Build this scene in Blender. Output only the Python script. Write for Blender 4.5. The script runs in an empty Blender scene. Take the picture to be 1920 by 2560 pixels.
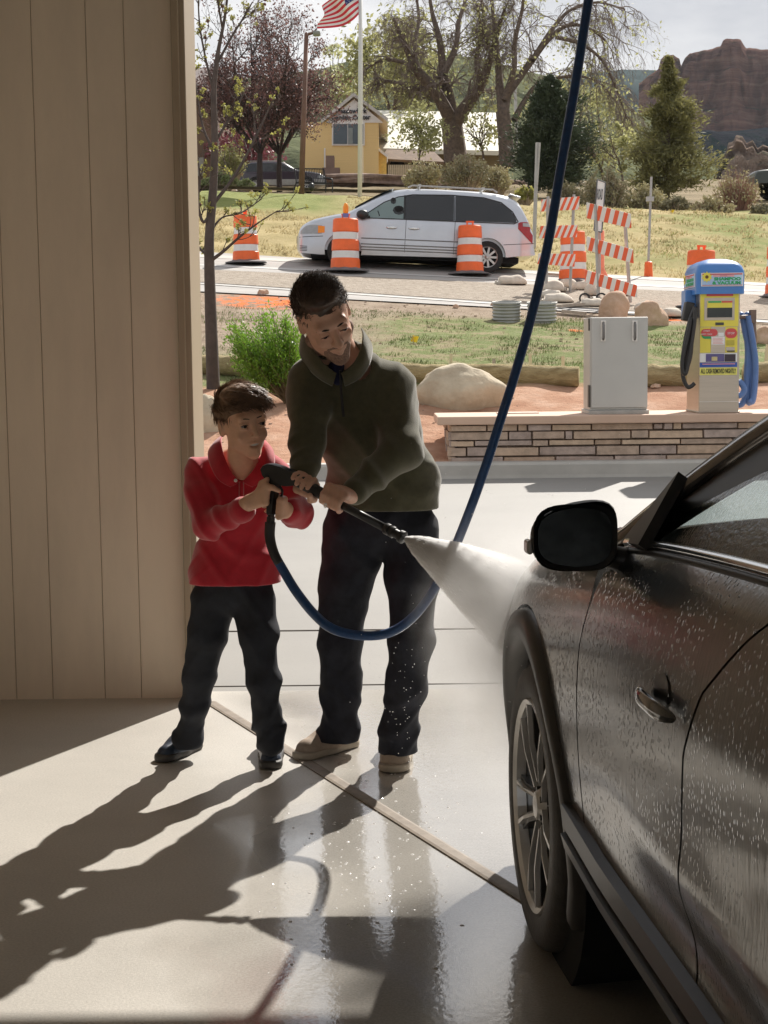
import bpy, math, random
import numpy as np
from mathutils import Vector, Matrix, Euler, noise as mnoise
sc = bpy.context.scene
COL = sc.collection
rnd = random.Random(7)
PI = math.pi
# ------------------------------------------------------------------ camera
FPX = 3850.0
CAM = Vector((0, 0, 1.38))
TH = math.atan(390 / FPX); RO = 0.011
_f = Vector((0, math.cos(TH), -math.sin(TH)))
_u0 = Vector((0, math.sin(TH), math.cos(TH))); _r0 = Vector((1, 0, 0))
_r = math.cos(RO) * _r0 - math.sin(RO) * _u0
_u = math.cos(RO) * _u0 + math.sin(RO) * _r0
def ray(px, py): return _f + _r * ((px - 960) / FPX) + _u * (-(py - 1280) / FPX)
def W(px, py, Y):
    d = ray(px, py); return CAM + d * (Y / d.y)
K = 1920 / 1659.0
def F(fx, fy, Y): return W(fx * K, fy * K, Y)
def FV(fx, fy, Y): return np.array(F(fx, fy, Y))
def FLOOR(fx, fy, z=0.0):
    d = ray(fx * K, fy * K); return CAM + d * ((z - CAM.z) / d.z)
cam = bpy.data.cameras.new('camera'); cam.sensor_fit = 'VERTICAL'; cam.sensor_height = 24.0
cam.lens = FPX / 2560 * 24.0; cam.clip_end = 5000; cam.clip_start = 0.05
co = bpy.data.objects.new('camera', cam); COL.objects.link(co)
co.matrix_world = Matrix(((_r.x, _u.x, -_f.x, CAM.x), (_r.y, _u.y, -_f.y, CAM.y), (_r.z, _u.z, -_f.z, CAM.z), (0, 0, 0, 1)))
sc.camera = co
# ------------------------------------------------------------------ terrain
PROF = [(15.3, .33), (19, 1.035), (26, 2.19), (34, 3.42), (45, 5.86), (60, 7.5), (80, 9.72), (96, 12.0), (130, 13.6), (200, 16), (500, 24), (1500, 50)]
def smooth(t): t = max(0, min(1, t)); return t * t * (3 - 2 * t)
def elev(X, Y):
    if Y <= 6.3: return 0.0
    if Y <= 15.1: return (Y - 6.3) * .17 / 8.8
    p = PROF[0]; e = PROF[0][1]
    for q in PROF[1:]:
        if Y <= q[0]:
            e = p[1] + (q[1] - p[1]) * max(0, (Y - p[0])) / (q[0] - p[0]); break
        p = q; e = q[1]
    g = smooth((Y - 19) / 7) * (1 - smooth((Y - 45) / 40))
    return e - .05 * max(-14, min(14, X)) * g
def G(fx, fy, z=0.0):
    d = ray(fx * K, fy * K); Y = 6.4
    while Y < 900:
        t = Y / d.y; p = CAM + d * t
        if p.z <= elev(p.x, Y) + z: return Vector((p.x, Y, elev(p.x, Y)))
        Y += .04 + Y * .0015
    t = 60 / d.y; p = CAM + d * t; return Vector((p.x, 60, elev(p.x, 60)))
def onG(fx, Y):
    X = (fx * K - 960) / FPX * Y; return Vector((X, Y, elev(X, Y)))
# ------------------------------------------------------------------ materials
MATS = {}
def mat(name, col, rough=.6, var=.12, scale=6, bump=0, bscale=None, metal=0, coat=0, spec=.5, col2=None, detail=6, trans=0, sub=0, sheen=0, stretch=None, bdist=.01):
    if name in MATS: return MATS[name]
    m = bpy.data.materials.new(name); m.use_nodes = True; nt = m.node_tree; N = nt.nodes; L = nt.links
    b = N['Principled BSDF']
    b.inputs['Roughness'].default_value = rough; b.inputs['Metallic'].default_value = metal
    b.inputs['Specular IOR Level'].default_value = spec
    b.inputs['Coat Weight'].default_value = coat; b.inputs['Coat Roughness'].default_value = .08
    b.inputs['Transmission Weight'].default_value = trans
    if sub: b.inputs['Subsurface Weight'].default_value = sub; b.inputs['Subsurface Radius'].default_value = (.01, .004, .002)
    if sheen: b.inputs['Sheen Weight'].default_value = sheen; b.inputs['Sheen Roughness'].default_value = .5
    tc = N.new('ShaderNodeTexCoord'); src = tc.outputs['Object']
    if stretch:
        mp = N.new('ShaderNodeMapping'); mp.inputs['Scale'].default_value = stretch; L.new(src, mp.inputs[0]); src = mp.outputs[0]
    nz = N.new('ShaderNodeTexNoise'); nz.inputs['Scale'].default_value = scale; nz.inputs['Detail'].default_value = detail; nz.inputs['Roughness'].default_value = .65
    L.new(src, nz.inputs['Vector'])
    rp = N.new('ShaderNodeValToRGB'); c = col; c2 = col2
    if c2 is None: lo = [x * (1 - var) for x in c]; hi = [min(1, x * (1 + var)) for x in c]
    else: lo = c; hi = c2
    rp.color_ramp.elements[0].position = .35; rp.color_ramp.elements[1].position = .65
    rp.color_ramp.elements[0].color = (*lo, 1); rp.color_ramp.elements[1].color = (*hi, 1)
    L.new(nz.outputs['Fac'], rp.inputs[0]); L.new(rp.outputs[0], b.inputs['Base Color'])
    if bump:
        n2 = N.new('ShaderNodeTexNoise'); n2.inputs['Scale'].default_value = bscale or scale * 4; n2.inputs['Detail'].default_value = 5
        L.new(src, n2.inputs['Vector'])
        bp = N.new('ShaderNodeBump'); bp.inputs['Strength'].default_value = bump; bp.inputs['Distance'].default_value = bdist
        L.new(n2.outputs['Fac'], bp.inputs['Height']); L.new(bp.outputs[0], b.inputs['Normal'])
    MATS[name] = m; return m
def nodes(m): return m.node_tree.nodes, m.node_tree.links, m.node_tree.nodes['Principled BSDF']
# ------------------------------------------------------------------ objects
ORG = {}
def tag(o, label=None, cat=None, group=None, kind=None):
    if label: o['label'] = label
    if cat: o['category'] = cat
    if group: o['group'] = group
    if kind: o['kind'] = kind
    return o
def thing(name, label, cat, loc=(0, 0, 0), group=None, world=False):
    o = bpy.data.objects.new(name, None); COL.objects.link(o); o.empty_display_size = .1
    o.location = loc; ORG[o.name] = Vector(loc) if world else Vector((0, 0, 0))
    return tag(o, label, cat, group)
def dup(root, loc=None, rot=None, label=None, scale=None):
    r = root.copy(); COL.objects.link(r)
    for ch in root.children:
        c = ch.copy(); COL.objects.link(c); c.parent = r
        for g in ch.children:
            d = g.copy(); COL.objects.link(d); d.parent = c
    if loc is not None: r.location = loc
    if rot is not None: r.rotation_euler = rot
    if scale is not None: r.scale = scale
    if label: r['label'] = label
    return r
def frame_from(d):
    d = Vector(d).normalized(); a = Vector((0, 0, 1)) if abs(d.z) < .95 else Vector((1, 0, 0))
    x = d.cross(a).normalized(); y = d.cross(x).normalized(); return x, y, d
class MB:
    def __init__(s): s.v = []; s.f = []; s.mi = []; s.m = 0
    def add(s, vs, fs, M=None):
        n = len(s.v)
        s.v += [tuple(M @ Vector(p)) for p in vs] if M is not None else [tuple(p) for p in vs]
        s.f += [tuple(i + n for i in f) for f in fs]; s.mi += [s.m] * len(fs); return s
    def box(s, c, d, M=None, rz=0, rx=0, ry=0):
        hx, hy, hz = d[0] / 2, d[1] / 2, d[2] / 2
        vs = [(x, y, z) for x in (-hx, hx) for y in (-hy, hy) for z in (-hz, hz)]
        T = Matrix.Translation(c) @ Euler((rx, ry, rz)).to_matrix().to_4x4()
        if M is not None: T = M @ T
        return s.add(vs, [(0, 1, 3, 2), (4, 6, 7, 5), (0, 4, 5, 1), (2, 3, 7, 6), (0, 2, 6, 4), (1, 5, 7, 3)], T)
    def tube(s, pts, rad, n=8, cap=True, M=None):
        pts = [Vector(p) for p in pts]; m = len(pts)
        if not hasattr(rad, '__len__'): rad = [rad] * m
        vs = []; fs = []; x = None
        for i, p in enumerate(pts):
            d = pts[min(i + 1, m - 1)] - pts[max(i - 1, 0)]
            if d.length < 1e-9: d = Vector((0, 0, 1))
            d.normalize()
            if x is None: x, y, _ = frame_from(d)
            else:
                x = (x - d * x.dot(d))
                if x.length < 1e-6: x = frame_from(d)[0]
                x.normalize(); y = d.cross(x)
            for k in range(n):
                a = 2 * PI * k / n; vs.append(p + (x * math.cos(a) + y * math.sin(a)) * rad[i])
        for i in range(m - 1):
            for k in range(n):
                k2 = (k + 1) % n; fs.append((i * n + k, i * n + k2, (i + 1) * n + k2, (i + 1) * n + k))
        if cap: fs.append(tuple(range(n))[::-1]); fs.append(tuple((m - 1) * n + k for k in range(n)))
        return s.add(vs, fs, M)
    def lathe(s, prof, n=24, M=None, cap=True):
        vs = []; fs = []; m = len(prof)
        for r, z in prof:
            for k in range(n):
                a = 2 * PI * k / n; vs.append((r * math.cos(a), r * math.sin(a), z))
        for i in range(m - 1):
            for k in range(n):
                k2 = (k + 1) % n; fs.append((i * n + k, i * n + k2, (i + 1) * n + k2, (i + 1) * n + k))
        if cap: fs.append(tuple(range(n))[::-1]); fs.append(tuple((m - 1) * n + k for k in range(n)))
        return s.add(vs, fs, M)
    def prism(s, poly, y0, y1, M=None):   # poly in xz plane
        n = len(poly); vs = [(x, y0, z) for x, z in poly] + [(x, y1, z) for x, z in poly]
        fs = [tuple(range(n)), tuple(range(2 * n - 1, n - 1, -1))] + [(i, i + n, (i + 1) % n + n, (i + 1) % n) for i in range(n)]
        return s.add(vs, fs, M)
    def grid(s, fn, nu, nv, M=None, closeu=False):
        vs = [fn(i / nu, j / nv) for j in range(nv + 1) for i in range(nu + 1)]
        fs = [(j * (nu + 1) + i, j * (nu + 1) + i + 1, (j + 1) * (nu + 1) + i + 1, (j + 1) * (nu + 1) + i) for j in range(nv) for i in range(nu)]
        return s.add(vs, fs, M)
    def sphere(s, c, r, nu=12, nv=8, M=None):
        if not hasattr(r, '__len__'): r = (r, r, r)
        vs = []; fs = []
        for j in range(nv + 1):
            t = PI * j / nv
            for i in range(nu):
                a = 2 * PI * i / nu; vs.append((c[0] + r[0] * math.sin(t) * math.cos(a), c[1] + r[1] * math.sin(t) * math.sin(a), c[2] + r[2] * math.cos(t)))
        for j in range(nv):
            for i in range(nu):
                i2 = (i + 1) % nu; fs.append((j * nu + i, (j + 1) * nu + i, (j + 1) * nu + i2, j * nu + i2))
        return s.add(vs, fs, M)
    def build(s, name, m, parent=None, org=None, smooth=False, bevel=0, kind=None, solid=0, auto=None):
        if org is None: org = ORG.get(parent.name, Vector((0, 0, 0))) if parent else Vector((0, 0, 0))
        org = Vector(org); me = bpy.data.meshes.new(name)
        V = np.array(s.v, dtype=float).reshape(-1, 3) - np.array(org)
        me.from_pydata(V.tolist(), [], s.f); me.validate()
        ms = m if isinstance(m, (list, tuple)) else [m]
        for x in ms: me.materials.append(x)
        if len(ms) > 1 and len(me.polygons) == len(s.mi): me.polygons.foreach_set('material_index', s.mi)
        if smooth:
            me.polygons.foreach_set('use_smooth', [True] * len(me.polygons))
            if auto: me.set_sharp_from_angle(angle=math.radians(auto))
        me.update()
        return finish(name, me, parent, org, bevel, kind, solid)
def finish(name, me, parent=None, org=(0, 0, 0), bevel=0, kind=None, solid=0):
    o = bpy.data.objects.new(name, me); COL.objects.link(o)
    if parent: o.parent = parent; ORG[o.name] = Vector(org)
    else: o.location = org; ORG[o.name] = Vector(org)
    if solid:
        md = o.modifiers.new('s', 'SOLIDIFY'); md.thickness = solid; md.offset = 0
    if bevel:
        md = o.modifiers.new('b', 'BEVEL'); md.width = bevel; md.segments = 2; md.limit_method = 'ANGLE'
    if kind: o['kind'] = kind
    return o
def text_geo(body, size, depth=.002, align='CENTER', bold=0):
    cu = bpy.data.curves.new('t', 'FONT'); cu.body = body; cu.size = size; cu.extrude = depth; cu.align_x = align; cu.align_y = 'CENTER'
    cu.resolution_u = 3; cu.offset = bold; cu.space_line = .95
    o = bpy.data.objects.new('t', cu); COL.objects.link(o); bpy.context.view_layer.update()
    e = o.evaluated_get(bpy.context.evaluated_depsgraph_get()); me = e.to_mesh()
    vs = [tuple(v.co) for v in me.vertices]; fs = [tuple(p.vertices) for p in me.polygons]
    e.to_mesh_clear(); bpy.data.objects.remove(o); bpy.data.curves.remove(cu); return vs, fs
RX90 = Matrix.Rotation(PI / 2, 4, 'X')   # text in xy -> xz facing -y
def rock(name, m, c, r, seed, parent=None, rough=.25, flat=.5, n=3, rz=0):
    import bmesh
    bm = bmesh.new(); bmesh.ops.create_icosphere(bm, subdivisions=n + 1, radius=1)
    o = Vector((seed * 7.3, seed * 3.1, seed * 1.7)); R = Matrix.Rotation(rz, 3, 'Z')
    for v in bm.verts:
        p = v.co.copy(); k = 1 + rough * (mnoise.noise(p * 1.1 + o)) * 1.6 + rough * .5 * mnoise.noise(p * 2.7 + o)
        cell = mnoise.cell_vector(p * 1.3 + o); k += rough * .35 * (mnoise.voronoi(p * 1.5 + o)[0][0] - .4) + rough * .12 * mnoise.noise(p * 8 + o)
        q = p * k; q.z = max(q.z, -flat); q = Vector((q.x * r[0], q.y * r[1], q.z * r[2])); v.co = R @ q
    me = bpy.data.meshes.new(name); bm.to_mesh(me); bm.free(); me.materials.append(m)
    me.polygons.foreach_set('use_smooth', [True] * len(me.polygons)); me.set_sharp_from_angle(angle=math.radians(38))
    return finish(name, me, parent, c)
# ------------------------------------------------------------------ implicit surfaces
class SDF:
    def __init__(s, lo, hi, h):
        s.lo = np.array(lo, float); s.h = h; n = np.ceil((np.array(hi) - s.lo) / h).astype(int) + 1
        s.n = n; s.G = np.full(n, .5, np.float32)
    def reg(s, lo, hi):
        a = np.clip(np.floor((np.array(lo) - s.lo) / s.h).astype(int), 0, s.n - 1); b = np.clip(np.ceil((np.array(hi) - s.lo) / s.h).astype(int) + 1, 1, s.n)
        x = [(s.lo[i] + s.h * np.arange(a[i], b[i])).astype(np.float32) for i in range(3)]
        return tuple(slice(a[i], b[i]) for i in range(3)), x[0][:, None, None], x[1][None, :, None], x[2][None, None, :]
    def comb(s, sl, d, k, op='add'):
        g = s.G[sl]
        if g.size == 0: return
        if op == 'add':
            hh = np.maximum(k - np.abs(g - d), 0) / k; s.G[sl] = np.minimum(g, d) - hh * hh * k * .25
        else:
            d = -d; hh = np.maximum(k - np.abs(g - d), 0) / k; s.G[sl] = np.maximum(g, d) + hh * hh * k * .25
    def cone(s, a, b, ra, rb, k=.01, op='add'):
        a = np.array(a, float); b = np.array(b, float); r = max(ra, rb) + k + .03
        sl, X, Y, Z = s.reg(np.minimum(a, b) - r, np.maximum(a, b) + r); ba = b - a; L = ba @ ba + 1e-12
        px, py, pz = X - a[0], Y - a[1], Z - a[2]
        t = np.clip((px * ba[0] + py * ba[1] + pz * ba[2]) / L, 0, 1)
        d = np.sqrt((px - t * ba[0]) ** 2 + (py - t * ba[1]) ** 2 + (pz - t * ba[2]) ** 2) - (ra + (rb - ra) * t)
        s.comb(sl, d, k, op); return s
    def chain(s, pts, rs, k=.01):
        for i in range(len(pts) - 1): s.cone(pts[i], pts[i + 1], rs[i], rs[i + 1], k)
    def ell(s, c, r, R=None, k=.01, op='add'):
        c = np.array(c, float); r = np.array(r, float); m = max(r) + k + .03
        sl, X, Y, Z = s.reg(c - m, c + m); x, y, z = X - c[0], Y - c[1], Z - c[2]
        if R is not None:
            Rt = np.array(R).T; x, y, z = [Rt[i, 0] * x + Rt[i, 1] * y + Rt[i, 2] * z for i in range(3)]
        k0 = np.sqrt((x / r[0]) ** 2 + (y / r[1]) ** 2 + (z / r[2]) ** 2); k1 = np.sqrt((x / r[0] ** 2) ** 2 + (y / r[1] ** 2) ** 2 + (z / r[2] ** 2) ** 2) + 1e-6
        s.comb(sl, k0 * (k0 - 1) / k1, k, op); return s
    def plane(s, p, nrm, k=.005):      # keeps the side the normal points away from
        p = np.array(p, float); nn = np.array(Vector(nrm).normalized()); _, X, Y, Z = s.reg(s.lo, s.lo + s.h * s.n)
        d = -((X - p[0]) * nn[0] + (Y - p[1]) * nn[1] + (Z - p[2]) * nn[2]); s.comb((slice(None),) * 3, d, k, 'sub')
    def disp(s, fn):
        _, X, Y, Z = s.reg(s.lo, s.lo + s.h * s.n); s.G = s.G + fn(X, Y, Z).astype(np.float32)
    def mesh(s):
        G = s.G; S = G < 0; nx, ny, nz = G.shape
        cnt = np.zeros((nx - 1, ny - 1, nz - 1), np.uint8)
        cs = [(i, j, k) for i in (0, 1) for j in (0, 1) for k in (0, 1)]
        for i, j, k in cs: cnt += S[i:nx - 1 + i, j:ny - 1 + j, k:nz - 1 + k]
        act = np.argwhere((cnt > 0) & (cnt < 8)); idx = np.full(cnt.shape, -1, np.int32); idx[tuple(act.T)] = np.arange(len(act))
        val = {c: G[act[:, 0] + c[0], act[:, 1] + c[1], act[:, 2] + c[2]] for c in cs}
        acc = np.zeros((len(act), 3)); num = np.zeros(len(act))
        for a in cs:
            for ax in range(3):
                if a[ax]: continue
                b = list(a); b[ax] = 1; b = tuple(b); va, vb = val[a], val[b]; x = (va < 0) != (vb < 0)
                t = np.where(x, va / np.where(x, va - vb, 1), 0); p = np.tile(np.array(a, float), (len(act), 1)); p[:, ax] = t
                acc += p * x[:, None]; num += x
        V = (act + acc / num[:, None]) * s.h + s.lo; Fs = []
        for ax in range(3):
            sh = [nx, ny, nz]; a = [slice(1, n - 1) for n in sh]; b = list(a); a[ax] = slice(0, sh[ax] - 1); b[ax] = slice(1, sh[ax])
            A = S[tuple(a)]; B = S[tuple(b)]; e = np.argwhere(A != B); off = np.array([1, 1, 1]); off[ax] = 0; e = e + off
            inside = S[tuple(e.T)]; u, v = [(1, 2), (2, 0), (0, 1)][ax]
            def ix(du, dv):
                q = e.copy(); q[:, u] -= du; q[:, v] -= dv; return idx[tuple(q.T)]
            q = np.stack([ix(1, 1), ix(0, 1), ix(0, 0), ix(1, 0)], 1); q[~inside] = q[~inside][:, ::-1]; Fs.append(q)
        return V, np.concatenate(Fs)
    def build(s, name, m, parent, smooth_it=1, org=None):
        V, Fc = s.mesh()
        if org is None: org = ORG.get(parent.name, Vector((0, 0, 0))) if parent else Vector((0, 0, 0))
        return np_mesh(name, V, Fc, m, parent, org, True)
def np_mesh(name, V, Fc, m, parent=None, org=(0, 0, 0), smooth=False, kind=None):
    V = np.asarray(V, float) - np.array(org); me = bpy.data.meshes.new(name); nf = len(Fc); w = Fc.shape[1]
    me.vertices.add(len(V)); me.vertices.foreach_set('co', V.ravel()); me.loops.add(nf * w); me.loops.foreach_set('vertex_index', Fc.ravel().astype(np.int32))
    me.polygons.add(nf); me.polygons.foreach_set('loop_start', (np.arange(nf) * w).astype(np.int32)); me.polygons.foreach_set('loop_total', np.full(nf, w, np.int32))
    me.polygons.foreach_set('use_smooth', [smooth] * nf); me.update(calc_edges=True); me.validate(); me.materials.append(m)
    return finish(name, me, parent, org, kind=kind)
# ------------------------------------------------------------------ world and sun
EL = math.radians(41); AZ = math.radians(25)
SUN = Vector((math.sin(AZ) * math.cos(EL), math.cos(AZ) * math.cos(EL), math.sin(EL)))
w = bpy.data.worlds.new('World'); sc.world = w; w.use_nodes = True; nt = w.node_tree; N = nt.nodes; L = nt.links
bg = N['Background']; bg.inputs[1].default_value = .068
sky = N.new('ShaderNodeTexSky'); sky.sky_type = 'NISHITA'; sky.sun_disc = False; sky.sun_elevation = EL; sky.sun_rotation = AZ; sky.dust_density = 2.5
tc = N.new('ShaderNodeTexCoord'); mp = N.new('ShaderNodeMapping'); mp.inputs['Scale'].default_value = (1.2, 1.2, 3.5); L.new(tc.outputs['Generated'], mp.inputs[0])
nz = N.new('ShaderNodeTexNoise'); nz.inputs['Scale'].default_value = 2.6; nz.inputs['Detail'].default_value = 9; nz.inputs['Roughness'].default_value = .55; L.new(mp.outputs[0], nz.inputs[0])
cr = N.new('ShaderNodeValToRGB'); e = cr.color_ramp.elements; e[0].position = .40; e[0].color = (5.2, 5.4, 5.9, 1); e[1].position = .60; e[1].color = (9.8, 9.7, 9.6, 1)
L.new(nz.outputs['Fac'], cr.inputs[0])
mx = N.new('ShaderNodeMix'); mx.data_type = 'RGBA'; mx.inputs[0].default_value = .86; L.new(sky.outputs[0], mx.inputs[6]); L.new(cr.outputs[0], mx.inputs[7]); L.new(mx.outputs[2], bg.inputs[0])
sl = bpy.data.lights.new('sun', 'SUN'); sl.energy = 4.7; sl.angle = math.radians(.6); sl.color = (1, .945, .87)
so = bpy.data.objects.new('sun', sl); COL.objects.link(so); so.rotation_euler = SUN.to_track_quat('Z', 'Y').to_euler()
vs_ = sc.view_settings; vs_.view_transform = 'Standard'; vs_.look = 'None'; vs_.gamma = 1; vs_.exposure = .55
sc.cycles.use_denoising = True; sc.cycles.max_bounces = 9; sc.cycles.diffuse_bounces = 6; sc.cycles.glossy_bounces = 3; sc.cycles.transmission_bounces = 4
sc.cycles.volume_bounces = 6; sc.cycles.transparent_max_bounces = 12; sc.cycles.sample_clamp_indirect = 6; sc.cycles.volume_step_rate = 1.5
# ------------------------------------------------------------------ bay floor
def floor_mat():
    m = mat('wet_concrete', (.51, .485, .44), .55, .08, 1.3, bump=0); N, L, b = nodes(m)
    tc = N.new('ShaderNodeTexCoord')
    # wet mask : grows to the right of a wobbly line and near the spray
    sp = N.new('ShaderNodeSeparateXYZ'); L.new(tc.outputs['Object'], sp.inputs[0])
    n1 = N.new('ShaderNodeTexNoise'); n1.inputs['Scale'].default_value = 1.1; n1.inputs['Detail'].default_value = 4; L.new(tc.outputs['Object'], n1.inputs[0])
    ma = N.new('ShaderNodeMath'); ma.operation = 'MULTIPLY_ADD'; ma.inputs[1].default_value = 1.5; L.new(n1.outputs[0], ma.inputs[0]); L.new(sp.outputs[0], ma.inputs[2])
    ramp = N.new('ShaderNodeMapRange'); ramp.inputs[1].default_value = .28; ramp.inputs[2].default_value = .62; L.new(ma.outputs[0], ramp.inputs[0])
    yr = N.new('ShaderNodeMapRange'); yr.inputs[1].default_value = 6.6; yr.inputs[2].default_value = 5.9; L.new(sp.outputs[1], yr.inputs[0])
    wet = N.new('ShaderNodeMath'); wet.operation = 'MULTIPLY'; L.new(ramp.outputs[0], wet.inputs[0]); L.new(yr.outputs[0], wet.inputs[1])
    rr = N.new('ShaderNodeMapRange'); rr.inputs[3].default_value = .42; rr.inputs[4].default_value = .07; L.new(wet.outputs[0], rr.inputs[0]); L.new(rr.outputs[0], b.inputs['Roughness']); L.new(wet.outputs[0], b.inputs['Coat Weight']); b.inputs['Coat IOR'].default_value = 2.7; b.inputs['Coat Roughness'].default_value = .045
    old = b.inputs['Base Color'].links[0].from_socket
    fine = N.new('ShaderNodeTexNoise'); fine.inputs['Scale'].default_value = 160; fine.inputs['Detail'].default_value = 3; L.new(tc.outputs['Object'], fine.inputs[0])
    fr = N.new('ShaderNodeMapRange'); fr.inputs[1].default_value = .3; fr.inputs[2].default_value = .7; fr.inputs[3].default_value = .86; fr.inputs[4].default_value = 1.1; L.new(fine.outputs[0], fr.inputs[0])
    dk = N.new('ShaderNodeMapRange'); dk.inputs[3].default_value = 1; dk.inputs[4].default_value = 1.0; L.new(wet.outputs[0], dk.inputs[0])
    mm = N.new('ShaderNodeMath'); mm.operation = 'MULTIPLY'; L.new(fr.outputs[0], mm.inputs[0]); L.new(dk.outputs[0], mm.inputs[1])
    vm = N.new('ShaderNodeVectorMath'); vm.operation = 'SCALE'; L.new(old, vm.inputs[0]); L.new(mm.outputs[0], vm.inputs['Scale']); L.new(vm.outputs[0], b.inputs['Base Color'])
    mpp = N.new('ShaderNodeMapping'); mpp.inputs['Scale'].default_value = (1, .8, 1); L.new(tc.outputs['Object'], mpp.inputs[0])
    n3 = N.new('ShaderNodeTexNoise'); n3.inputs['Scale'].default_value = 55; n3.inputs['Detail'].default_value = 4; L.new(mpp.outputs[0], n3.inputs[0])
    bp = N.new('ShaderNodeBump'); bp.inputs['Strength'].default_value = .12; bp.inputs['Distance'].default_value = .004; L.new(n3.outputs[0], bp.inputs['Height'])
    n4 = N.new('ShaderNodeTexNoise'); n4.inputs['Scale'].default_value = 320; L.new(tc.outputs['Object'], n4.inputs[0])
    bp2 = N.new('ShaderNodeBump'); bp2.inputs['Strength'].default_value = .35; bp2.inputs['Distance'].default_value = .0015; L.new(n4.outputs[0], bp2.inputs['Height']); L.new(bp.outputs[0], bp2.inputs['Normal'])
    L.new(bp2.outputs[0], b.inputs['Normal']); L.new(bp.outputs[0], b.inputs['Coat Normal']); b.inputs['IOR'].default_value = 1.5
    return m
MF = floor_mat()
def sheet(name, xs, ys, m, zoff=0, fn=elev, kind='structure', smooth=True):
    b = MB(); nx, ny = len(xs) - 1, len(ys) - 1
    vs = [(x, y, fn(x, y) + zoff) for y in ys for x in xs]
    fs = [(j * (nx + 1) + i, j * (nx + 1) + i + 1, (j + 1) * (nx + 1) + i + 1, (j + 1) * (nx + 1) + i) for j in range(ny) for i in range(nx)]
    b.add(vs, fs); return b.build(name, m, kind=kind, smooth=smooth)
fl = sheet('bay_floor', list(np.linspace(-12, 14, 14)), [-14, -6, 0, 3, 6.299], MF)
AP = mat('apron_concrete', (.25, .24, .222), .6, .07, .7, bump=.15, bscale=60, bdist=.004)
sheet('concrete_apron', list(np.linspace(-40, 40, 21)), list(np.linspace(6.30, 15.1, 12)), AP)
mj = mat('joint_filler', (.22, .18, .14), .6, .2, 20)
def floor_strip(name, a, b2, wd, m, z=.004):
    a = Vector(a); b2 = Vector(b2); d = (b2 - a).normalized(); n = Vector((-d.y, d.x, 0)); B = MB()
    prof = [(-wd / 2, -.01), (-wd / 2, z), (-wd * .3, z + .002), (wd * .3, z + .002), (wd / 2, z), (wd / 2, -.01)]
    vs = [tuple(p + n * x + Vector((0, 0, h))) for p in (a, b2) for x, h in prof]
    B.add(vs, [(i, i + 1, i + 7, i + 6) for i in range(5)]); return B.build(name, m, kind='structure')
floor_strip('floor_joint', FLOOR(455, 1518), FLOOR(1160, 1958), .045, mj)
ms = mat('saw_cut', (.07, .06, .05), .8, .2, 20)
p = FLOOR(300, 1490).y; floor_strip('saw_cut_joint', (-6, p + .02, elev(0, p)), (8, p + .06, elev(0, p)), .012, ms, .002)
q = G(600, 1367); floor_strip('apron_joint', (-20, q.y, q.z), (20, q.y, q.z), .015, ms, .003)
# kerb with joints
CK = mat('kerb_concrete', (.45, .43, .39), .75, .08, 3, bump=.2, bscale=70, bdist=.004)
B = MB(); x = -24.0
prof = [(15.08, .12), (15.10, .20), (15.105, .30), (15.13, .325), (15.28, .33), (15.28, .1)]
while x < 26:
    x2 = x + 3.05 - .012; vs = [(X, y, z) for X in (x, x2) for y, z in prof]
    B.add(vs, [(i, i + 6, i + 7, i + 1) for i in range(5)] + [(0, 1, 2, 3, 4, 5), (11, 10, 9, 8, 7, 6)]); x += 3.05
B.build('kerb', CK, kind='structure')
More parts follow.
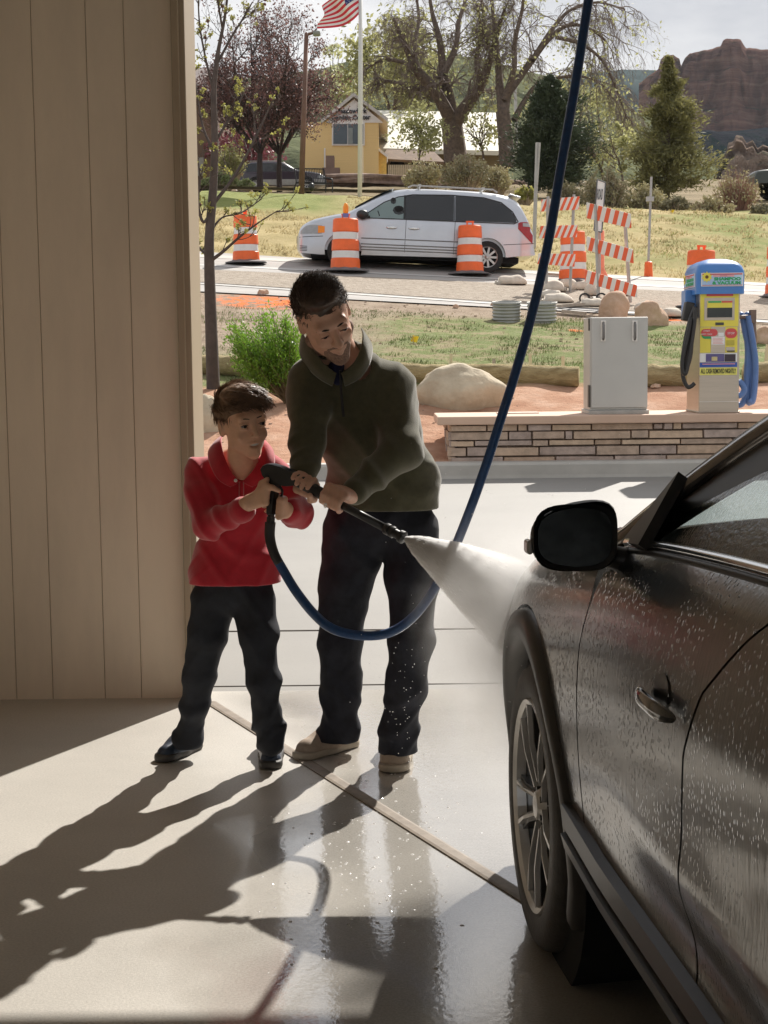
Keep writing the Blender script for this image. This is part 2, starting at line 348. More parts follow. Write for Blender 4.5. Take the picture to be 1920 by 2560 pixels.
# ------------------------------------------------------------------ ground
def ground_mat():
    m = mat('ground', (.3, .2, .15), .95, .1, 2, spec=.08); N, L, b = nodes(m)
    tc = N.new('ShaderNodeTexCoord'); sp = N.new('ShaderNodeSeparateXYZ'); L.new(tc.outputs['Object'], sp.inputs[0])
    def nzz(s, d=6, r=.65):
        n = N.new('ShaderNodeTexNoise'); n.inputs['Scale'].default_value = s; n.inputs['Detail'].default_value = d; n.inputs['Roughness'].default_value = r; L.new(tc.outputs['Object'], n.inputs[0]); return n.outputs[0]
    def rmp(src, cols):
        r = N.new('ShaderNodeValToRGB'); els = r.color_ramp.elements
        while len(els) < len(cols): els.new(.5)
        for e, (p, c) in zip(els, cols): e.position = p; e.color = (*c, 1)
        L.new(src, r.inputs[0]); return r.outputs[0]
    def mix(f, a, b2):
        x = N.new('ShaderNodeMix'); x.data_type = 'RGBA'; L.new(f, x.inputs[0]); L.new(a, x.inputs[6]); L.new(b2, x.inputs[7]); return x.outputs[2]
    def edge(src, y0, y1):
        r = N.new('ShaderNodeMapRange'); r.inputs[1].default_value = y0; r.inputs[2].default_value = y1; L.new(src, r.inputs[0]); return r.outputs[0]
    wob = N.new('ShaderNodeMath'); wob.operation = 'MULTIPLY_ADD'; wob.inputs[1].default_value = 1.2; L.new(nzz(.8), wob.inputs[0]); L.new(sp.outputs[1], wob.inputs[2]); Y = wob.outputs[0]
    dirt = rmp(nzz(2.5), [(.3, (.36, .19, .12)), (.5, (.46, .27, .18)), (.7, (.56, .37, .27))])
    grass = rmp(nzz(2.2, 8, .75), [(.3, (.21, .17, .11)), (.44, (.30, .26, .15)), (.54, (.16, .20, .07)), (.75, (.34, .31, .2))])
    mud = rmp(nzz(3, 7), [(.3, (.24, .18, .13)), (.7, (.42, .34, .26))])
    dry = rmp(nzz(.9, 9, .75), [(.3, (.23, .20, .08)), (.45, (.38, .31, .15)), (.6, (.47, .38, .20)), (.75, (.27, .26, .10))])
    lawn = rmp(nzz(1.2, 8), [(.3, (.17, .20, .06)), (.7, (.28, .29, .11))])
    far = rmp(nzz(.3, 8), [(.3, (.16, .13, .07)), (.7, (.32, .25, .16))])
    c = mix(edge(Y, 19.3, 19.7), dirt, grass)
    mudmask = N.new('ShaderNodeMath'); mudmask.operation = 'MULTIPLY'; L.new(edge(sp.outputs[0], .3, -.6), mudmask.inputs[0]); L.new(edge(Y, 21.3, 22.5), mudmask.inputs[1])
    c = mix(mudmask.outputs[0], c, mud); c = mix(edge(Y, 25.4, 26.2), c, mud); c = mix(edge(Y, 32, 32.8), c, dry)
    lm = N.new('ShaderNodeMath'); lm.operation = 'MULTIPLY'; L.new(edge(sp.outputs[0], -.2, -1.8), lm.inputs[0]); L.new(edge(Y, 41.3, 43), lm.inputs[1]); c = mix(lm.outputs[0], c, lawn)
    lm2 = N.new('ShaderNodeMath'); lm2.operation = 'MULTIPLY'; L.new(edge(nzz(.35), .46, .6), lm2.inputs[0]); L.new(edge(sp.outputs[0], 4, 8), lm2.inputs[1])
    lm3 = N.new('ShaderNodeMath'); lm3.operation = 'MULTIPLY'; L.new(lm2.outputs[0], lm3.inputs[0]); L.new(edge(Y, 34, 36), lm3.inputs[1]); c = mix(lm3.outputs[0], c, lawn)
    c = mix(edge(Y, 56, 60), c, far)
    for (pc, rx_, ry_, th) in ((G(562, 650), 1.0, 1.15, .44), (G(1440, 690), .35, .2, .4), (G(1238, 712), .2, .12, .42), (G(1395, 700), .3, .15, .4)):
        mp = N.new('ShaderNodeMapping'); mp.vector_type = 'TEXTURE'; mp.inputs['Location'].default_value = (pc.x, pc.y, pc.z); mp.inputs['Scale'].default_value = (rx_, ry_, 3); L.new(tc.outputs['Object'], mp.inputs[0]); ln = N.new('ShaderNodeVectorMath'); ln.operation = 'LENGTH'; L.new(mp.outputs[0], ln.inputs[0])
        el_ = N.new('ShaderNodeMapRange'); el_.inputs[1].default_value = 1.0; el_.inputs[2].default_value = .5; L.new(ln.outputs['Value'], el_.inputs[0]); nn_ = N.new('ShaderNodeMapRange'); nn_.inputs[1].default_value = th; nn_.inputs[2].default_value = th + .09; L.new(nzz(6, 4), nn_.inputs[0]); mu_ = N.new('ShaderNodeMath'); mu_.operation = 'MULTIPLY'; L.new(el_.outputs[0], mu_.inputs[0]); L.new(nn_.outputs[0], mu_.inputs[1])
        op = N.new('ShaderNodeRGB'); op.outputs[0].default_value = (.80, .20, .06, 1); c = mix(mu_.outputs[0], c, op.outputs[0])
    L.new(c, b.inputs['Base Color'])
    bp = N.new('ShaderNodeBump'); bp.inputs['Strength'].default_value = .7; bp.inputs['Distance'].default_value = .06; L.new(nzz(9, 8, .7), bp.inputs['Height']); L.new(bp.outputs[0], b.inputs['Normal'])
    return m
def gelev(x, y):
    n = mnoise.noise(Vector((x * .9, y * .9, 0))) * .05 + mnoise.noise(Vector((x * 3, y * 3, 4))) * .022
    a = smooth((y - 15.6) / 1.2) * (1 - smooth((y - 25) / .7) + smooth((y - 33.2) / 2)); return elev(x, y) + n * a * (1.6 if y > 34 else 1) - .01
ys = [15.26, 15.6] + list(np.arange(15.9, 27, .14)) + list(np.arange(27, 46, .35)) + list(np.geomspace(46.5, 2500, 46))
xs = [-2500, -600, -200, -80, -40, -25, -16] + list(np.arange(-12, 13, .2)) + [14, 16, 20, 28, 50, 100, 250, 700, 2500]
sheet('ground', xs, ys, ground_mat(), fn=gelev)
sheet('ground_behind', [-400, -12], [-400, 6.28], AP, -.02); 
# ------------------------------------------------------------------ road
RM = mat('road_asphalt', (.40, .38, .355), .8, .13, 1.1, bump=.3, bscale=60, stretch=(.25, 1.6, 1), spec=.25)
GM = mat('road_gravel', (.30, .25, .20), .95, .1, 9, bump=.8, bscale=30, col2=(.46, .40, .33), bdist=.05, spec=.15)
WM = mat('road_paint', (.55, .54, .51), .6, .1, 6)
def road_band(name, near, far, m, zo, nrow=6, n=44):
    # near/far : list of (fx, fy) photo positions resolved on the terrain, extended along the road
    def lin(P):
        a = G(*P[0]); b = G(*P[1]); s = (b.y - a.y) / (b.x - a.x); return lambda X: a.y + (X - a.x) * s
    fa, fb = lin(near), lin(far)
    B = MB(); B.grid(lambda u, v: (lambda X: (lambda Y: (X, Y, elev(X, Y) + zo))(fa(X) + (fb(X) - fa(X)) * v))(-14 + 28 * u), n, nrow); return B.build(name, m, kind='structure', smooth=True), fa, fb
rd, rnear, rfar = road_band('road', [(440, 632), (1050, 664)], [(440, 545), (1640, 612)], RM, .012, 14)
road_band('gravel_strip', [(440, 612), (1640, 692)], [(440, 584), (1640, 640)], GM, .02, 8)
road_band('lane_line', [(440, 577), (1640, 632)], [(440, 574), (1640, 630)], WM, .020, 1)
road_band('edge_line', [(440, 617), (1640, 699)], [(440, 615.8), (1640, 697.8)], WM, .026, 1)
road_band('pavement', [(440, 558), (1640, 618)], [(440, 552), (1640, 614)], mat('gutter', (.5, .47, .42), .8, .1, 3), .019, 1)
# orange marking paint on the soil
OP = mat('marking_paint', (.85, .22, .06), .8, .2, 5)
# ------------------------------------------------------------------ bay building
WC = (.84, .73, .58)
def wall_mat():
    m = mat('wall_panel', WC, .45, .085, 1.6, bump=.05, bscale=90, stretch=(1.5, 1, .35), detail=9); return m
WMt = wall_mat()
wy = 6.2; xe = F(415, 700, wy).x + .0
wall = thing('wash_bay_wall', 'tan grooved metal wall panel beside the bay opening', 'wall', (-1.6, wy, 0), world=True)
B = MB(); xl = -2.45; edges = [xl - .001, -2.29, -2.10, -1.91, -1.73] + [F(fx, 800, wy).x for fx in (13, 93, 208, 288)] + [xe - .05]
for i in range(len(edges) - 1):
    a, b2 = edges[i] + .0009, edges[i + 1] - .0009
    B.add([(a, wy - .012, 0), (a + .0018, wy - .015, 0), (b2 - .0018, wy - .015, 0), (b2, wy - .012, 0), (a, wy - .012, 3.5), (a + .0018, wy - .015, 3.5), (b2 - .0018, wy - .015, 3.5), (b2, wy - .012, 3.5)], [(0, 1, 5, 4), (1, 2, 6, 5), (2, 3, 7, 6)])
B.build('panel', WMt, wall)
B = MB(); B.box(((xl + xe) / 2, wy + .13, 1.75), (xe - xl - .01, .28, 3.5)); B.build('wall_core', mat('wall_core', (.36, .27, .17), .7), wall)
B = MB(); B.box((xe - .022, wy + .12, 1.75), (.05, .34, 3.5)); B.box((xe - .035, wy - .055, 1.75), (.03, .02, 3.5)); B.build('corner_trim', mat('wall_trim', (.42, .34, .24), .4, .04, 2), wall, bevel=.004)
def slab(name, c, d, m): B = MB(); B.box(c, d); return B.build(name, m, kind='structure')
slab('wall_left', (-2.6, -.77, 1.75), (.28, 14.46, 3.5), WMt)
slab('wall_right', (3.5, -1.0, 1.75), (.28, 14.0, 3.5), mat('right_panel', (.7, .65, .56), .5))
slab('wall_front_right', (3.3, 6.36, 1.75), (.66, .30, 3.5), WMt)
slab('ceiling', (.45, -.9, 3.62), (6.7, 15.2, .2), mat('bay_ceiling', (.5, .47, .43), .7))
slab('header', (.45, 6.4, 3.42), (6.4, .34, .24), WMt)
slab('header_back', (.45, -8.0, 3.1), (6.4, .3, .4), WMt)
# ------------------------------------------------------------------ stone planter, cabinet, vacuum
Yw = 15.32
pl = thing('planter_wall', 'low stone faced planter wall with a smooth tan cap', 'wall', onG(1200, Yw + .1), world=True)
xl = F(973, 970, Yw).x; xr = 9.0; zb = .30; zc = F(1200, 920, Yw).z; zt = F(1200, 905, Yw).z + .03; zt = .775; zc = .69
B = MB(); r2 = random.Random(3); rows = []; z = zb
hs = [.08, .105, .07, .095, .075]; s_ = (zc - zb) / sum(hs)
for ri, h in enumerate(hs):
    h *= s_; x = xl
    while x < xr:
        wd = r2.uniform(.16, .62) if r2.random() < .8 else r2.uniform(.08, .16); wd = min(wd, xr - x + .01); d = r2.uniform(0, .035)
        B.m = r2.randrange(4); hh = h - .006; zz = z + h / 2
        j = [r2.uniform(-.006, .006) for _ in range(6)]
        a, b2 = x + .003, x + wd - .003; y0 = Yw - d; z0, z1 = z + .003 + max(0, j[0]), z + h - .003 + min(0, j[1])
        B.add([(a, y0 + .06, z0), (b2, y0 + .06, z0), (b2, y0 + .06, z1), (a, y0 + .06, z1), (a + .006, y0 + j[2], z0 + .004), (b2 - .006, y0 + j[3], z0 + .004), (b2 - .006, y0 + j[4], z1 - .004), (a + .006, y0 + j[5], z1 - .004)],
              [(4, 5, 6, 7), (0, 1, 5, 4), (1, 2, 6, 5), (2, 3, 7, 6), (3, 0, 4, 7)]); x += wd
    y = Yw
    while y < Yw + .9:
        wd = r2.uniform(.12, .35); B.m = r2.randrange(4); d = r2.uniform(0, .03); B.box((xl - d + .03, y + wd / 2, z + h / 2), (.07, wd - .01, h - .007)); y += wd
    z += h
SM = [mat('stone_a', (.50, .37, .27), .9, .18, 9, bump=.6, bscale=30), mat('stone_b', (.45, .34, .26), .9, .2, 9, bump=.6, bscale=30), mat('stone_c', (.56, .42, .30), .9, .16, 9, bump=.6, bscale=30), mat('stone_d', (.42, .33, .28), .9, .2, 9, bump=.6, bscale=30)]
B.build('stone_facing', SM, pl)
B = MB(); B.box(((xl + xr) / 2 + .04, Yw + .5, (zb + zc) / 2 - .04), (xr - xl - .08, .86, zc - zb + .06)); B.build('wall_core', mat('mortar', (.32, .24, .19), .9), pl)
B = MB(); B.box(((xl + xr) / 2 - .05, Yw + .48, (zc + zt) / 2), (xr - xl + .16, 1.10, zt - zc)); B.build('cap', mat('cap_stone', (.60, .42, .31), .75, .06, 2.5, bump=.1, bscale=60), pl, bevel=.012)
B = MB(); B.box((F(1120, 893, Yw + .5).x, Yw + .62, zt + .006), (.42, .25, .012)); B.build('wall_plate', mat('wallplate', (.62, .52, .44), .6), pl)
# electrical cabinet
STL = mat('cabinet_steel', (.50, .49, .46), .42, .05, 1.2, metal=.35)
yc = Yw + .12; pC = F(1260, 890, yc); x0 = F(1275, 800, yc).x; x1 = F(1399, 800, yc).x; ztop = F(1330, 685, yc).z
cb = thing('electrical_cabinet', 'plain grey steel cabinet with two lift handles on the stone wall', 'cabinet', ((x0 + x1) / 2, yc + .27, zt), world=True)
xm = x0 + .07
B = MB(); B.box(((x0 + x1) / 2, yc + .27, zt + .02), (x1 - x0 + .03, .58, .04)); B.build('base', mat('cab_base', (.42, .41, .38), .5, metal=.3), cb, bevel=.004)
B = MB(); B.box(((x0 + x1) / 2, yc + .27, (zt + .04 + ztop) / 2), (x1 - x0, .5, ztop - zt - .04)); B.build('housing', STL, cb, bevel=.006)
B = MB(); B.box(((x0 + x1) / 2 + .006, yc + .008, (zt + .06 + ztop) / 2), (x1 - x0 - .012, .02, ztop - zt - .07)); B.build('door', STL, cb, bevel=.004)
for fx in (1303, 1371):
    hx = F(fx, 720, yc).x; z1 = F(fx, 692, yc).z; z0 = F(fx, 738, yc).z
    B = MB(); B.box((hx, yc - .008, (z0 + z1) / 2), (.055, .012, z1 - z0)); h = B.build('handle', mat('handle_steel', (.62, .60, .57), .3, metal=.6), cb, bevel=.004)
    B = MB(); B.tube([(hx, yc - .016, z0 + .02), (hx, yc - .045, z0 + .04), (hx, yc - .045, z1 - .05), (hx, yc - .016, z1 - .02)], .011, 8); B.build('grip', mat('grip_dark', (.2, .19, .18), .4, metal=.5), h, smooth=True)
for c_, d_ in (((x0 - .003, yc + .07, zt + .18), (.01, .12, .22)), ((x0 - .003, yc + .07, ztop - .07), (.01, .08, .12))): B = MB(); B.box(c_, d_); B.build('side_vent', mat('vent_dark', (.05, .045, .04), .6), cb)
# shampoo and vacuum machine
yv = Yw + .10; X0 = F(1510, 800, yv).x; X1 = F(1597, 800, yv).x; dep = .62; rz = .0
def zv(fy): return F(1545, fy, yv).z
vm = thing('vacuum_machine', 'steel coin vacuum with blue domed top and yellow front panel', 'vending machine', ((X0 + X1) / 2, yv + dep / 2, zt), world=True)
SS = mat('brushed_steel', (.46, .40, .33), .32, .06, 2, metal=.75, stretch=(1, 1, 14))
zb_ = zt; ztb = zv(632); xc = (X0 + X1) / 2; wv = X1 - X0; yb = yv + dep
xs0 = X0 - .0
B = MB(); B.box((xc, yv + dep / 2, (zb_ + ztb) / 2), (wv, dep, ztb - zb_)); B.box((xc, yv + dep / 2, zb_ + .01), (wv + .02, dep + .02, .02)); B.build('housing', SS, vm, bevel=.012)
BL = mat('blue_plastic', (.055, .20, .52), .35, .08, 2, coat=.3)
d0 = ztb - .005; d1 = zv(584); dt = zv(556); wx = wv * 1.20; dx = dep * 1.10
def rrect(hx, hy, r, z, n=5, cx=0, cy=0):
    out = []
    for qx, qy, a0 in ((1, 1, 0), (-1, 1, 90), (-1, -1, 180), (1, -1, 270)):
        for i in range(n + 1):
            a = math.radians(a0 + 90 * i / n); out.append((cx + qx * (hx - r) + r * math.cos(a), cy + qy * (hy - r) + r * math.sin(a), z))
    return out
B = MB(); rings = []
for sc_, z_, rr_ in ((1, d0 - .01, .05), (1, d1 - .03, .05), (.985, d1, .06), (.93, d1 + (dt - d1) * .35, .08), (.80, d1 + (dt - d1) * .62, .10), (.6, d1 + (dt - d1) * .82, .10), (.35, d1 + (dt - d1) * .95, .07), (.1, dt, .02)):
    rings.append(rrect(wx / 2 * sc_, dx / 2 * sc_, rr_ * sc_, z_, 5, xc - .0, yv + dep / 2 - .01))
n = len(rings[0]); vs = [p for r in rings for p in r]; fs = [(i * n + k, i * n + (k + 1) % n, (i + 1) * n + (k + 1) % n, (i + 1) * n + k) for i in range(len(rings) - 1) for k in range(n)]
fs += [tuple(range(n))[::-1], tuple((len(rings) - 1) * n + k for k in range(n))]; B.add(vs, fs); dome = B.build('dome_lid', BL, vm, smooth=True, auto=40)
yfd = yv + dep / 2 - .01 - dx / 2
def M2(name, c): return mat(name, c, .5, .04, 5)
SKYM = mat('sign_sky', (.35, .5, .75), .5, .1, 2, col2=(.6, .78, .86)); RED = M2('sign_red', (.62, .08, .08)); WHT = M2('sign_white', (.82, .82, .80)); YEL = M2('sign_yellow', (.80, .68, .09)); GRN = M2('sign_green', (.03, .36, .13)); BLU = M2('sign_blue', (.04, .10, .42)); BLK = M2('sign_black', (.03, .03, .03)); PNK = M2('sign_pink', (.80, .35, .33))
def signboard(M, w_, h_, full=True):
    """flat printed sign, facing local -y"""
    s = MB()
    s.m = 0; s.box((0, 0, 0), (w_, .006, h_), M)
    s.m = 1; s.box((0, -.004, 0), (w_ * .955, .004, h_ * .90), M)
    s.m = 2; s.box((0, -.007, h_ * .405), (w_ * .955, .003, h_ * .09), M); s.box((0, -.007, -h_ * .42), (w_ * .955, .003, h_ * .035), M)
    s.m = 3; s.box((w_ * .03, -.0075, h_ * .27), (w_ * .5, .003, h_ * .10), M)
    s.m = 4; vs, fs = text_geo('SHAMPOO\n& VACUUM', h_ * .31, .0015, 'RIGHT', bold=.0022); tw_ = max(v[0] for v in vs) - min(v[0] for v in vs); s.add(vs, fs, M @ Matrix.Translation((w_ * .44, -.008, -h_ * .11)) @ RX90 @ Matrix.Diagonal((w_ * .68 / tw_, 1, 1, 1)))
    s.m = 5; pts = [((.055 if k % 2 else .038) * math.cos(k * PI / 10) - w_ * .37, (.055 if k % 2 else .038) * math.sin(k * PI / 10) + h_ * .2) for k in range(20)]; s.prism(pts, -.011, -.009, M)
    s.m = 6; s.prism([(.017 * math.cos(k * PI / 6) - w_ * .37, .017 * math.sin(k * PI / 6) + h_ * .2) for k in range(12)], -.014, -.011, M)
    s.m = 2; vs, fs = text_geo('SPOT REMOVER', h_ * .075, .001, 'CENTER'); s.add(vs, fs, M @ Matrix.Translation((w_ * .03, -.0095, h_ * .268)) @ RX90)
    return s
sh = zv(590) - zv(619); zs = (zv(590) + zv(619)) / 2
smats = [WHT, SKYM, RED, PNK, GRN, YEL, mat('sunflower_heart', (.14, .07, .02), .6)]
signboard(Matrix.Translation((xc + .01, yfd - .004, zs)), wx * .86, sh).build('front_sign', smats, dome)
signboard(Matrix.Translation((xc - wx / 2 - .004, yv + dep / 2 - .01, zs)) @ Matrix.Rotation(-PI / 2, 4, 'Z'), dx * .80, sh).build('side_sign', smats, dome)
# front panel graphics
yf = yv - .004
def fr(name, a, b2, m, pr=.004, par=None, yo=0):
    # a,b2 : (u, v) in zoom units of the front panel (440..935, 575..2085)
    ux = lambda u: X0 + (u - 440) / 495 * wv; vz = lambda v: ztb - (v - 575) / 1510 * (ztb - zb_)
    xa, xb, za, zb2 = ux(a[0]), ux(b2[0]), vz(a[1]), vz(b2[1]); return ((xa + xb) / 2, yf - pr / 2 - yo, (za + zb2) / 2), (xb - xa, pr, abs(za - zb2))
def frp(name, items, m, yo=0, parent=None):
    B = MB()
    for it in items: c, d = fr('', it[0], it[1], None, .004, yo=yo); B.box(c, d)
    return B.build(name, m, parent or vm)
yp = frp('yellow_panel', [((447, 580), (915, 1000)), ((447, 1006), (905, 1325))], YEL)
frp('bottom_panel_line', [((447, 1936), (925, 1942))], mat('light_line', (.7, .68, .64), .5), .001)
frp('display_frame', [((495, 640), (865, 920))], SS, .004)
dsp = frp('display', [((530, 680), (835, 885))], YEL, .008)
frp('display_glass', [((530, 765), (835, 885))], mat('lcd', (.03, .035, .03), .15), .010)
frp('display_heading', [((540, 682), (700, 702))], GRN, .011, dsp); frp('display_heading', [((705, 682), (835, 702))], RED, .011, dsp)
frp('instruction_strip', [((520, 592), (845, 620))], RED, .006)
frp('coin_panel', [((580, 1000), (755, 1325))], SS, .004)
frp('coin_slot', [((632, 948), (735, 982))], mat('slot_dark', (.06, .06, .05), .4), .006)
def oval(name, u0, u1, v0, v1, m, yo):
    c, d = fr('', (u0, v0), (u1, v1), None); h = d[2] / 2; hw = d[0] / 2 - h; P = [(c[0] + hw + h * math.cos(t), c[2] + h * math.sin(t)) for t in np.linspace(-PI / 2, PI / 2, 9)] + [(c[0] - hw + h * math.cos(t), c[2] + h * math.sin(t)) for t in np.linspace(PI / 2, 3 * PI / 2, 9)]
    B = MB(); B.prism(P, yf - yo - .003, yf - yo); return B.build(name, m, vm)
oval('green_oval', 465, 640, 1060, 1150, GRN, .0045); oval('red_oval', 458, 660, 1028, 1118, RED, .008); oval('red_oval', 750, 900, 1022, 1145, RED, .006)
frp('notice', [((585, 1125), (745, 1225)), ((668, 1075), (735, 1120))], WHT, .009)
frp('dollar_label', [((770, 1170), (868, 1235))], mat('label_olive', (.5, .42, .06), .5), .0045); frp('bill_slot', [((765, 1255), (872, 1300))], SS, .0045)
frp('bill_mouth', [((778, 1300), (872, 1316))], BLK, .006)
frp('picture_strip', [((447, 1332), (905, 1440))], WHT, .0); frp('picture', [((520, 1340), (745, 1438))], mat('pic_violet', (.12, .10, .25), .5), .004); frp('picture', [((590, 1375), (660, 1425))], mat('pic_cream', (.6, .5, .25), .5), .007); frp('picture', [((750, 1345), (885, 1438))], mat('pic_dark', (.05, .035, .05), .5), .004)
B = MB()
for it in range(5): c, d = fr('', (600, 1140 + it * 17), (730 - it % 2 * 14, 1146 + it * 17), None); B.box((c[0], yf - .0145, c[2]), (d[0], .002, d[2]))
c, d = fr('', (478, 1462), (880, 1472), None); B.box((c[0], yf - .0065, c[2]), (d[0], .002, d[2]))
B.build('fine_print', PNK, vm, kind='stuff')
frp('blue_strip', [((447, 1448), (905, 1505))], BLU, .0); cs = frp('cash_sticker', [((447, 1512), (905, 1605))], mat('cash_yellow', (.78, .74, .16), .5), .0)
c, d = fr('', (447, 1512), (905, 1605), None); vs, fs = text_geo('ALL CASH REMOVED NIGHTLY', .066, .0015, bold=.001)
wx_ = max(v[0] for v in vs) - min(v[0] for v in vs); B = MB(); B.add(vs, fs, Matrix.Translation((c[0], yf - .006, c[2])) @ RX90 @ Matrix.Diagonal((d[0] * .94 / wx_, 1.0, 1, 1))); B.build('cash_lettering', BLK, cs)
for tx, u, v, s_ in (('START', 525, 1052, .022), ('INSERT COINS', 520, 1092, .018), ('STOP', 822, 1085, .03)):
    c, d = fr('', (u, v), (u + 2, v + 2), None); vs, fs = text_geo(tx, s_, .001); B = MB(); B.add(vs, fs, Matrix.Translation((c[0], yf - .0125, c[2])) @ RX90); B.build('oval_lettering', WHT, vm)
# left side: shampoo gun holster, black hose loops
B = MB(); B.box((X0 - .05, yv + .30, zv(655)), (.11, .22, .28)); B.build('holster', BL, vm, bevel=.01)
BKP = mat('black_rubber', (.025, .023, .022), .45, .1, 8)
B = MB(); B.box((X0 - .09, yv + .14, zv(672)), (.09, .12, .19), ry=.2); B.tube([(X0 - .08, yv + .12, zv(680)), (X0 - .06, yv + .1, zv(700))], .03, 8); B.build('shampoo_gun', BKP, vm, bevel=.015)
def V2(u, v, y): return W(1660 + u / 5.03, 620 + v / 5.03, y)
def spline(P, n=8):
    P = [Vector(p) for p in P]; out = []
    for i in range(len(P) - 1):
        a = P[max(i - 1, 0)]; b2 = P[i]; c = P[i + 1]; d = P[min(i + 2, len(P) - 1)]
        for k in range(n):
            t = k / n; out.append(.5 * ((2 * b2) + (c - a) * t + (2 * a - 5 * b2 + 4 * c - d) * t * t + (3 * b2 - a - 3 * c + d) * t ** 3))
    return out + [P[-1]]
hb = [[(395, 740), (330, 900), (270, 1150), (235, 1400), (240, 1620), (290, 1740), (340, 1740), (385, 1700)], [(340, 880), (330, 1100), (290, 1350), (265, 1500), (262, 1580), (300, 1480), (340, 1300), (350, 1000)], [(400, 760), (375, 1000), (330, 1300), (280, 1560), (240, 1560), (232, 1400), (300, 1100), (335, 900)]]
for k, P in enumerate(hb): B = MB(); B.tube(spline([V2(u, v, yv - .03 - .03 * k) for u, v in P]), .021, 8); B.build('shampoo_hose', BKP, vm, smooth=True)
VB = mat('vacuum_hose', (.10, .19, .42), .45, .1, 4)
hv = [[(945, 850), (985, 860), (1030, 1100), (1080, 1300), (1100, 1600), (1090, 1900), (1060, 1925), (1040, 1650), (1055, 1300), (1030, 1000), (1035, 850), (1080, 850)], [(1060, 850), (1085, 1000), (1120, 1200), (1150, 1450), (1140, 1750), (1110, 1930), (1070, 1900)], [(940, 1670), (985, 1720), (1010, 1780), (980, 1840), (935, 1860)], [(1040, 860), (1050, 1050), (1070, 1300), (1060, 1600), (1030, 1850), (980, 1960), (935, 1975)]]
for k, P in enumerate(hv): B = MB(); B.tube(spline([V2(u, v, yv + .14 - .055 * (k % 3)) for u, v in P]), .031, 10); B.build('vacuum_hose', VB, vm, smooth=True)
B = MB(); p0 = V2(935, 870, yv + .1); p1 = V2(1115, 860, yv + .1); B.tube([p0, p1], .02, 8); B.box(p1, (.055, .08, .13)); B.tube([V2(1110, 900, yv + .16), V2(1125, 1100, yv + .16), V2(1120, 1350, yv + .16)], .035, 8); B.build('hose_hook', mat('hook_brown', (.18, .12, .09), .5), vm)
# ------------------------------------------------------------------ barrels
OR = mat('barrel_orange', (.90, .15, .03), .45, .10, 4); BW = mat('barrel_white', (.75, .73, .70), .4, .06, 6); RB = mat('rubber_grey', (.16, .15, .15), .8, .15, 5); HO = mat('lamp_amber', (1.0, .30, .02), .25)
def make_barrel(label):
    t = thing('traffic_barrel', label, 'traffic barrel', group='orange and white traffic barrels along the road')
    zs_ = [.04, .24, .40, .60, .76, 1.0]; r_ = lambda z: .295 - .05 * (z / 1.0)
    pr = []
    for i in range(5): a, b2 = zs_[i], zs_[i + 1]; o = -.016 if i % 2 else 0; pr += [(r_(a) + o, a + .008), (r_(b2) + o, b2 - .008)]
    pr = [(r_(0), .03)] + pr + [(r_(1) - .02, 1.015), (.05, 1.02)]
    B = MB(); B.lathe(pr, 28); B.box((-.06, 0, 1.05), (.03, .04, .07)); B.box((.06, 0, 1.05), (.03, .04, .07)); B.box((0, 0, 1.095), (.17, .045, .03)); B.build('drum', OR, t, smooth=True, auto=30)
    for i in (1, 3):
        a, b2 = zs_[i], zs_[i + 1]; B = MB(); B.lathe([(r_(a) - .012, a + .012), (r_(b2) - .012, b2 - .012)], 28, cap=False); B.build('reflective_band', BW, t, smooth=True)
    B = MB(); B.lathe([(.47, 0), (.47, .02), (.33, .05), (.30, .07)], 8); B.build('rubber_base', RB, t)
    return t
bl = [((532, 572), 'orange barrel left of the silver van, behind the young tree branches', 0, .96), ((746, 590), 'orange barrel with an amber warning lamp beside the van front wheel', 1, 1.03), ((1015, 596), 'orange barrel beside the rear wheel of the silver van', 0, .97),
      ((1238, 613), 'orange barrel behind the left striped barricade', 0, .98), ((1511, 628), 'orange barrel showing above the blue vacuum dome', 0, .98), ((1684, 644), 'barrel cut off by the right edge of the photo', 0, .95)]
base_b = None
for (fp, lb, lamp, s_) in bl:
    g = G(*fp)
    if fp[0] == 1511: g = onG(1511, 27.6)
    if base_b is None: base_b = make_barrel(lb); o = base_b
    else: o = dup(base_b, label=lb)
    o.location = g + Vector((0, 0, .03)); o.rotation_euler = (rnd.uniform(-.02, .02), rnd.uniform(-.01, .03), rnd.uniform(0, 3)); o.scale = (s_,) * 3
    if fp[0] == 746: o.rotation_euler = (0, .02, 0)
    if lamp:
        B = MB(); B.lathe([(.035, 1.10), (.05, 1.14), (.055, 1.24), (.03, 1.31), (.005, 1.32)], 16); B.build('warning_lamp', HO, o, smooth=True)
        B = MB(); B.box((.0, 0, 1.08), (.12, .09, .07)); B.build('lamp_housing', mat('lamp_blue', (.15, .2, .5), .5), o)
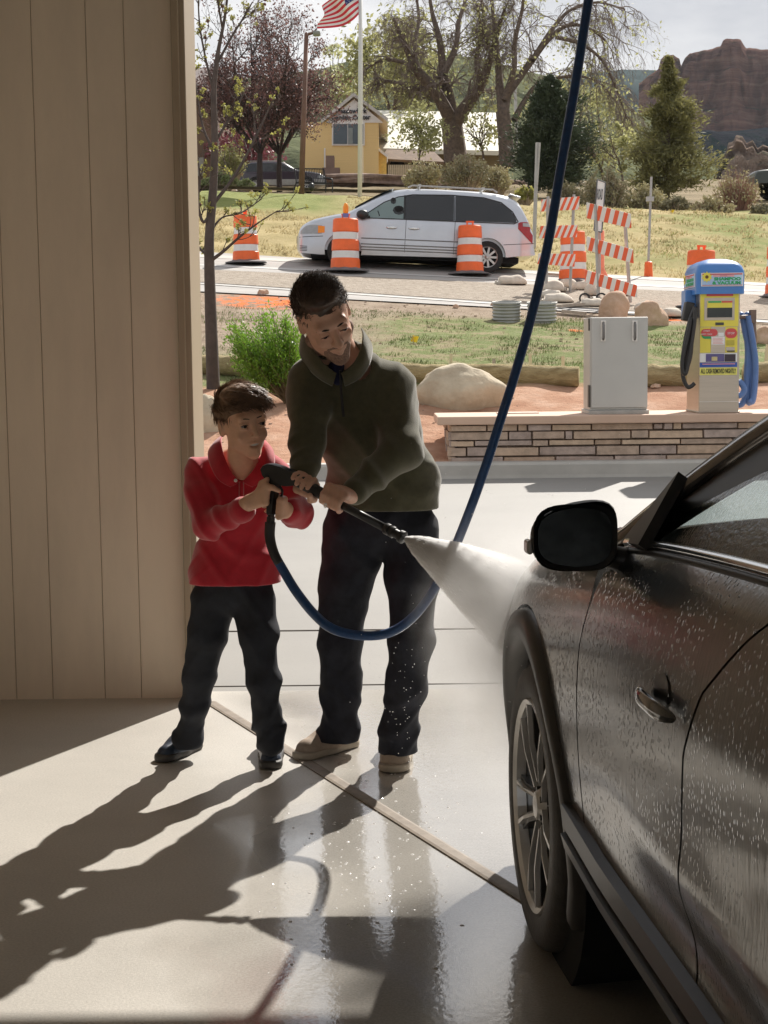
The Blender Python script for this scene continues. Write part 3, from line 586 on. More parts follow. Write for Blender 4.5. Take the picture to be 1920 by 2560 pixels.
# ------------------------------------------------------------------ barricades and posts
def stripe_mat(name, slant, per):
    m = mat(name, (.8, .77, .72), .5, .05, 5); N, L, b = nodes(m); tc = N.new('ShaderNodeTexCoord'); sp = N.new('ShaderNodeSeparateXYZ'); L.new(tc.outputs['Object'], sp.inputs[0])
    a = N.new('ShaderNodeMath'); a.operation = 'MULTIPLY_ADD'; a.inputs[1].default_value = slant; L.new(sp.outputs[2], a.inputs[0]); L.new(sp.outputs[0], a.inputs[2])
    d = N.new('ShaderNodeMath'); d.operation = 'DIVIDE'; d.inputs[1].default_value = per; L.new(a.outputs[0], d.inputs[0])
    f = N.new('ShaderNodeMath'); f.operation = 'FRACT'; L.new(d.outputs[0], f.inputs[0]); g = N.new('ShaderNodeMath'); g.operation = 'GREATER_THAN'; g.inputs[1].default_value = .5; L.new(f.outputs[0], g.inputs[0])
    x = N.new('ShaderNodeMix'); x.data_type = 'RGBA'; L.new(g.outputs[0], x.inputs[0]); x.inputs[6].default_value = (.78, .74, .68, 1); x.inputs[7].default_value = (.83, .13, .045, 1); L.new(x.outputs[2], b.inputs['Base Color']); return m
GALV = mat('galvanised_steel', (.42, .41, .39), .5, .1, 5, metal=.4)
def rail(t, corners, Y0, Y1, m, name='rail'):
    p = [F(corners[0][0], corners[0][1], Y0), F(corners[1][0], corners[1][1], Y1), F(corners[2][0], corners[2][1], Y1), F(corners[3][0], corners[3][1], Y0)]
    B = MB(); o = Vector((0, .035, 0)); B.add([*p, *[q + o for q in p]], [(3, 2, 1, 0), (4, 5, 6, 7), (0, 1, 5, 4), (1, 2, 6, 5), (2, 3, 7, 6), (3, 0, 4, 7)]); return B.build(name, m, t, bevel=.004)
g1 = G(1231, 634); YA = g1.y
t = thing('road_barricade', 'three rail striped barricade crossed by the blue hose', 'barricade', g1, world=True, group='striped road barricades')
sm1 = stripe_mat('stripes_a', -.42, .112)
rail(t, [(1170, 431), (1252, 424), (1251, 452), (1168, 457)], YA + .1, YA, sm1); rail(t, [(1168, 488), (1248, 486), (1246, 512), (1165, 515)], YA + .1, YA, sm1); rail(t, [(1163, 547), (1243, 549), (1241, 576), (1161, 570)], YA + .1, YA, sm1)
for (a, b2) in (((1240, 420), (1231, 636)), ((1184, 424), (1180, 628))):
    B = MB(); B.box((0, 0, 0), (1, 1, 1)); pa, pb = F(*a, YA + .06), F(*b2, YA + .06); B = MB(); B.tube([pa, pb], .028, 4); B.build('post', GALV, t)
    B = MB(); B.box((pb.x, YA, pb.z), (.07, 1.3, .06), rx=.15); B.build('foot', GALV, t)
g2 = G(1293, 655); YB = g2.y
t = thing('road_barricade', 'tilted three rail striped barricade beside the white sign', 'barricade', g2, world=True, group='striped road barricades')
sm2 = stripe_mat('stripes_b', -.22, .150)
rail(t, [(1267, 437), (1363, 462), (1364, 493), (1268, 471)], YB + .2, YB - .2, sm2); rail(t, [(1267, 510), (1368, 539), (1369, 569), (1268, 540)], YB + .2, YB - .2, sm2); rail(t, [(1264, 582), (1376, 616), (1377, 643), (1264, 610)], YB + .2, YB - .2, sm2)
for (a, b2) in (((1287, 442), (1293, 656)), ((1349, 462), (1362, 662))):
    pa, pb = F(*a, YB + .12), F(*b2, YB + .12); B = MB(); B.tube([pa, pb], .032, 4); B.build('post', GALV, t)
    B = MB(); B.box((pb.x, YB, pb.z + .02), (.08, 1.3, .06), rx=.15); B.build('foot', GALV, t)
gs = onG(1290, YB + 3.2); Ys = gs.y
t = thing('road_sign', 'white rectangular sign leaning behind the tilted barricade', 'sign', gs, world=True)
p = [F(1290, 388, Ys), F(1308, 394, Ys), F(1300, 502, Ys), F(1283, 498, Ys)]; B = MB(); B.m = 0; o = Vector((0, .015, 0)); B.add([*p, *[q + o for q in p]], [(3, 2, 1, 0), (4, 5, 6, 7), (0, 1, 5, 4), (1, 2, 6, 5), (2, 3, 7, 6), (3, 0, 4, 7)])
bo = B.build('sign_panel', WHT, t)
c0 = F(1296, 421, Ys - .01); vs, fs = text_geo('ROAD', .2, .002, bold=.003); wx_ = max(v[0] for v in vs) - min(v[0] for v in vs); B = MB(); ww = (F(1303, 420, Ys) - F(1291, 420, Ys)).length
B.add(vs, fs, Matrix.Translation(c0) @ Matrix.Rotation(.08, 4, 'Y') @ RX90 @ Matrix.Diagonal((ww / wx_, 1.5, 1, 1))); B.build('lettering', mat('letter_grey', (.12, .13, .14), .6), bo)
B = MB(); e = .02; 
for a, b2 in ((0, 1), (1, 2), (2, 3), (3, 0)): B.tube([p[a] + Vector((0, -.006, 0)), p[b2] + Vector((0, -.006, 0))], .012, 4)
B.build('border', mat('letter_grey', (.12, .13, .14)), bo)
pm = F(1295, 500, Ys + .05); B = MB(); B.tube([pm, Vector((pm.x, pm.y, gs.z - .1))], .03, 4); B.tube([pm, F(1298, 400, Ys + .05)], .02, 4); B.build('post', GALV, t)
g = onG(1298, YB + 4); t = thing('delineator_post', 'faded orange delineator behind the tilted barricade', 'marker post', g, world=True); ta = F(1300, 575, g.y); tb = F(1300, 560, g.y)
zt_ = F(1298, 558, g.y).z + .55; B = MB(); B.lathe([(.16, g.z), (.15, g.z + .1), (.08, g.z + .25), (.075, zt_), (.03, zt_ + .03)], 16, Matrix.Translation((g.x, g.y, 0))); B.build('tube', mat('faded_orange', (.88, .25, .14), .5), t, smooth=True); B = MB(); B.lathe([(.076 + .004, zt_ - .35), (.08, zt_ - .2)], 16, Matrix.Translation((g.x, g.y, 0)), cap=False); B.build('reflective_band', BW, t)
for (a, b2, r_, lb, nm) in (((1161, 308), (1153, 575), .05, 'tall grey steel post behind the silver van', 'steel_post'), ((1407, 382), (1399, 598), .028, 'thin weathered pole standing on the dry grass bank', 'steel_post')):
    g = G(b2[0], b2[1] - 2) if nm != 'x' else None
    if a[0] == 1161: g = onG(1155, 37.0)
    pa = F(*a, g.y); t = thing(nm, lb, 'post', g, world=True); B = MB(); B.tube([Vector((g.x, g.y, g.z - .2)), pa], r_, 6); B.build('pole', GALV, t)
    B = MB()
    if a[0] == 1161: B.tube([F(1166, 308, g.y - .06), F(1160, 400, g.y - .06)], .025, 4); B.build('upper_channel', GALV, t)
    else: B.box(F(1404, 430, g.y), (.16, .1, .1)); B.build('bracket', GALV, t); B = MB(); gg = g; B.lathe([(.1, gg.z - .1), (.08, gg.z + .28), (.05, gg.z + .3)], 10, Matrix.Translation((gg.x, gg.y - .1, 0))); B.build('orange_sleeve', OR, t)
# ------------------------------------------------------------------ sandbags
SB = mat('sandbag_cloth', (.62, .55, .46), .85, .12, 8, bump=.5, bscale=60)
def sandbag(fx, fy, L_, H_, rz, lb, seed, Yo=0):
    g = G(fx, fy); r3 = random.Random(seed); o = Vector((seed * 3.7, 1, 2)); R = Matrix.Rotation(rz, 3, 'Z'); B = MB(); nu, nv = 22, 14; vs = []
    for i in range(nu + 1):
        u = i / nu * 2 - 1; rad = (1 - abs(u) ** 3.2) ** .5 if abs(u) < .999 else 0; rad = max(rad, .12 if u < 0 else .02)
        if u < -.8: rad = .30 + .1 * math.sin(u * 40)
        for j in range(nv):
            a = 2 * PI * j / nv; p = Vector((u * L_ / 2, math.cos(a) * L_ * .28 * rad, max(0, math.sin(a)) * H_ * rad + H_ * .05 * math.sin(a)))
            p *= 1 + .18 * mnoise.noise(p * 6 + o); q = R @ p; vs.append(q + g + Vector((0, Yo, .02)))
    fs = [(i * nv + j, i * nv + (j + 1) % nv, (i + 1) * nv + (j + 1) % nv, (i + 1) * nv + j) for i in range(nu) for j in range(nv)] + [tuple(range(nv)), tuple(nu * nv + j for j in range(nv))[::-1]]
    B.add(vs, fs); t = B.build('sandbag', SB, org=g, smooth=True); tag(t, lb, 'sandbag', 'white sandbags round the barricades')
for k, a in enumerate([(1105, 617, .62, .17, .1, 'sandbag lying alone on the gravel beside the blue hose'), (1196, 632, .5, .2, 2.9, 'fat pale sandbag at the left foot of the left barricade'), (1205, 655, .6, .14, .2, 'flat sandbag nearest the right corrugated pipe'),
        (1188, 645, .5, .13, 2.7, 'sandbag half behind the blue hose, above the right pipe'), (1228, 622, .42, .15, .3, 'tan sandbag just left of the barricade post'), (1262, 628, .5, .16, .1, 'sandbag between the two barricades'), (1278, 640, .42, .24, 1.9, 'bulging white sandbag hung on the tilted barricade foot'),
        (1278, 664, .5, .13, .1, 'crumpled sandbag by the small wheel under the tilted barricade'), (1395, 672, .42, .14, 2.8, 'sandbag right of the boulders'), (1340, 640, .5, .18, .3, 'sandbag behind the round boulder'), (1452, 686, .4, .13, .6, 'sandbag by the left side of the vacuum machine')]): sandbag(*a, seed=k + 1)
B = MB(); gw = G(1280, 657)
for dx_ in (-.13, .17): B.lathe([(.07, -.02), (.1, -.025), (.1, .025), (.07, .02)], 16, Matrix.Translation((gw.x + dx_, gw.y + .1, gw.z + .1)) @ RX90, cap=False); 
B.tube([(gw.x - .13, gw.y + .1, gw.z + .1), (gw.x + .17, gw.y + .1, gw.z + .1)], .015, 6); B.build('trolley_wheels', BKP, org=gw, smooth=True); o = bpy.data.objects['trolley_wheels']; tag(o, 'small black wheels among the sandbags under the barricade', 'wheels')
# timber lying on the gravel
TW = mat('weathered_timber', (.42, .35, .28), .85, .15, 4, stretch=(1, 8, 8))
for k, (a, b2, lb) in enumerate([((1208, 668), (1280, 662), 'weathered plank on the gravel behind the pipes'), ((1215, 680), (1265, 684), 'short plank lying in front of the gravel edge'), ((1178, 597), (1231, 601), 'timber bar at the left barricade base')]):
    pa, pb = G(*a), G(*b2); B = MB(); d = pb - pa; M = Matrix.Translation((pa + pb) / 2 + Vector((0, 0, .05))) @ d.to_track_quat('X', 'Z').to_matrix().to_4x4(); B.box((0, 0, 0), (d.length, .12, .05), M); o = B.build('plank', TW, org=pa); tag(o, lb, 'plank')
# ------------------------------------------------------------------ corrugated pipes
CP = mat('corrugated_metal', (.38, .38, .35), .45, .08, 4, metal=.4)
def cpipe(fx, fy, wF, hF, lb):
    g = G(fx, fy); s = g.y / FPX * K; r = wF * s / 2; h = hF * s; t = thing('corrugated_pipe', lb, 'pipe', g, world=True, group='short corrugated pipe sections on the grass edge')
    pr = []; n = 6 * 6
    for i in range(n + 1): pr.append((r * (1 + .045 * math.cos(i / 6 * 2 * PI)), h * i / n - .05))
    B = MB(); M = Matrix.Translation(g) @ Matrix.Rotation(.1, 4, 'X'); B.lathe(pr, 28, M, cap=False); B.lathe([(q[0] - .03, q[1]) for q in pr][::-1], 28, M, cap=False); B.build('pipe_wall', CP, t, smooth=True)
    B = MB(); B.lathe([(r * 1.06, h - .07), (r * 1.07, h - .04), (r * .97, h - .04), (r * .96, h - .09)], 28, M, cap=False); B.build('rim', CP, t, smooth=True)
cpipe(1094, 690, 60, 42, 'corrugated pipe section left of the blue hose'); cpipe(1170, 692, 62, 44, 'corrugated pipe section crossed by the blue hose')
# ------------------------------------------------------------------ rocks
BR = mat('boulder_pale', (.42, .35, .25), .9, .2, 2.2, bump=.8, bscale=9, col2=(.60, .52, .38), bdist=.03); BT = mat('boulder_tan', (.44, .28, .18), .9, .2, 2, bump=.8, bscale=10, col2=(.62, .44, .32), bdist=.03)
def boulder(fx, fy, wF, hF, lb, m, seed, dep=.8, flat=.35, rough=.25, cat='boulder', grp=None, rz=0):
    g = G(fx, fy); s = g.y / FPX * K; w_ = wF * s / 2; h_ = hF * s; g2_ = g + Vector((0, w_ * dep * .8, 0)); o = rock('boulder' if cat == 'boulder' else cat, m, g2_ + Vector((0, 0, h_ * .30)), (w_ * .98, w_ * dep, h_ * .72), seed, flat=flat + .1, rough=rough, rz=rz); tag(o, lb, cat, grp); return o
boulder(997, 884, 190, 96, 'large pale boulder beside the stone planter wall', BR, 11, .6, .5, .16)
boulder(447, 938, 62, 76, 'grey boulder between the bay wall and the boy', BR, 5, .8, .5, .2)
boulder(1330, 690, 68, 54, 'round tan boulder behind the grey cabinet', BT, 8, .8, .4, .16); boulder(1411, 706, 74, 54, 'pinkish boulder with orange paint on its left side', BT, 3, .8, .4, .22)
boulder(1655, 745, 40, 36, 'brown rock at the right edge of the grass', BT, 6); boulder(1600, 800, 1, 1, 'x', BT, 9).name = 'del'
bpy.data.objects.remove(bpy.data.objects['del'])
st = [(562, 815, 15, 9, 'small red stone right of the boy hair'), (540, 806, 14, 11, 'rough brown stone left of the bush stems'), (568, 638, 22, 13, 'brown stone above the orange marking paint'), (1192, 665, 10, 8, 'x'), (1335, 838, 24, 7, 'flat pink stone right behind the cabinet'), (1418, 838, 20, 8, 'flat stone left of the vacuum machine'), (1068, 662, 13, 10, 'stone at the grass edge above the left pipe'), (475, 642, 12, 6, 'x2'), (985, 665, 12, 6, 'small stone on the grass edge above the yellow flag')]
for k, (fx, fy, a, b2, lb) in enumerate(st):
    if lb[0] == 'x': continue
    boulder(fx, fy, a, b2, lb, BT, 20 + k, .8, .4, .3, 'stone', 'small loose stones')
# gravel scatter, one mass
r2 = random.Random(9); B = MB()
for k in range(700):
    if k < 260: fx, fy = r2.uniform(430, 1120), r2.uniform(800, 965)
    elif k < 400: fx, fy = r2.uniform(430, 1650), r2.uniform(640, 800)
    else: fx, fy = r2.uniform(600, 1650), r2.uniform(590, 690)
    g = G(fx, fy)
    if g.y < 15.4: continue
    s = r2.uniform(.006, .02) * (1 if k < 260 else 1.4); z = gelev(g.x, g.y); vs = [(g.x + s * math.cos(a) * r2.uniform(.6, 1.3), g.y + s * math.sin(a) * r2.uniform(.6, 1.3), z - .005 + h) for h in (0, s * .8) for a in (0, 1.2, 2.5, 3.8, 5)]
    B.add(vs, [(0, 1, 6, 5), (1, 2, 7, 6), (2, 3, 8, 7), (3, 4, 9, 8), (4, 0, 5, 9), (5, 6, 7, 8, 9)])
B.build('pebbles', mat('pebble', (.45, .33, .25), .9, .3, 3), kind='stuff')
# ------------------------------------------------------------------ straw wattle, stakes, flags
SW = mat('straw', (.34, .26, .12), .95, .3, 6, bump=1.0, bscale=40, col2=(.55, .45, .24), stretch=(.6, 3, 3), bdist=.04)
def wattle(P, r_, lb):
    pts = [G(*p) for p in P]; pts = spline([q + Vector((0, 0, r_ * .7)) for q in pts], 24); B = MB(); rr = [r_ * (1 + .13 * mnoise.noise(Vector((p.x * 2.3, 0, 0)))) for p in pts]; B.tube(pts, rr, 14)
    V = [Vector(v) for v in B.v]; B.v = [tuple(v + Vector((0, 0, 1)) * .02 * mnoise.noise(v * 9)) for v in V]; o = B.build('straw_wattle', SW, org=pts[0], smooth=True); tag(o, lb, 'straw roll', 'straw rolls edging the grass')
wattle([(400, 806), (470, 806), (560, 812)], .13, 'straw roll left of the green bush, behind the young trunk')
wattle([(640, 822), (800, 824), (900, 824), (1080, 826), (1250, 832)], .13, 'long straw roll between the boulder and the cabinet'); wattle([(1380, 832), (1500, 832), (1560, 832)], .14, 'straw roll between cabinet and vacuum machine'); wattle([(1610, 826), (1700, 822)], .14, 'straw roll right of the vacuum hose')
SK = mat('stake_wood', (.72, .60, .40), .8, .1, 6)
for k, (fx, fy, h, lb) in enumerate([(1146, 812, 45, 'wooden stake left of the grey cabinet, second from the hose'), (1216, 818, 48, 'wooden stake nearest the grey cabinet'), (974, 792, 28, 'wooden stake behind the large pale boulder'), (1066, 806, 30, 'dark wooden stake right behind the pale boulder'), (1654, 800, 55, 'wooden stake at the right edge of the photo')]):
    g = G(fx, fy); s = g.y / FPX * K; B = MB(); B.box((g.x, g.y, g.z + h * s / 2 - .05), (.04, .02, h * s + .1), ry=.03 * (k - 1)); o = B.build('wooden_stake', SK if k != 3 else TW, org=g); tag(o, lb, 'stake', 'wooden stakes by the straw rolls')
YF = mat('flag_yellow', (.95, .66, .02), .6, .05, 5)
for fx, fy, s_, lb in ((893, 742, 1, 'small yellow marker flag on the grass behind the man'), (1679 * 0 + 1451, 461, 1.7, 'tiny yellow marker flag on the bank under the conifer'), (1438 + 0, 0, 0, '')):
    if not s_: continue
    g = G(fx, fy); s = g.y / FPX * K * (1 if s_ == 1 else .45); t = thing('marker_flag', lb, 'flag', g, world=True); B = MB(); B.tube([g, g + Vector((-.01, 0, .1)), g + Vector((.03, 0, 14 * s))], .004, 4); B.build('wire', GALV, t)
    B = MB(); B.grid(lambda u, v: (g.x + (u * 13 - 6 + v * 5) * s, g.y + .02 * math.sin(u * 5), g.z + (4 + v * 13 - u * 3) * s), 8, 4); B.build('flag_sheet', YF, t, solid=.002)
# ------------------------------------------------------------------ vehicles far and near
def interp(x, P):
    if P[0][0] > P[-1][0]: P = P[::-1]
    if x <= P[0][0]: return P[0][1]
    for a, b in zip(P, P[1:]):
        if x <= b[0]:
            t = (x - a[0]) / (b[0] - a[0] + 1e-9); return a[1] + (b[1] - a[1]) * t
    return P[-1][1]
def sinterp(x, P):
    if P[0][0] > P[-1][0]: P = P[::-1]
    if x <= P[0][0]: return P[0][1]
    for i in range(len(P) - 1):
        if x <= P[i + 1][0]:
            a, b = P[i], P[i + 1]; t = (x - a[0]) / (b[0] - a[0] + 1e-9)
            m0 = (b[1] - P[i - 1][1]) / (b[0] - P[i - 1][0]) if i > 0 else (b[1] - a[1]) / (b[0] - a[0])
            m1 = (P[i + 2][1] - a[1]) / (P[i + 2][0] - a[0]) if i + 2 < len(P) else (b[1] - a[1]) / (b[0] - a[0]); h = b[0] - a[0]
            return (2 * t ** 3 - 3 * t * t + 1) * a[1] + (t ** 3 - 2 * t * t + t) * h * m0 + (-2 * t ** 3 + 3 * t * t) * b[1] + (t ** 3 - t * t) * h * m1
    return P[-1][1]
TYRE = mat('tyre_rubber', (.022, .021, .02), .75, .2, 20); ALU = mat('alloy_wheel', (.48, .47, .45), .3, .05, 6, metal=.8); DARK = mat('dark_void', (.008, .008, .008), .9)
DG = mat('dark_glass', (.012, .013, .014), .06, .05, 3, coat=.5); TRIM = mat('black_trim', (.02, .02, .02), .45, .1, 9)
CHR = mat('chrome', (.7, .7, .7), .12, .02, 3, metal=1)
def glass_mat(name, col, alpha):
    m = bpy.data.materials.new(name); m.use_nodes = True; N = m.node_tree.nodes; L = m.node_tree.links; N.remove(N['Principled BSDF'])
    g = N.new('ShaderNodeBsdfGlossy'); g.inputs[0].default_value = (1, 1, 1, 1); g.inputs[1].default_value = .03; t = N.new('ShaderNodeBsdfTransparent'); t.inputs[0].default_value = (*col, 1)
    lw = N.new('ShaderNodeLayerWeight'); lw.inputs[0].default_value = .5; pw = N.new('ShaderNodeMath'); pw.operation = 'POWER'; pw.inputs[1].default_value = 4.5; L.new(lw.outputs['Facing'], pw.inputs[0]); f = N.new('ShaderNodeMath'); f.operation = 'MULTIPLY_ADD'; f.inputs[1].default_value = .9; f.inputs[2].default_value = .06; L.new(pw.outputs[0], f.inputs[0]); x = N.new('ShaderNodeMixShader'); L.new(f.outputs[0], x.inputs[0]); L.new(t.outputs[0], x.inputs[1]); L.new(g.outputs[0], x.inputs[2]); L.new(x.outputs[0], N['Material Output'].inputs[0]); return m
CG = glass_mat('clear_glass', (.55, .62, .58), .5); CG2 = glass_mat('screen_clear', (.88, .93, .92), .5)
def boolean_cut(o, cutters):
    for c in cutters:
        md = o.modifiers.new('cut', 'BOOLEAN'); md.operation = 'DIFFERENCE'; md.object = c; md.solver = 'EXACT'
    bpy.context.view_layer.update(); dg = bpy.context.evaluated_depsgraph_get(); me = bpy.data.meshes.new_from_object(o.evaluated_get(dg)); o.modifiers.clear(); o.data = me
    for c in cutters: bpy.data.objects.remove(c)
def side_car(root, top, bot, plan, W_, axles, R_, paint, belt, roofin=.26, nz_=14, rows=None, low=None):
    """shell of a car pointing to -x; top/bot : z curves over x; plan: half width factor over x"""
    x0, x1 = top[0][0], top[-1][0]; n = 90; xs = [x0 + (x1 - x0) * i / n for i in range(n + 1)]
    def lat(x, z):
        hw = W_ / 2 * interp(x, plan); zt_ = sinterp(x, top); zb_ = interp(x, bot); zz = (z - .2) / .8
        k = 1 - .045 * max(0, (.5 - z) / .35) ** 2
        if z > belt: k -= roofin * (z - belt) / .8 * 1.0
        e = zt_ - z
        if e < .10: k *= 1 - .16 * (1 - e / .10) ** 2
        return hw * k
    B = MB(); V = []; rr = nz_
    for x in xs:
        zb_ = interp(x, bot); zt_ = sinterp(x, top); ring = []
        for j in range(rr + 1): z = zb_ + (zt_ - zb_) * (1 - (1 - j / rr) ** 1.35); ring.append((x, -lat(x, z), z))
        y = lat(x, zt_); cr = [(x, -y + 2 * y * t, zt_ + .035 * (1 - (2 * t - 1) ** 2)) for t in (.12, .3, .5, .7, .88)]
        ring = ring + cr + [(p[0], -p[1], p[2]) for p in ring[::-1]]; V.append(ring)
    m = len(V[0]); vs = [p for r in V for p in r]; fs = [(i * m + j, i * m + j + 1, (i + 1) * m + j + 1, (i + 1) * m + j) for i in range(n) for j in range(m - 1)] + [(i * m + m - 1, i * m, (i + 1) * m, (i + 1) * m + m - 1) for i in range(n)]
    fs += [tuple(range(m))[::-1], tuple(n * m + j for j in range(m))]; B.add(vs, fs); body = B.build('body', paint, root, smooth=True, auto=35)
    cs = []
    for ax in axles:
        for sg in (-1, 1):
            C = MB(); C.lathe([(R_ * 1.16, -.16), (R_ * 1.16, .16)], 28, Matrix.Translation((ax, sg * (W_ / 2 - .06), R_ * 1.03)) @ RX90); c = C.build('cut', paint); c.data.materials.clear(); c.data.materials.append(DARK); cs.append(c)
    boolean_cut(body, cs)
    for ax in axles:
        for sg in (-1, 1): wheel(root, ax, sg * (W_ / 2 - .035), R_, sg)
    return body, lat
def wheel(root, x, y, R_, sg, rim=.66, spokes=9, wd=.2, M0=None, parts=False):
    M = Matrix.Translation((x, y - sg * wd / 2, R_)) @ Matrix.Rotation(-sg * PI / 2, 4, 'X')
    B = MB(); B.lathe([(R_ * rim, -wd / 2), (R_ * .92, -wd / 2), (R_, -wd * .35), (R_, wd * .35), (R_ * .93, wd / 2), (R_ * rim, wd / 2 - .01), (R_ * rim, -wd / 2)], 32, M, cap=False); w_ = B.build('wheel', TYRE, root, smooth=True, auto=50)
    B = MB(); rr = R_ * rim; B.lathe([(rr, wd / 2 - .008), (rr * .93, wd / 2 - .015), (rr * .9, wd / 2 - .06)], 32, M, cap=False); B.lathe([(.02, wd / 2 - .01), (.055, wd / 2 - .02), (.06, wd / 2 - .05)], 16, M)
    for k in range(spokes):
        a = 2 * PI * k / spokes; B.box((rr * .53, 0, wd / 2 - .035), (rr * .86, .045, .025), M @ Matrix.Rotation(a, 4, 'Z'))
    B.build('rim', ALU, w_)
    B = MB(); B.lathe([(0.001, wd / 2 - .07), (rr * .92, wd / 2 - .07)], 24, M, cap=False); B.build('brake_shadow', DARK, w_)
def panel(root, name, m, lat, lo, hi, x0, x1, n=20, rows=4, off=.006, side=-1, parent=None):
    B = MB(); B.grid(lambda u, v: (lambda x: (lambda z: (x, side * (lat(x, z) + off), z))(lo(x) + (hi(x) - lo(x)) * v))(x0 + (x1 - x0) * u), n, rows); return B.build(name, m, parent or root, smooth=True)
def strip(root, name, m, lat, pts, r_=.006, off=.004, side=-1):
    B = MB(); P = []
    for (a, b) in zip(pts, pts[1:]):
        for k in range(6): t = k / 6; P.append((a[0] + (b[0] - a[0]) * t, a[1] + (b[1] - a[1]) * t))
    P.append(pts[-1]); B.tube([(x, side * (lat(x, z) + off), z) for x, z in P], r_, 5); return B.build(name, m, root)
# silver minivan : x from 0 (nose) to 5.05
gv = G(1062, 597); Yv = G(1062, 597).y + .2
s_ = Yv / FPX
def vx(px): return (px - 735) * 5.02 / 602
van = thing('silver_minivan', 'silver minivan with dark rear windows driving behind the barrels', 'minivan', (0, 0, 0))
SIL = mat('silver_paint', (.55, .575, .62), .30, .05, 1.5, metal=.6, coat=.6)
top = [(0, .62), (.03, .74), (.12, .86), (.35, .98), (.8, 1.10), (1.05, 1.16), (1.30, 1.30), (1.75, 1.55), (2.05, 1.665), (2.5, 1.715), (3.2, 1.72), (4.0, 1.695), (4.45, 1.62), (4.65, 1.50), (4.85, 1.18), (4.96, .92), (5.02, .78), (5.04, .50)]
bot = [(0, .36), (.1, .27), (.5, .25), (1.3, .27), (3.8, .30), (4.4, .34), (5.04, .42)]
plan = [(0, .62), (.08, .80), (.3, .92), (.8, .98), (1.6, 1), (4.0, 1), (4.7, .96), (5.04, .86)]
body, lat = side_car(van, top, bot, plan, 1.99, (.98, 4.02), .335, SIL, 1.02)
WBm = Matrix.Identity(4)
def wl(x): return 1.045 + .015 * (x - 1.8) / 2
def wh(x): return sinterp(x, [(1.34, 1.07), (1.5, 1.18), (1.8, 1.37), (2.1, 1.50), (2.4, 1.56), (3.2, 1.585), (3.9, 1.56), (4.25, 1.48), (4.5, 1.30), (4.62, 1.09)])
for side in (-1, 1):
    panel(van, 'front_window', CG if side < 0 else DG, lat, wl, wh, 1.40, 2.22, side=side, off=.016); panel(van, 'middle_window', DG, lat, wl, wh, 2.26, 3.28, side=side); panel(van, 'rear_window', DG, lat, wl, wh, 3.31, 4.60, side=side)
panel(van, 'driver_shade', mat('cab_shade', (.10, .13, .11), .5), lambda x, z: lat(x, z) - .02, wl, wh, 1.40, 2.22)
drv = MB(); drv.sphere((2.00, -(lat(2.0, 1.38) - .045), 1.38), (.085, .055, .12)); drv.sphere((2.12, -(lat(2.1, 1.16) - .045), 1.16), (.16, .055, .17)); drv.tube([(1.72, -lat(1.7, 1.09), 1.09), (1.68, -lat(1.7, 1.2) , 1.20)], .012, 6); drv.build('driver_silhouette', DARK, van, smooth=True)
for a in ([(1.34, 1.055), (1.8, 1.385), (2.1, 1.515), (2.4, 1.575), (3.2, 1.6), (3.9, 1.575), (4.27, 1.49), (4.52, 1.30), (4.64, 1.09), (4.55, 1.045), (1.34, 1.04)],): strip(van, 'window_trim', TRIM, lat, a, .011)
strip(van, 'pillar', TRIM, lat, [(2.24, 1.05), (2.24, 1.55)], .022); strip(van, 'pillar', TRIM, lat, [(3.295, 1.06), (3.295, 1.57)], .01)
for x in (1.22, 2.27, 3.30): strip(van, 'door_seam', DARK, lat, [(x, .36), (x + .01, 1.03)], .005, .001)
for z in (.62, .50, .44, .385): strip(van, 'side_moulding', mat('moulding', (.22, .21, .20), .5, metal=.3), lat, [(1.35, z), (3.6, z)], .012)
for x in (1.98, 2.45): B = MB(); B.sphere((x, -(lat(x, .86) + .012), .86), (.12, .022, .035)); B.build('door_handle', CHR, van, smooth=True)
B = MB(); B.sphere((1.36, -1.06, 1.10), (.13, .09, .10)); B.box((1.42, -.98, 1.06), (.2, .12, .05)); B.build('mirror', TRIM, van, smooth=True)
panel(van, 'headlight', mat('headlight', (.34, .36, .37), .12, coat=1), lat, lambda x: .665 + .02 * x, lambda x: sinterp(x, [(.06, .72), (.2, .84), (.5, .85), (.62, .83)]), .07, .52, off=.008); panel(van, 'indicator', HO, lat, lambda x: .69 + .08 * (x - .44), lambda x: .845 - .08 * (x - .44), .44, .58, off=.012)
panel(van, 'tail_light', mat('tail_red', (.33, .008, .012), .2, coat=.4), lat, lambda x: .98 - (x - 4.6) * .9, lambda x: sinterp(x, [(4.6, 1.04), (4.7, 1.09), (4.9, 1.08), (4.98, 1.0)]), 4.64, 4.97, off=.008); panel(van, 'reverse_light', mat('headlight', (.7, .7, .7)), lat, lambda x: 1.00, lambda x: 1.075, 4.74, 4.95, off=.014)
strip(van, 'bumper_line', DARK, lat, [(4.35, .60), (5.0, .66)], .006); strip(van, 'bumper_line', DARK, lat, [(.05, .60), (.55, .63)], .006)
for k in range(4): strip(van, 'bumper_grille', DARK, lat, [(.07, .42 - k * .03), (.22, .41 - k * .03)], .006)
panel(van, 'number_plate_bracket', TRIM, lambda x, z: lat(x, z) * .5, lambda x: .50, lambda x: .66, -.02, .02)
B = MB(); B.tube([(2.3, -.66, 1.74), (2.4, -.66, 1.785), (4.1, -.66, 1.77), (4.2, -.66, 1.71)], .018, 6); B.tube([(2.3, .66, 1.74), (2.4, .66, 1.785), (4.1, .66, 1.77), (4.2, .66, 1.71)], .018, 6); B.box((2.55, 0, 1.80), (.06, 1.35, .03)); B.box((3.9, 0, 1.79), (.06, 1.35, .03)); B.build('roof_rack', ALU, van)
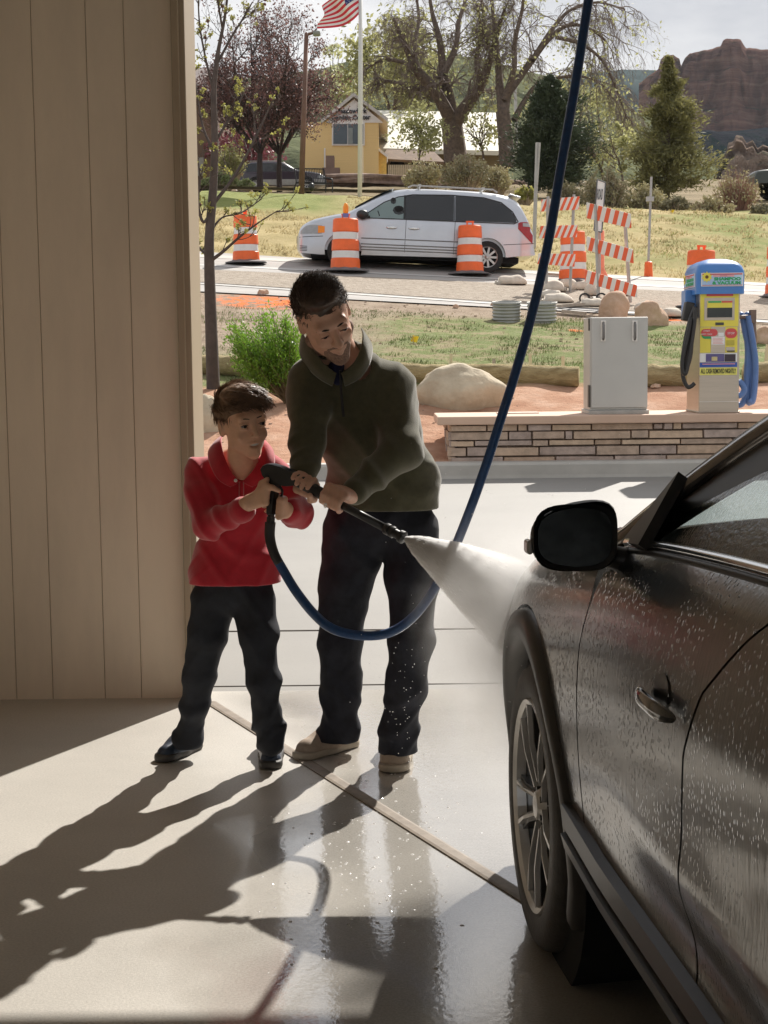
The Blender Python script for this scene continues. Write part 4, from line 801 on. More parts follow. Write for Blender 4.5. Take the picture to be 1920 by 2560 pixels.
B = MB(); B.grid(lambda u, v: (1.20 + .80 * v, -.72 + 1.44 * u, sinterp(1.20 + .80 * v, top) + .045), 8, 8); B.build('windscreen', mat('screen_glass', (.35, .42, .44), .08, coat=1), van, smooth=True)
B = MB(); B.box((4.58, 0, 1.66), (.25, 1.3, .03), ry=.25); B.build('spoiler', SIL, van, bevel=.01)
B = MB(); B.box((2.5, 0, .30), (4.4, 1.6, .12)); B.build('underbody', DARK, van)
Xv = W(735, 600, Yv).x; gx = Xv + 2.5; slope = math.atan((elev(Xv + 4.02, Yv) - elev(Xv + .98, Yv)) / 3.04)
sv = (W(1337, 600, Yv).x - Xv) / 5.04; van.scale = (sv,) * 3; van.location = (Xv, Yv + 1.0, elev(Xv, Yv) + .05); van.rotation_euler = (0, -slope, math.radians(1.5))
# dark wagon parked far up by the yellow building
gw = onG(525, 79); wg = thing('parked_wagon', 'dark purple wagon with grey lower sides parked by the bench', 'car', (0, 0, 0))
PUR = mat('plum_paint', (.035, .022, .035), .3, .05, 2, coat=.8)
topw = [(0, .75), (.08, 1.05), (.35, 1.36), (.75, 1.47), (1.6, 1.50), (2.4, 1.44), (3.05, 1.08), (3.3, 1.0), (4.1, .90), (4.5, .74), (4.62, .5)]
body, latw = side_car(wg, topw, [(0, .35), (.8, .22), (3.8, .22), (4.62, .3)], [(0, .82), (.4, .95), (1, 1), (3.6, 1), (4.3, .9), (4.62, .7)], 1.74, (.95, 3.62), .32, PUR, .92)
panel(wg, 'side_window', DG, latw, lambda x: .95, lambda x: sinterp(x, [(.45, 1.30), (.8, 1.38), (2.2, 1.37), (2.6, 1.2), (2.95, .99)]), .45, 2.9)
for x0, x1 in ((.05, .62), (1.3, 3.25), (4.0, 4.55)): panel(wg, 'lower_cladding', mat('wagon_grey', (.36, .35, .33), .4, metal=.3), latw, lambda x: .26, lambda x: .55, x0, x1)
panel(wg, 'tail_light', mat('tail_red', (.6, .02, .02)), latw, lambda x: .74, lambda x: .88, .03, .3, off=.01); panel(wg, 'headlight', mat('headlight', (.6, .6, .6)), latw, lambda x: .60, lambda x: .74, 4.2, 4.55, off=.01)
B = MB(); B.tube([(.5, -.6, 1.52), (2.2, -.6, 1.54)], .02, 6); B.build('roof_rail', ALU, wg)
wg.location = (gw.x, gw.y + .9, gw.z + .15); wg.scale = (.97,) * 3
# dark vehicle at the far right
g = onG(1628, 62); t = thing('dark_pickup', 'dark vehicle cut off by the right edge behind the shrubs', 'truck', (0, 0, 0)); topd = [(0, .8), (.1, 1.0), (1.3, 1.05), (1.5, 1.1), (2.1, 1.75), (3.4, 1.78), (3.6, 1.1), (5.2, 1.05), (5.3, .7)]
body, latd = side_car(t, topd, [(0, .5), (5.3, .5)], [(0, .9), (.5, 1), (4.8, 1), (5.3, .95)], 1.9, (.95, 4.3), .40, mat('truck_paint', (.03, .04, .03), .35, coat=.5), 1.05); panel(t, 'side_window', DG, latd, lambda x: 1.1, lambda x: sinterp(x, [(1.75, 1.35), (2.1, 1.66), (3.3, 1.66)]), 1.75, 3.4); t.location = (g.x, g.y + 1, g.z + .25)
# ================================================================== foreground car (u forward, l left, z up)
PA = mat('car_paint', (.026, .027, .028), .30, .10, 30, metal=.4, coat=1, bump=.13, bscale=9, stretch=(14, 14, 1.1), bdist=.004)

def wet_paint(m):
    N, L, b = nodes(m); b.inputs['Coat Roughness'].default_value = .04; tc = N.new('ShaderNodeTexCoord'); vo = N.new('ShaderNodeTexVoronoi'); vo.inputs['Scale'].default_value = 120; vo.inputs['Randomness'].default_value = 1
    mp = N.new('ShaderNodeMapping'); mp.inputs['Scale'].default_value = (1, 1, .6); L.new(tc.outputs['Object'], mp.inputs[0]); L.new(mp.outputs[0], vo.inputs[0]); mr = N.new('ShaderNodeMapRange'); mr.inputs[1].default_value = .32; mr.inputs[2].default_value = .05; mr.inputs[4].default_value = 1; L.new(vo.outputs['Distance'], mr.inputs[0])
    nz = N.new('ShaderNodeTexNoise'); nz.inputs['Scale'].default_value = 6; nz.inputs['Detail'].default_value = 4; L.new(tc.outputs['Object'], nz.inputs[0]); m2 = N.new('ShaderNodeMapRange'); m2.inputs[1].default_value = .42; m2.inputs[2].default_value = .58; L.new(nz.outputs[0], m2.inputs[0]); mu = N.new('ShaderNodeMath'); mu.operation = 'MULTIPLY'; L.new(mr.outputs[0], mu.inputs[0]); L.new(m2.outputs[0], mu.inputs[1])
    bp = N.new('ShaderNodeBump'); bp.inputs['Strength'].default_value = .9; bp.inputs['Distance'].default_value = .0016; L.new(mu.outputs[0], bp.inputs['Height']); old = b.inputs['Normal'].links[0].from_socket; L.new(old, bp.inputs['Normal']); L.new(bp.outputs[0], b.inputs['Coat Normal'])
wet_paint(PA)
car = thing('dark_crossover', 'wet dark grey crossover car at the right being sprayed', 'car', (0, 0, 0))
C0 = Vector((.33, 3.5, 0)); dirv = Vector((-.0787, .9969, 0)).normalized(); HWc = .92
ctr = C0 + Vector((dirv.y, -dirv.x, 0)) * HWc
car.matrix_world = Matrix.Translation(ctr) @ Matrix(((dirv.x, -dirv.y, 0, 0), (dirv.y, dirv.x, 0, 0), (0, 0, 1, 0), (0, 0, 0, 1)))
car.location = ctr; car.rotation_euler = (0, 0, math.atan2(dirv.y, dirv.x))
def shz(u): return sinterp(u, [(-3.7, 1.06), (-2.5, 1.11), (-1.6, 1.085), (-.9, 1.045), (-.5, 1.005), (-.2, .965), (.2, .905), (.55, .83), (.85, .74), (.95, .66)])
def L_(u, z):
    pl_ = 1 - .10 * max(0, (u - .10) / .83) ** 1.6 - .22 * max(0, (u - .45) / .5) ** 2.4 - .10 * max(0, (-u - 3.0) / .7) ** 2
    zz = z / shz(u); k = sinterp(zz, [(.2, .955), (.33, .975), (.45, .985), (.62, 1.0), (.78, 1.0), (.88, .982), (.95, .955), (1.0, .915)])
    k += .012 * math.exp(-(u / .42) ** 2) * math.exp(-((z - .62) / .3) ** 2)
    k += .010 * math.exp(-((z - .60) / .05) ** 2) * smooth((-u - .6) / .8) - .010 * math.exp(-((z - .50) / .06) ** 2) * smooth((-u - .6) / .8)
    return HWc * pl_ * k
def cgrid(name, m, fn, nu, nv, parent=None, smooth_=True, both=False, solid=0):
    B = MB(); B.grid(fn, nu, nv)
    if both: B.grid(lambda u, v: (lambda p: (p[0], -p[1], p[2]))(fn(1 - u, v)), nu, nv)
    return B.build(name, m, parent or car, smooth=smooth_, solid=solid)
RA = .335; ZA = .338; RO2 = .465
def sill(u): return .452 - .0 * u
def arc_u(z): return -math.sqrt(max(0, RO2 ** 2 - (z - ZA) ** 2))
def fedge(z): return -.560 - .05 * smooth((z - .8) / .25)
# fender : ruled between the cladding arc and the outer outline
def fend(s):
    def fn(t, v):
        a = math.radians(166) + (math.radians(14) - math.radians(166)) * t; iu, iz = math.cos(a) * RO2, ZA + math.sin(a) * RO2
        # outer outline
        st = fedge(shz(-.6)) + .0045; ou = st + (.93 - st) * smooth((t - .12) / .88) * .985 if t > .12 else st
        oz = iz if t < .001 else min(shz(ou), iz + (shz(ou) - iz) * smooth(t / .30))
        if t <= .3: ou = max(ou, fedge(oz) + .0045) if t > .12 else fedge(oz) + .0045
        if t > .72: oz = shz(ou) - (shz(ou) - iz) * smooth((t - .72) / .28) * .92
        u = iu + (ou - iu) * v; z = iz + (oz - iz) * v; return (u, s * L_(u, z), z)
    return fn
cgrid('front_fender', PA, fend(1), 60, 16); cgrid('front_fender', PA, fend(-1), 60, 16)
# doors
def redge(z): return interp(z, [(.45, -1.315), (.62, -1.30), (.80, -1.31), (.90, -1.37), (1.0, -1.50), (1.09, -1.64)])
def redge2(z): return interp(z, [(.45, -2.35), (.8, -2.5), (1.1, -2.75)])
def door(s, fe, re, top_=None):
    def fn(t, v):
        z0 = sill(0); zt_ = shz(-.6 - .9 * t) - .001; z = z0 + (zt_ - z0) * v; u = fe(z) + (re(z) - fe(z)) * t; z = z0 + (shz(u) - z0) * v; u = fe(z) + (re(z) - fe(z)) * t
        e = min(t, 1 - t, v * 1.2) * 110; r_ = 0; return (u, s * (L_(u, z) - r_), z)
    return fn
g_ = .0045
for s in (1, -1):
    df = cgrid('front_door', PA, door(s, lambda z: fedge(z) - g_, lambda z: redge(z) + g_), 60, 40)
    if s == 1: DF = df
    cgrid('rear_door', PA, door(s, lambda z: redge(z) - g_, lambda z: redge2(z) + g_), 50, 40)
    def rq(t, v):
        u0 = redge2(1.0) - g_; u = u0 + (-3.72 - u0) * t; zl = .45 if u < -3.2 else max(.45, ZA + math.sqrt(max(0, .46 ** 2 - (u + 2.85) ** 2))); z = zl + (shz(u) - zl) * v; return (u, s * L_(u, z), z)
    cgrid('rear_quarter', PA, rq, 40, 16)
# dark inner shell so the seams read black
for s in (1, -1): cgrid('inner_shell', DARK, lambda t, v: (lambda u: (lambda z: (u, s * (L_(u, z) - .03), z))(.45 + (shz(u) - .49) * v))(-.48 - 3.0 * t), 40, 8)
# arch cladding
for s in (1, -1):
    for cu, R1 in ((0, RO2 - .004), (-2.85, .455)):
        def cl(t, v):
            a = math.radians(198 - 216 * t) if cu == 0 else math.radians(190 - 200 * t); w_ = (0, .1, .5, .88, 1)[int(round(v * 4))]; r_ = R1 - (R1 - .385) * w_; u = cu + math.cos(a) * r_; z = ZA + math.sin(a) * r_
            l = L_(cu + math.cos(a) * R1, max(.3, min(z, .8))) + (-.012, .012, .016, .012, -.04)[int(round(v * 4))]; return (u, s * l, z)
        cgrid('wheel_arch_trim', mat('clad', (.028, .026, .024), .42, .1, 12, coat=.15), cl, 40, 4)
# rocker cladding and pale lower lip
def rock_(t, v):
    u = -.43 - 2.0 * t; P = [(.452, .0), (.445, .018), (.40, .016), (.388, .004), (.384, .020), (.352, .012), (.33, -.05)]; i = int(round(v * 6)); z, o = P[i]; return (u, L_(u, .46) + o, z + .02 * max(0, 1 - t * 6))
for s in (1, -1): cgrid('sill_trim', MATS['clad'], lambda t, v: (lambda p: (p[0], s * p[1], p[2]))(rock_(t, v)), 20, 6, smooth_=False)
cgrid('sill_lip', mat('sill_lip', (.07, .06, .055), .3, .1, 8, metal=.7), lambda t, v: (-.60 - 1.9 * t, L_(-.6 - 1.9 * t, .46) + .005 - .022 * v * v, .378 - .055 * v), 20, 4)
# hood, bumper, roof, screen
cgrid('bonnet', PA, lambda t, v: (lambda u: (u, (1 - 2 * v) * (L_(u, shz(u)) - .004), shz(u) + .065 * (1 - (2 * v - 1) ** 2) ** .6 * (1 - .5 * max(0, u))))(-.52 + 1.40 * t), 36, 24)
cgrid('front_bumper', PA, lambda t, v: (lambda a: (.80 + .16 * (1 - abs(2 * v - 1) ** 2.4), (1 - 2 * v) * L_(.82, .55) * 1.0, .25 + .50 * t))(0), 8, 24)
def bside(s): return lambda t, v: (lambda u: (u, s * (L_(u, max(.3, .25 + .50 * v)) - .012), .25 + .44 * v))(.455 + .35 * t)
cgrid('bumper_side', PA, bside(1), 10, 10); cgrid('bumper_side', PA, bside(-1), 10, 10)
def rz_(u): return sinterp(u, [(-.50, 1.01), (-.75, 1.135), (-1.0, 1.245), (-1.3, 1.345), (-1.7, 1.425), (-2.2, 1.455), (-2.9, 1.42), (-3.3, 1.34), (-3.72, 1.10)])
def rl_(u): return sinterp(u, [(-.50, .815), (-1.0, .70), (-1.5, .635), (-2.2, .615), (-3.0, .60), (-3.72, .66)])
cgrid('windscreen', CG2, lambda t, v: (lambda u: (u, (1 - 2 * v) * (rl_(u) - .03), rz_(u) + .05 * (1 - (2 * v - 1) ** 2) - .005))(-.52 - .93 * t), 16, 14)
cgrid('roof', PA, lambda t, v: (lambda u: (u, (1 - 2 * v) * rl_(u), rz_(u) + .05 * (1 - (2 * v - 1) ** 2)))(-1.45 - 2.26 * t), 24, 14)
cgrid('tailgate', PA, lambda t, v: (-3.72 - .03 * math.sin(PI * v), (1 - 2 * t) * L_(-3.72, .6) * (1 - .2 * v), .45 + .65 * v), 10, 10)
for s in (-1, 1):
    # roof rail / A pillar : painted outer ridge and black inner seal
    us = [-.46 - .04 * i for i in range(82)]
    B = MB(); B.tube([(u, s * (rl_(u) + .0), rz_(u)) for u in us], [.026] * 82, 8); B.build('roof_pillar', mat('pillar_paint', (.10, .085, .075), .22, .1, 9, metal=.4, coat=1), car, smooth=True)
    def rib(t, v):
        u = -.60 - 3.0 * t; z = rz_(u); l = rl_(u); bz = shz(u); k = v * .085; dz = max(z - bz, .01); return (u - k * .25, s * (l + .012 + k * (L_(u, bz) - l) / dz * .9), z - .012 - k)
    cgrid('window_seal', TRIM, rib, 60, 2)
    # window glass
    def wg_(t, v):
        u = -.74 - 2.7 * t; z0 = shz(u) - .004; z1 = rz_(u) - .02; z = z0 + (z1 - z0) * v; l0 = L_(u, shz(u)) - .012; l1 = rl_(u) + .0; return (u, s * (l0 + (l1 - l0) * v + .012 * math.sin(PI * v)), z)
    wmat = glass_mat('wet_window', (.52, .60, .62), .5) if s == 1 else CG2
    wg2 = cgrid('side_window', wmat, wg_, 40, 14)
    # belt chrome
    for off, m_, r_, dz in ((.0, CHR, .0085, .006), (.010, TRIM, .008, -.010), (.016, CHR, .0035, -.022)):
        B = MB(); B.tube([(u, s * (L_(u, shz(u)) + off * .6 - .002), shz(u) + dz) for u in [-.62 - .05 * i for i in range(56)]], r_, 6); B.build('belt_trim', m_, car, smooth=True)
    # black sail panel at the mirror
    B = MB(); B.add([(-.56, s * .83, shz(-.56)), (-.80, s * .855, shz(-.8) + .0), (-.86, s * .80, 1.17), (-.70, s * .775, 1.10)], [(0, 1, 2, 3)]); B.build('mirror_sail', TRIM, car, solid=.02)
    B = MB(); B.box((-1.66, s * .76, 1.24), (.06, .03, .34), rx=s * .32); B.build('centre_pillar', TRIM, car)
# wipe droplets bump on glass
N = wmat.node_tree.nodes; Lk = wmat.node_tree.links; tc = N.new('ShaderNodeTexCoord'); mp = N.new('ShaderNodeMapping'); mp.inputs['Scale'].default_value = (30, 30, 14); nz = N.new('ShaderNodeTexNoise'); nz.inputs['Scale'].default_value = 5; nz.inputs['Detail'].default_value = 3
bp = N.new('ShaderNodeBump'); bp.inputs['Strength'].default_value = .5; bp.inputs['Distance'].default_value = .003; Lk.new(tc.outputs['Object'], mp.inputs[0]); Lk.new(mp.outputs[0], nz.inputs[0]); Lk.new(nz.outputs[0], bp.inputs['Height'])
Lk.new(bp.outputs[0], [n for n in N if n.type == 'BSDF_GLOSSY'][0].inputs['Normal'])
# door handle over a flat dark patch that paints the shade of its recess
hu = -1.185; hz = .848; hl = L_(hu, hz)
B = MB(); B.grid(lambda t, v: (lambda a: (hu + .012 + .042 * math.cos(a) * v, L_(hu + .012 + .042 * math.cos(a) * v, hz + .012 + .030 * math.sin(a) * v) + .0022, hz + .012 + .030 * math.sin(a) * v))(2 * PI * t), 28, 4); B.build('handle_recess_shade', mat('recess_shade', (.006, .006, .006), .3, .02, 4, coat=.5), DF, smooth=True)
def hbar(t, v):
    x = 2 * t - 1; k = (1 - abs(x) ** 4) ** .5; a = 2 * PI * v; u = hu + .098 * x; z = hz - .004 * x * x + .0155 * k * math.sin(a); o = .020 * (1 - abs(x) ** 3.5) + .006; return (u, L_(u, hz) + o + .0085 * k * math.cos(a), z)
B = MB(); B.grid(hbar, 40, 20); B.build('door_handle', mat('handle_chrome', (.10, .10, .10), .10, .02, 3, metal=.7, coat=1), DF, smooth=True)
# side mirror
mu, ml, mz = -.70, .93, 1.045
def mirror_shape(s):
    mt = thing('x', 'x', 'x'); bpy.data.objects.remove(mt)
    def sq(t, rx_, rz2, ex=3.2):
        a = 2 * PI * t; c, s2 = math.cos(a), math.sin(a); k = (abs(c) ** ex + abs(s2) ** ex) ** (-1 / ex); return c * k * rx_, s2 * k * rz2
    cx = ml + .025; hw, hh = .078, .062
    def shell(t, v):
        k = [1.0, 1.03, 1.0, .93, .78, .5, .12][int(round(v * 6))]; d = [-.0, .012, .035, .06, .082, .098, .105][int(round(v * 6))]; x, z = sq(t, hw, hh); z *= 1 - .16 * (x / hw if x > 0 else x / hw * .3) ; z += .010 * (-x / hw) * (1 if z > 0 else 0); return (mu + d, s * (cx + x * k), mz + z * k + .0)
    o = cgrid('mirror_housing', TRIM if s > 0 else PA, shell, 40, 6); o.name = 'wing_mirror'
    B = MB(); B.grid(lambda t, v: (lambda q: (mu + .006 - .001 * v, s * (cx + q[0] * v), mz + q[1] * v * (1 - .16 * q[0] / hw if q[0] > 0 else 1)))(sq(t, hw * .88, hh * .87)), 40, 3); B.build('mirror_glass', mat('mirror_glass', (.018, .02, .018), .12, .5, 60, metal=.6), o)
    B = MB(); B.grid(lambda t, v: (lambda q: (mu + .002 + .006 * v, s * (cx + q[0] * (1.0 - .12 * v)), mz + q[1] * (1.0 - .13 * v)))(sq(t, hw, hh)), 40, 2); B.build('mirror_rim', TRIM, o, smooth=True)
    B = MB(); B.tube([(mu + .03, s * (cx - hw * .8), mz - hh * .62), (mu + .03, s * (cx - hw * 1.2), mz - hh * .75), (mu + .02, s * (ml - .13), mz - .055)], [.022, .024, .03], 8); B.build('mirror_arm', TRIM, o, smooth=True)
    B = MB(); B.box((mu + .03, s * (cx + hw + .004), mz - .018), (.04, .012, .026)); B.build('repeater_lamp', mat('lens_grey', (.45, .42, .38), .15), o, bevel=.005)
mirror_shape(1); mirror_shape(-1)
# wheels
AL2 = mat('alloy_bright', (.72, .71, .69), .25, .05, 9, metal=.35); AL3 = mat('alloy_dark', (.05, .046, .042), .35, .1, 9, metal=.5)
def bigwheel(u, s):
    wd = .235; yo = s * (L_(0, .6) - .012); M = Matrix.Translation((u, yo - s * wd / 2, RA)) @ Matrix.Rotation(-s * PI / 2, 4, 'X'); rr = .245
    B = MB(); B.lathe([(rr, -wd / 2), (.31, -wd / 2), (.333, -wd * .36), (RA, -wd * .2), (RA, wd * .25), (.330, wd * .40), (.318, wd * .47), (.30, wd * .498), (.262, wd / 2), (rr, wd / 2 - .012), (rr, -wd / 2)], 64, M, cap=False); w_ = B.build('front_wheel' if u == 0 else 'rear_wheel', mat('tyre_side', (.05, .045, .04), .55, .2, 30, bump=.2), car, smooth=True, auto=40)
    B = MB()
    for k in range(64):
        for q in (-.3, .05): B.box((RA + .001, 0, wd * q), (.008, .014, wd * .24), M @ Matrix.Rotation(2 * PI * (k + q) / 64, 4, 'Z') , rx=.3)
    B.build('tread', TYRE, w_)
    B = MB(); B.lathe([(rr + .004, wd / 2 - .01), (rr, wd / 2 - .002), (rr - .012, wd / 2 - .010), (rr - .022, wd / 2 - .06), (rr - .03, -wd / 2 + .02)], 64, M, cap=False)
    B.m = 1; B.lathe([(.003, -.02), (rr - .02, -.02)], 40, M, cap=False)
    B.m = 0; B.lathe([(.002, wd / 2 - .012), (.03, wd / 2 - .014), (.042, wd / 2 - .03), (.055, wd / 2 - .06)], 20, M)
    for k in range(5):
        a0 = 2 * PI * k / 5 + .25
        for sg in (-1, 1):
            c0 = .028 * sg; a1 = .22 * sg
            for j in range(2):
                B.m = j; z = wd / 2 - .016 - .010 * j; zt2 = wd / 2 - .008 - .012 * j; e = (.004, .012)[j]
                p = [(.05, c0 * .8 - e), (.14, .034 * sg - e), (rr - .014, (rr - .014) * a1 - e * 1.5), (rr - .014, (rr - .014) * a1 + e * 1.5), (.14, .034 * sg + e), (.05, c0 * .8 + e)]
                n = 6; MM = M @ Matrix.Rotation(a0, 4, 'Z'); B.add([(x, y, z - (.03 if x < .1 else .018 if x < .2 else 0) * 0 - .02) for x, y in p] + [(x, y, (zt2 - (.012 if x < .1 else 0))) for x, y in p], [tuple(range(6))[::-1], tuple(range(6, 12))] + [(i, (i + 1) % 6, (i + 1) % 6 + 6, i + 6) for i in range(6)], MM)
    for k in range(5): 
        B.m = 1; B.lathe([(.008, wd / 2 - .02), (.008, wd / 2 - .03)], 8, M @ Matrix.Rotation(2 * PI * k / 5, 4, 'Z') @ Matrix.Translation((.035, 0, 0)))
    B.build('rim', [AL2, AL3], w_)
for u in (0, -2.85):
    for s in (1, -1): bigwheel(u, s)
# wheel wells, floor pan, cabin
B = MB()
for s in (1, -1):
    for u in (0, -2.85): B.lathe([(.40, 0), (.42, .3), (.2, .32)], 32, Matrix.Translation((u, s * .60, ZA)) @ Matrix.Rotation(-s * PI / 2, 4, 'X') @ Matrix.Translation((0, 0, -.03)), cap=False)
B.box((-1.45, 0, .30), (4.2, 1.1, .1)); B.box((-1.42, 0, .40), (1.9, 1.62, .12)); B.build('underbody', DARK, car)
ST = mat('seat_leather', (.05, .05, .05), .5, .1, 9)
for s in (1, -1):
    B = MB(); B.box((-1.55, s * .38, .72), (.5, .48, .2)); B.box((-1.85, s * .38, 1.0), (.16, .46, .6), ry=-.25); B.sphere((-1.93, s * .38, 1.34), (.06, .13, .09)); B.build('seat', ST, car, bevel=.04)
B = MB(); B.box((-.85, 0, .88), (.45, 1.45, .2)); B.build('dashboard', ST, car, bevel=.05)
B = MB(); MM = Matrix.Translation((-1.17, .38, 1.02)) @ Matrix.Rotation(PI / 2 + .35, 4, 'Y'); B.tube([MM @ Vector((.18 * math.cos(a), .18 * math.sin(a), 0)) for a in np.linspace(0, 2 * PI, 33)], .015, 8, cap=False); B.box((0, 0, .0), (.34, .03, .02), MM); B.box((0, 0, .0), (.1, .1, .04), MM); B.build('steering_wheel', ST, car, smooth=True)
# ------------------------------------------------------------------ people
def RM3(yaw, pitch, roll): return (Matrix.Rotation(math.radians(roll), 3, 'Y') @ Matrix.Rotation(math.radians(yaw), 3, 'Z') @ Matrix.Rotation(math.radians(pitch), 3, 'X'))
SKIN = mat('skin_man', (.66, .39, .28), .5, .08, 30, sub=.15, bump=.1, bscale=300, bdist=.001); SKB = mat('skin_boy', (.72, .43, .29), .48, .06, 30, sub=.15)
HAIRM = mat('hair_man', (.060, .036, .024), .38, .3, 60); HAIRB = mat('hair_boy', (.19, .11, .062), .42, .35, 60); EYE = mat('eye_white', (.26, .23, .21), .2, .02, 3); IRIS = mat('iris', (.02, .012, .008), .1)
LIP = mat('lips', (.36, .13, .10), .4, .1, 40); BROW = mat('brow_hair', (.02, .013, .01), .6); STUB = mat('beard_stubble', (.28, .175, .13), .8, .35, 160); TEETH = mat('teeth', (.7, .68, .62), .25); SHORT = None
def head_sdf(S, o, M, s, child=False, smile=False):
    P = lambda x, y, z: np.array(o + M @ (Vector((x, y, z)) * s)); R = np.array(M)
    if child:
        S.ell(P(0, .014, .036), np.array((.076, .092, .086)) * s, R, .01); S.ell(P(0, -.026, -.018), np.array((.062, .062, .080)) * s, R, .02)
        S.cone(P(-.040, -.012, -.060), P(0, -.060, -.092), .020 * s, .019 * s, .018); S.cone(P(.040, -.012, -.060), P(0, -.060, -.092), .020 * s, .019 * s, .018)
        for q in (-1, 1): S.ell(P(q * .036, -.068, -.038), np.array((.015, .010, .015)) * s, R, .018)
        nz_ = .72
    else:
        S.ell(P(0, .014, .034), np.array((.077, .096, .088)) * s, R, .01); S.ell(P(0, -.026, -.028), np.array((.062, .064, .088)) * s, R, .02)
        for q in (-1, 1): S.cone(P(q * .050, -.004, -.062), P(0, -.062, -.106), .024 * s, .024 * s, .018); S.ell(P(q * .038, -.070, -.030), np.array((.018, .014, .016)) * s, R, .012)
        nz_ = 1.1
    S.cone(P(-.036, -.078, .022), P(.036, -.078, .022), .014 * s, .014 * s, .014)
    for q in (-1, 1): S.ell(P(q * .031, -.098, .0), np.array((.017, .014, .011)) * s, R, .012, 'sub'); S.ell(P(q * .031, -.079, .0), np.array((.0135, .012, .010)) * s, R, .004); S.ell(P(q * .031, -.0825, .0062 if child else .0035), np.array((.0150, .0125, .0062 if child else .0085)) * s, R, .003); S.ell(P(q * .031, -.0815, -.0085), np.array((.0145, .0120, .0055)) * s, R, .003)
    for q in (-1, 1): S.cone(P(q * .019, -.0905, .008), P(q * .044, -.0855, .006), .0032 * s, .003 * s, .004)
    S.cone(P(0, -.086, .008), P(0, -.102 * 1.0 - .006 * nz_, -.034), .0075 * s, .0115 * s * nz_, .009)
    for q in (-1, 1): S.ell(P(q * .0115, -.098, -.036), np.array((.0085, .010, .007)) * s * nz_, R, .006); S.ell(P(q * .006, -.106, -.044), np.array((.003, .005, .003)) * s, R, .003, 'sub')
    mw = .033 if smile else .024; mz_ = -.064
    ly_ = -.0815 if child else -.092; lr_ = .0045 if child else .006
    S.cone(P(-mw, -.080 + (.010 if smile else 0), mz_ + (.006 if smile else 0)), P(0, ly_, mz_ + .002), .0035 * s, lr_ * s, .008); S.cone(P(mw, -.080 + (.010 if smile else 0), mz_ + (.006 if smile else 0)), P(0, ly_, mz_ + .002), .0035 * s, lr_ * s, .008)
    S.cone(P(-mw * .8, -.079 + (.010 if smile else 0), mz_ - .008), P(0, ly_ + .003, mz_ - .013), .004 * s, lr_ * 1.2 * s, .008); S.cone(P(mw * .8, -.079 + (.010 if smile else 0), mz_ - .008), P(0, ly_ + .003, mz_ - .013), .004 * s, lr_ * 1.2 * s, .008)
    if smile: S.ell(P(0, -.090, mz_ - .004), np.array((.026, .017, .0068)) * s, R, .002, 'sub')
    else: S.cone(P(-mw * .9, -.094, mz_ - .004), P(mw * .9, -.094, mz_ - .004), .0016, .0016, .002, 'sub')
    for q in (-1, 1):
        E_ = np.array(M @ Matrix.Rotation(q * .35, 3, 'Z')); S.ell(P(q * (.071 if child else .073), .010, -.008), np.array((.011, .018, .029)) * s, E_, .012); S.ell(P(q * .082, .004, -.004), np.array((.005, .010, .017)) * s, E_, .004, 'sub')
    S.cone(P(0, .022, -.05), P(0, .045, -.15), (.046 if child else .056) * s, (.046 if child else .060) * s, .02)
    return P
def face_parts(root, o, M, s, child, smile):
    P = lambda x, y, z: o + M @ (Vector((x, y, z)) * s)
    M4 = M.to_4x4()
    for q in (-1, 1):
        B = MB(); B.sphere((0, 0, 0), .0118 * s, 14, 10, Matrix.Translation(P(q * .031, -.0815, .0)) @ M4); e = B.build('eye', EYE, root, smooth=True)
        zi = -.0012 if child else -.0045; B = MB(); B.sphere((0, 0, 0), (.0060 * s, .003 * s, (.0052 if child else .0028) * s), 12, 8, Matrix.Translation(P(q * .031 + (.002 if child else .001), -.0925, zi)) @ M4); B.build('iris', IRIS, e, smooth=True)
        zl = .0035 if child else -.0015; B = MB(); B.tube([P(q * .031 - .0135, -.0895, zl - .003), P(q * .031 - .006, -.0942, zl), P(q * .031 + .006, -.0942, zl), P(q * .031 + .0135, -.0895, zl - .003)], [.0006 * s, .0013 * s, .0013 * s, .0006 * s], 5); B.build('eyelashes', BROW, root, smooth=True)
        bz = .020 if child else .017; B = MB(); B.tube([P(q * .013, -.0935, bz), P(q * .024, -.0935, bz + .003), P(q * .036, -.0885, bz + .004), P(q * .049, -.0795, bz + .000)], [.0014 * s, (.0020 if child else .0031) * s, (.0018 if child else .0028) * s, .0008 * s], 6); B.build('eyebrow', BROW, root, smooth=True)
    if smile:
        B = MB(); B.grid(lambda u, v: P((u - .5) * .040, -.0757 - .0060 * (1 - (2 * u - 1) ** 2), -.0605 - .0085 * v * (1 - (2 * u - 1) ** 2)), 14, 3); B.build('teeth', TEETH, root, smooth=True)
        B = MB(); B.grid(lambda u, v: P((u - .5) * .036, -.069, -.062 - .010 * v * (1 - (2 * u - 1) ** 2)), 10, 2); B.build('mouth_interior', DARK, root)
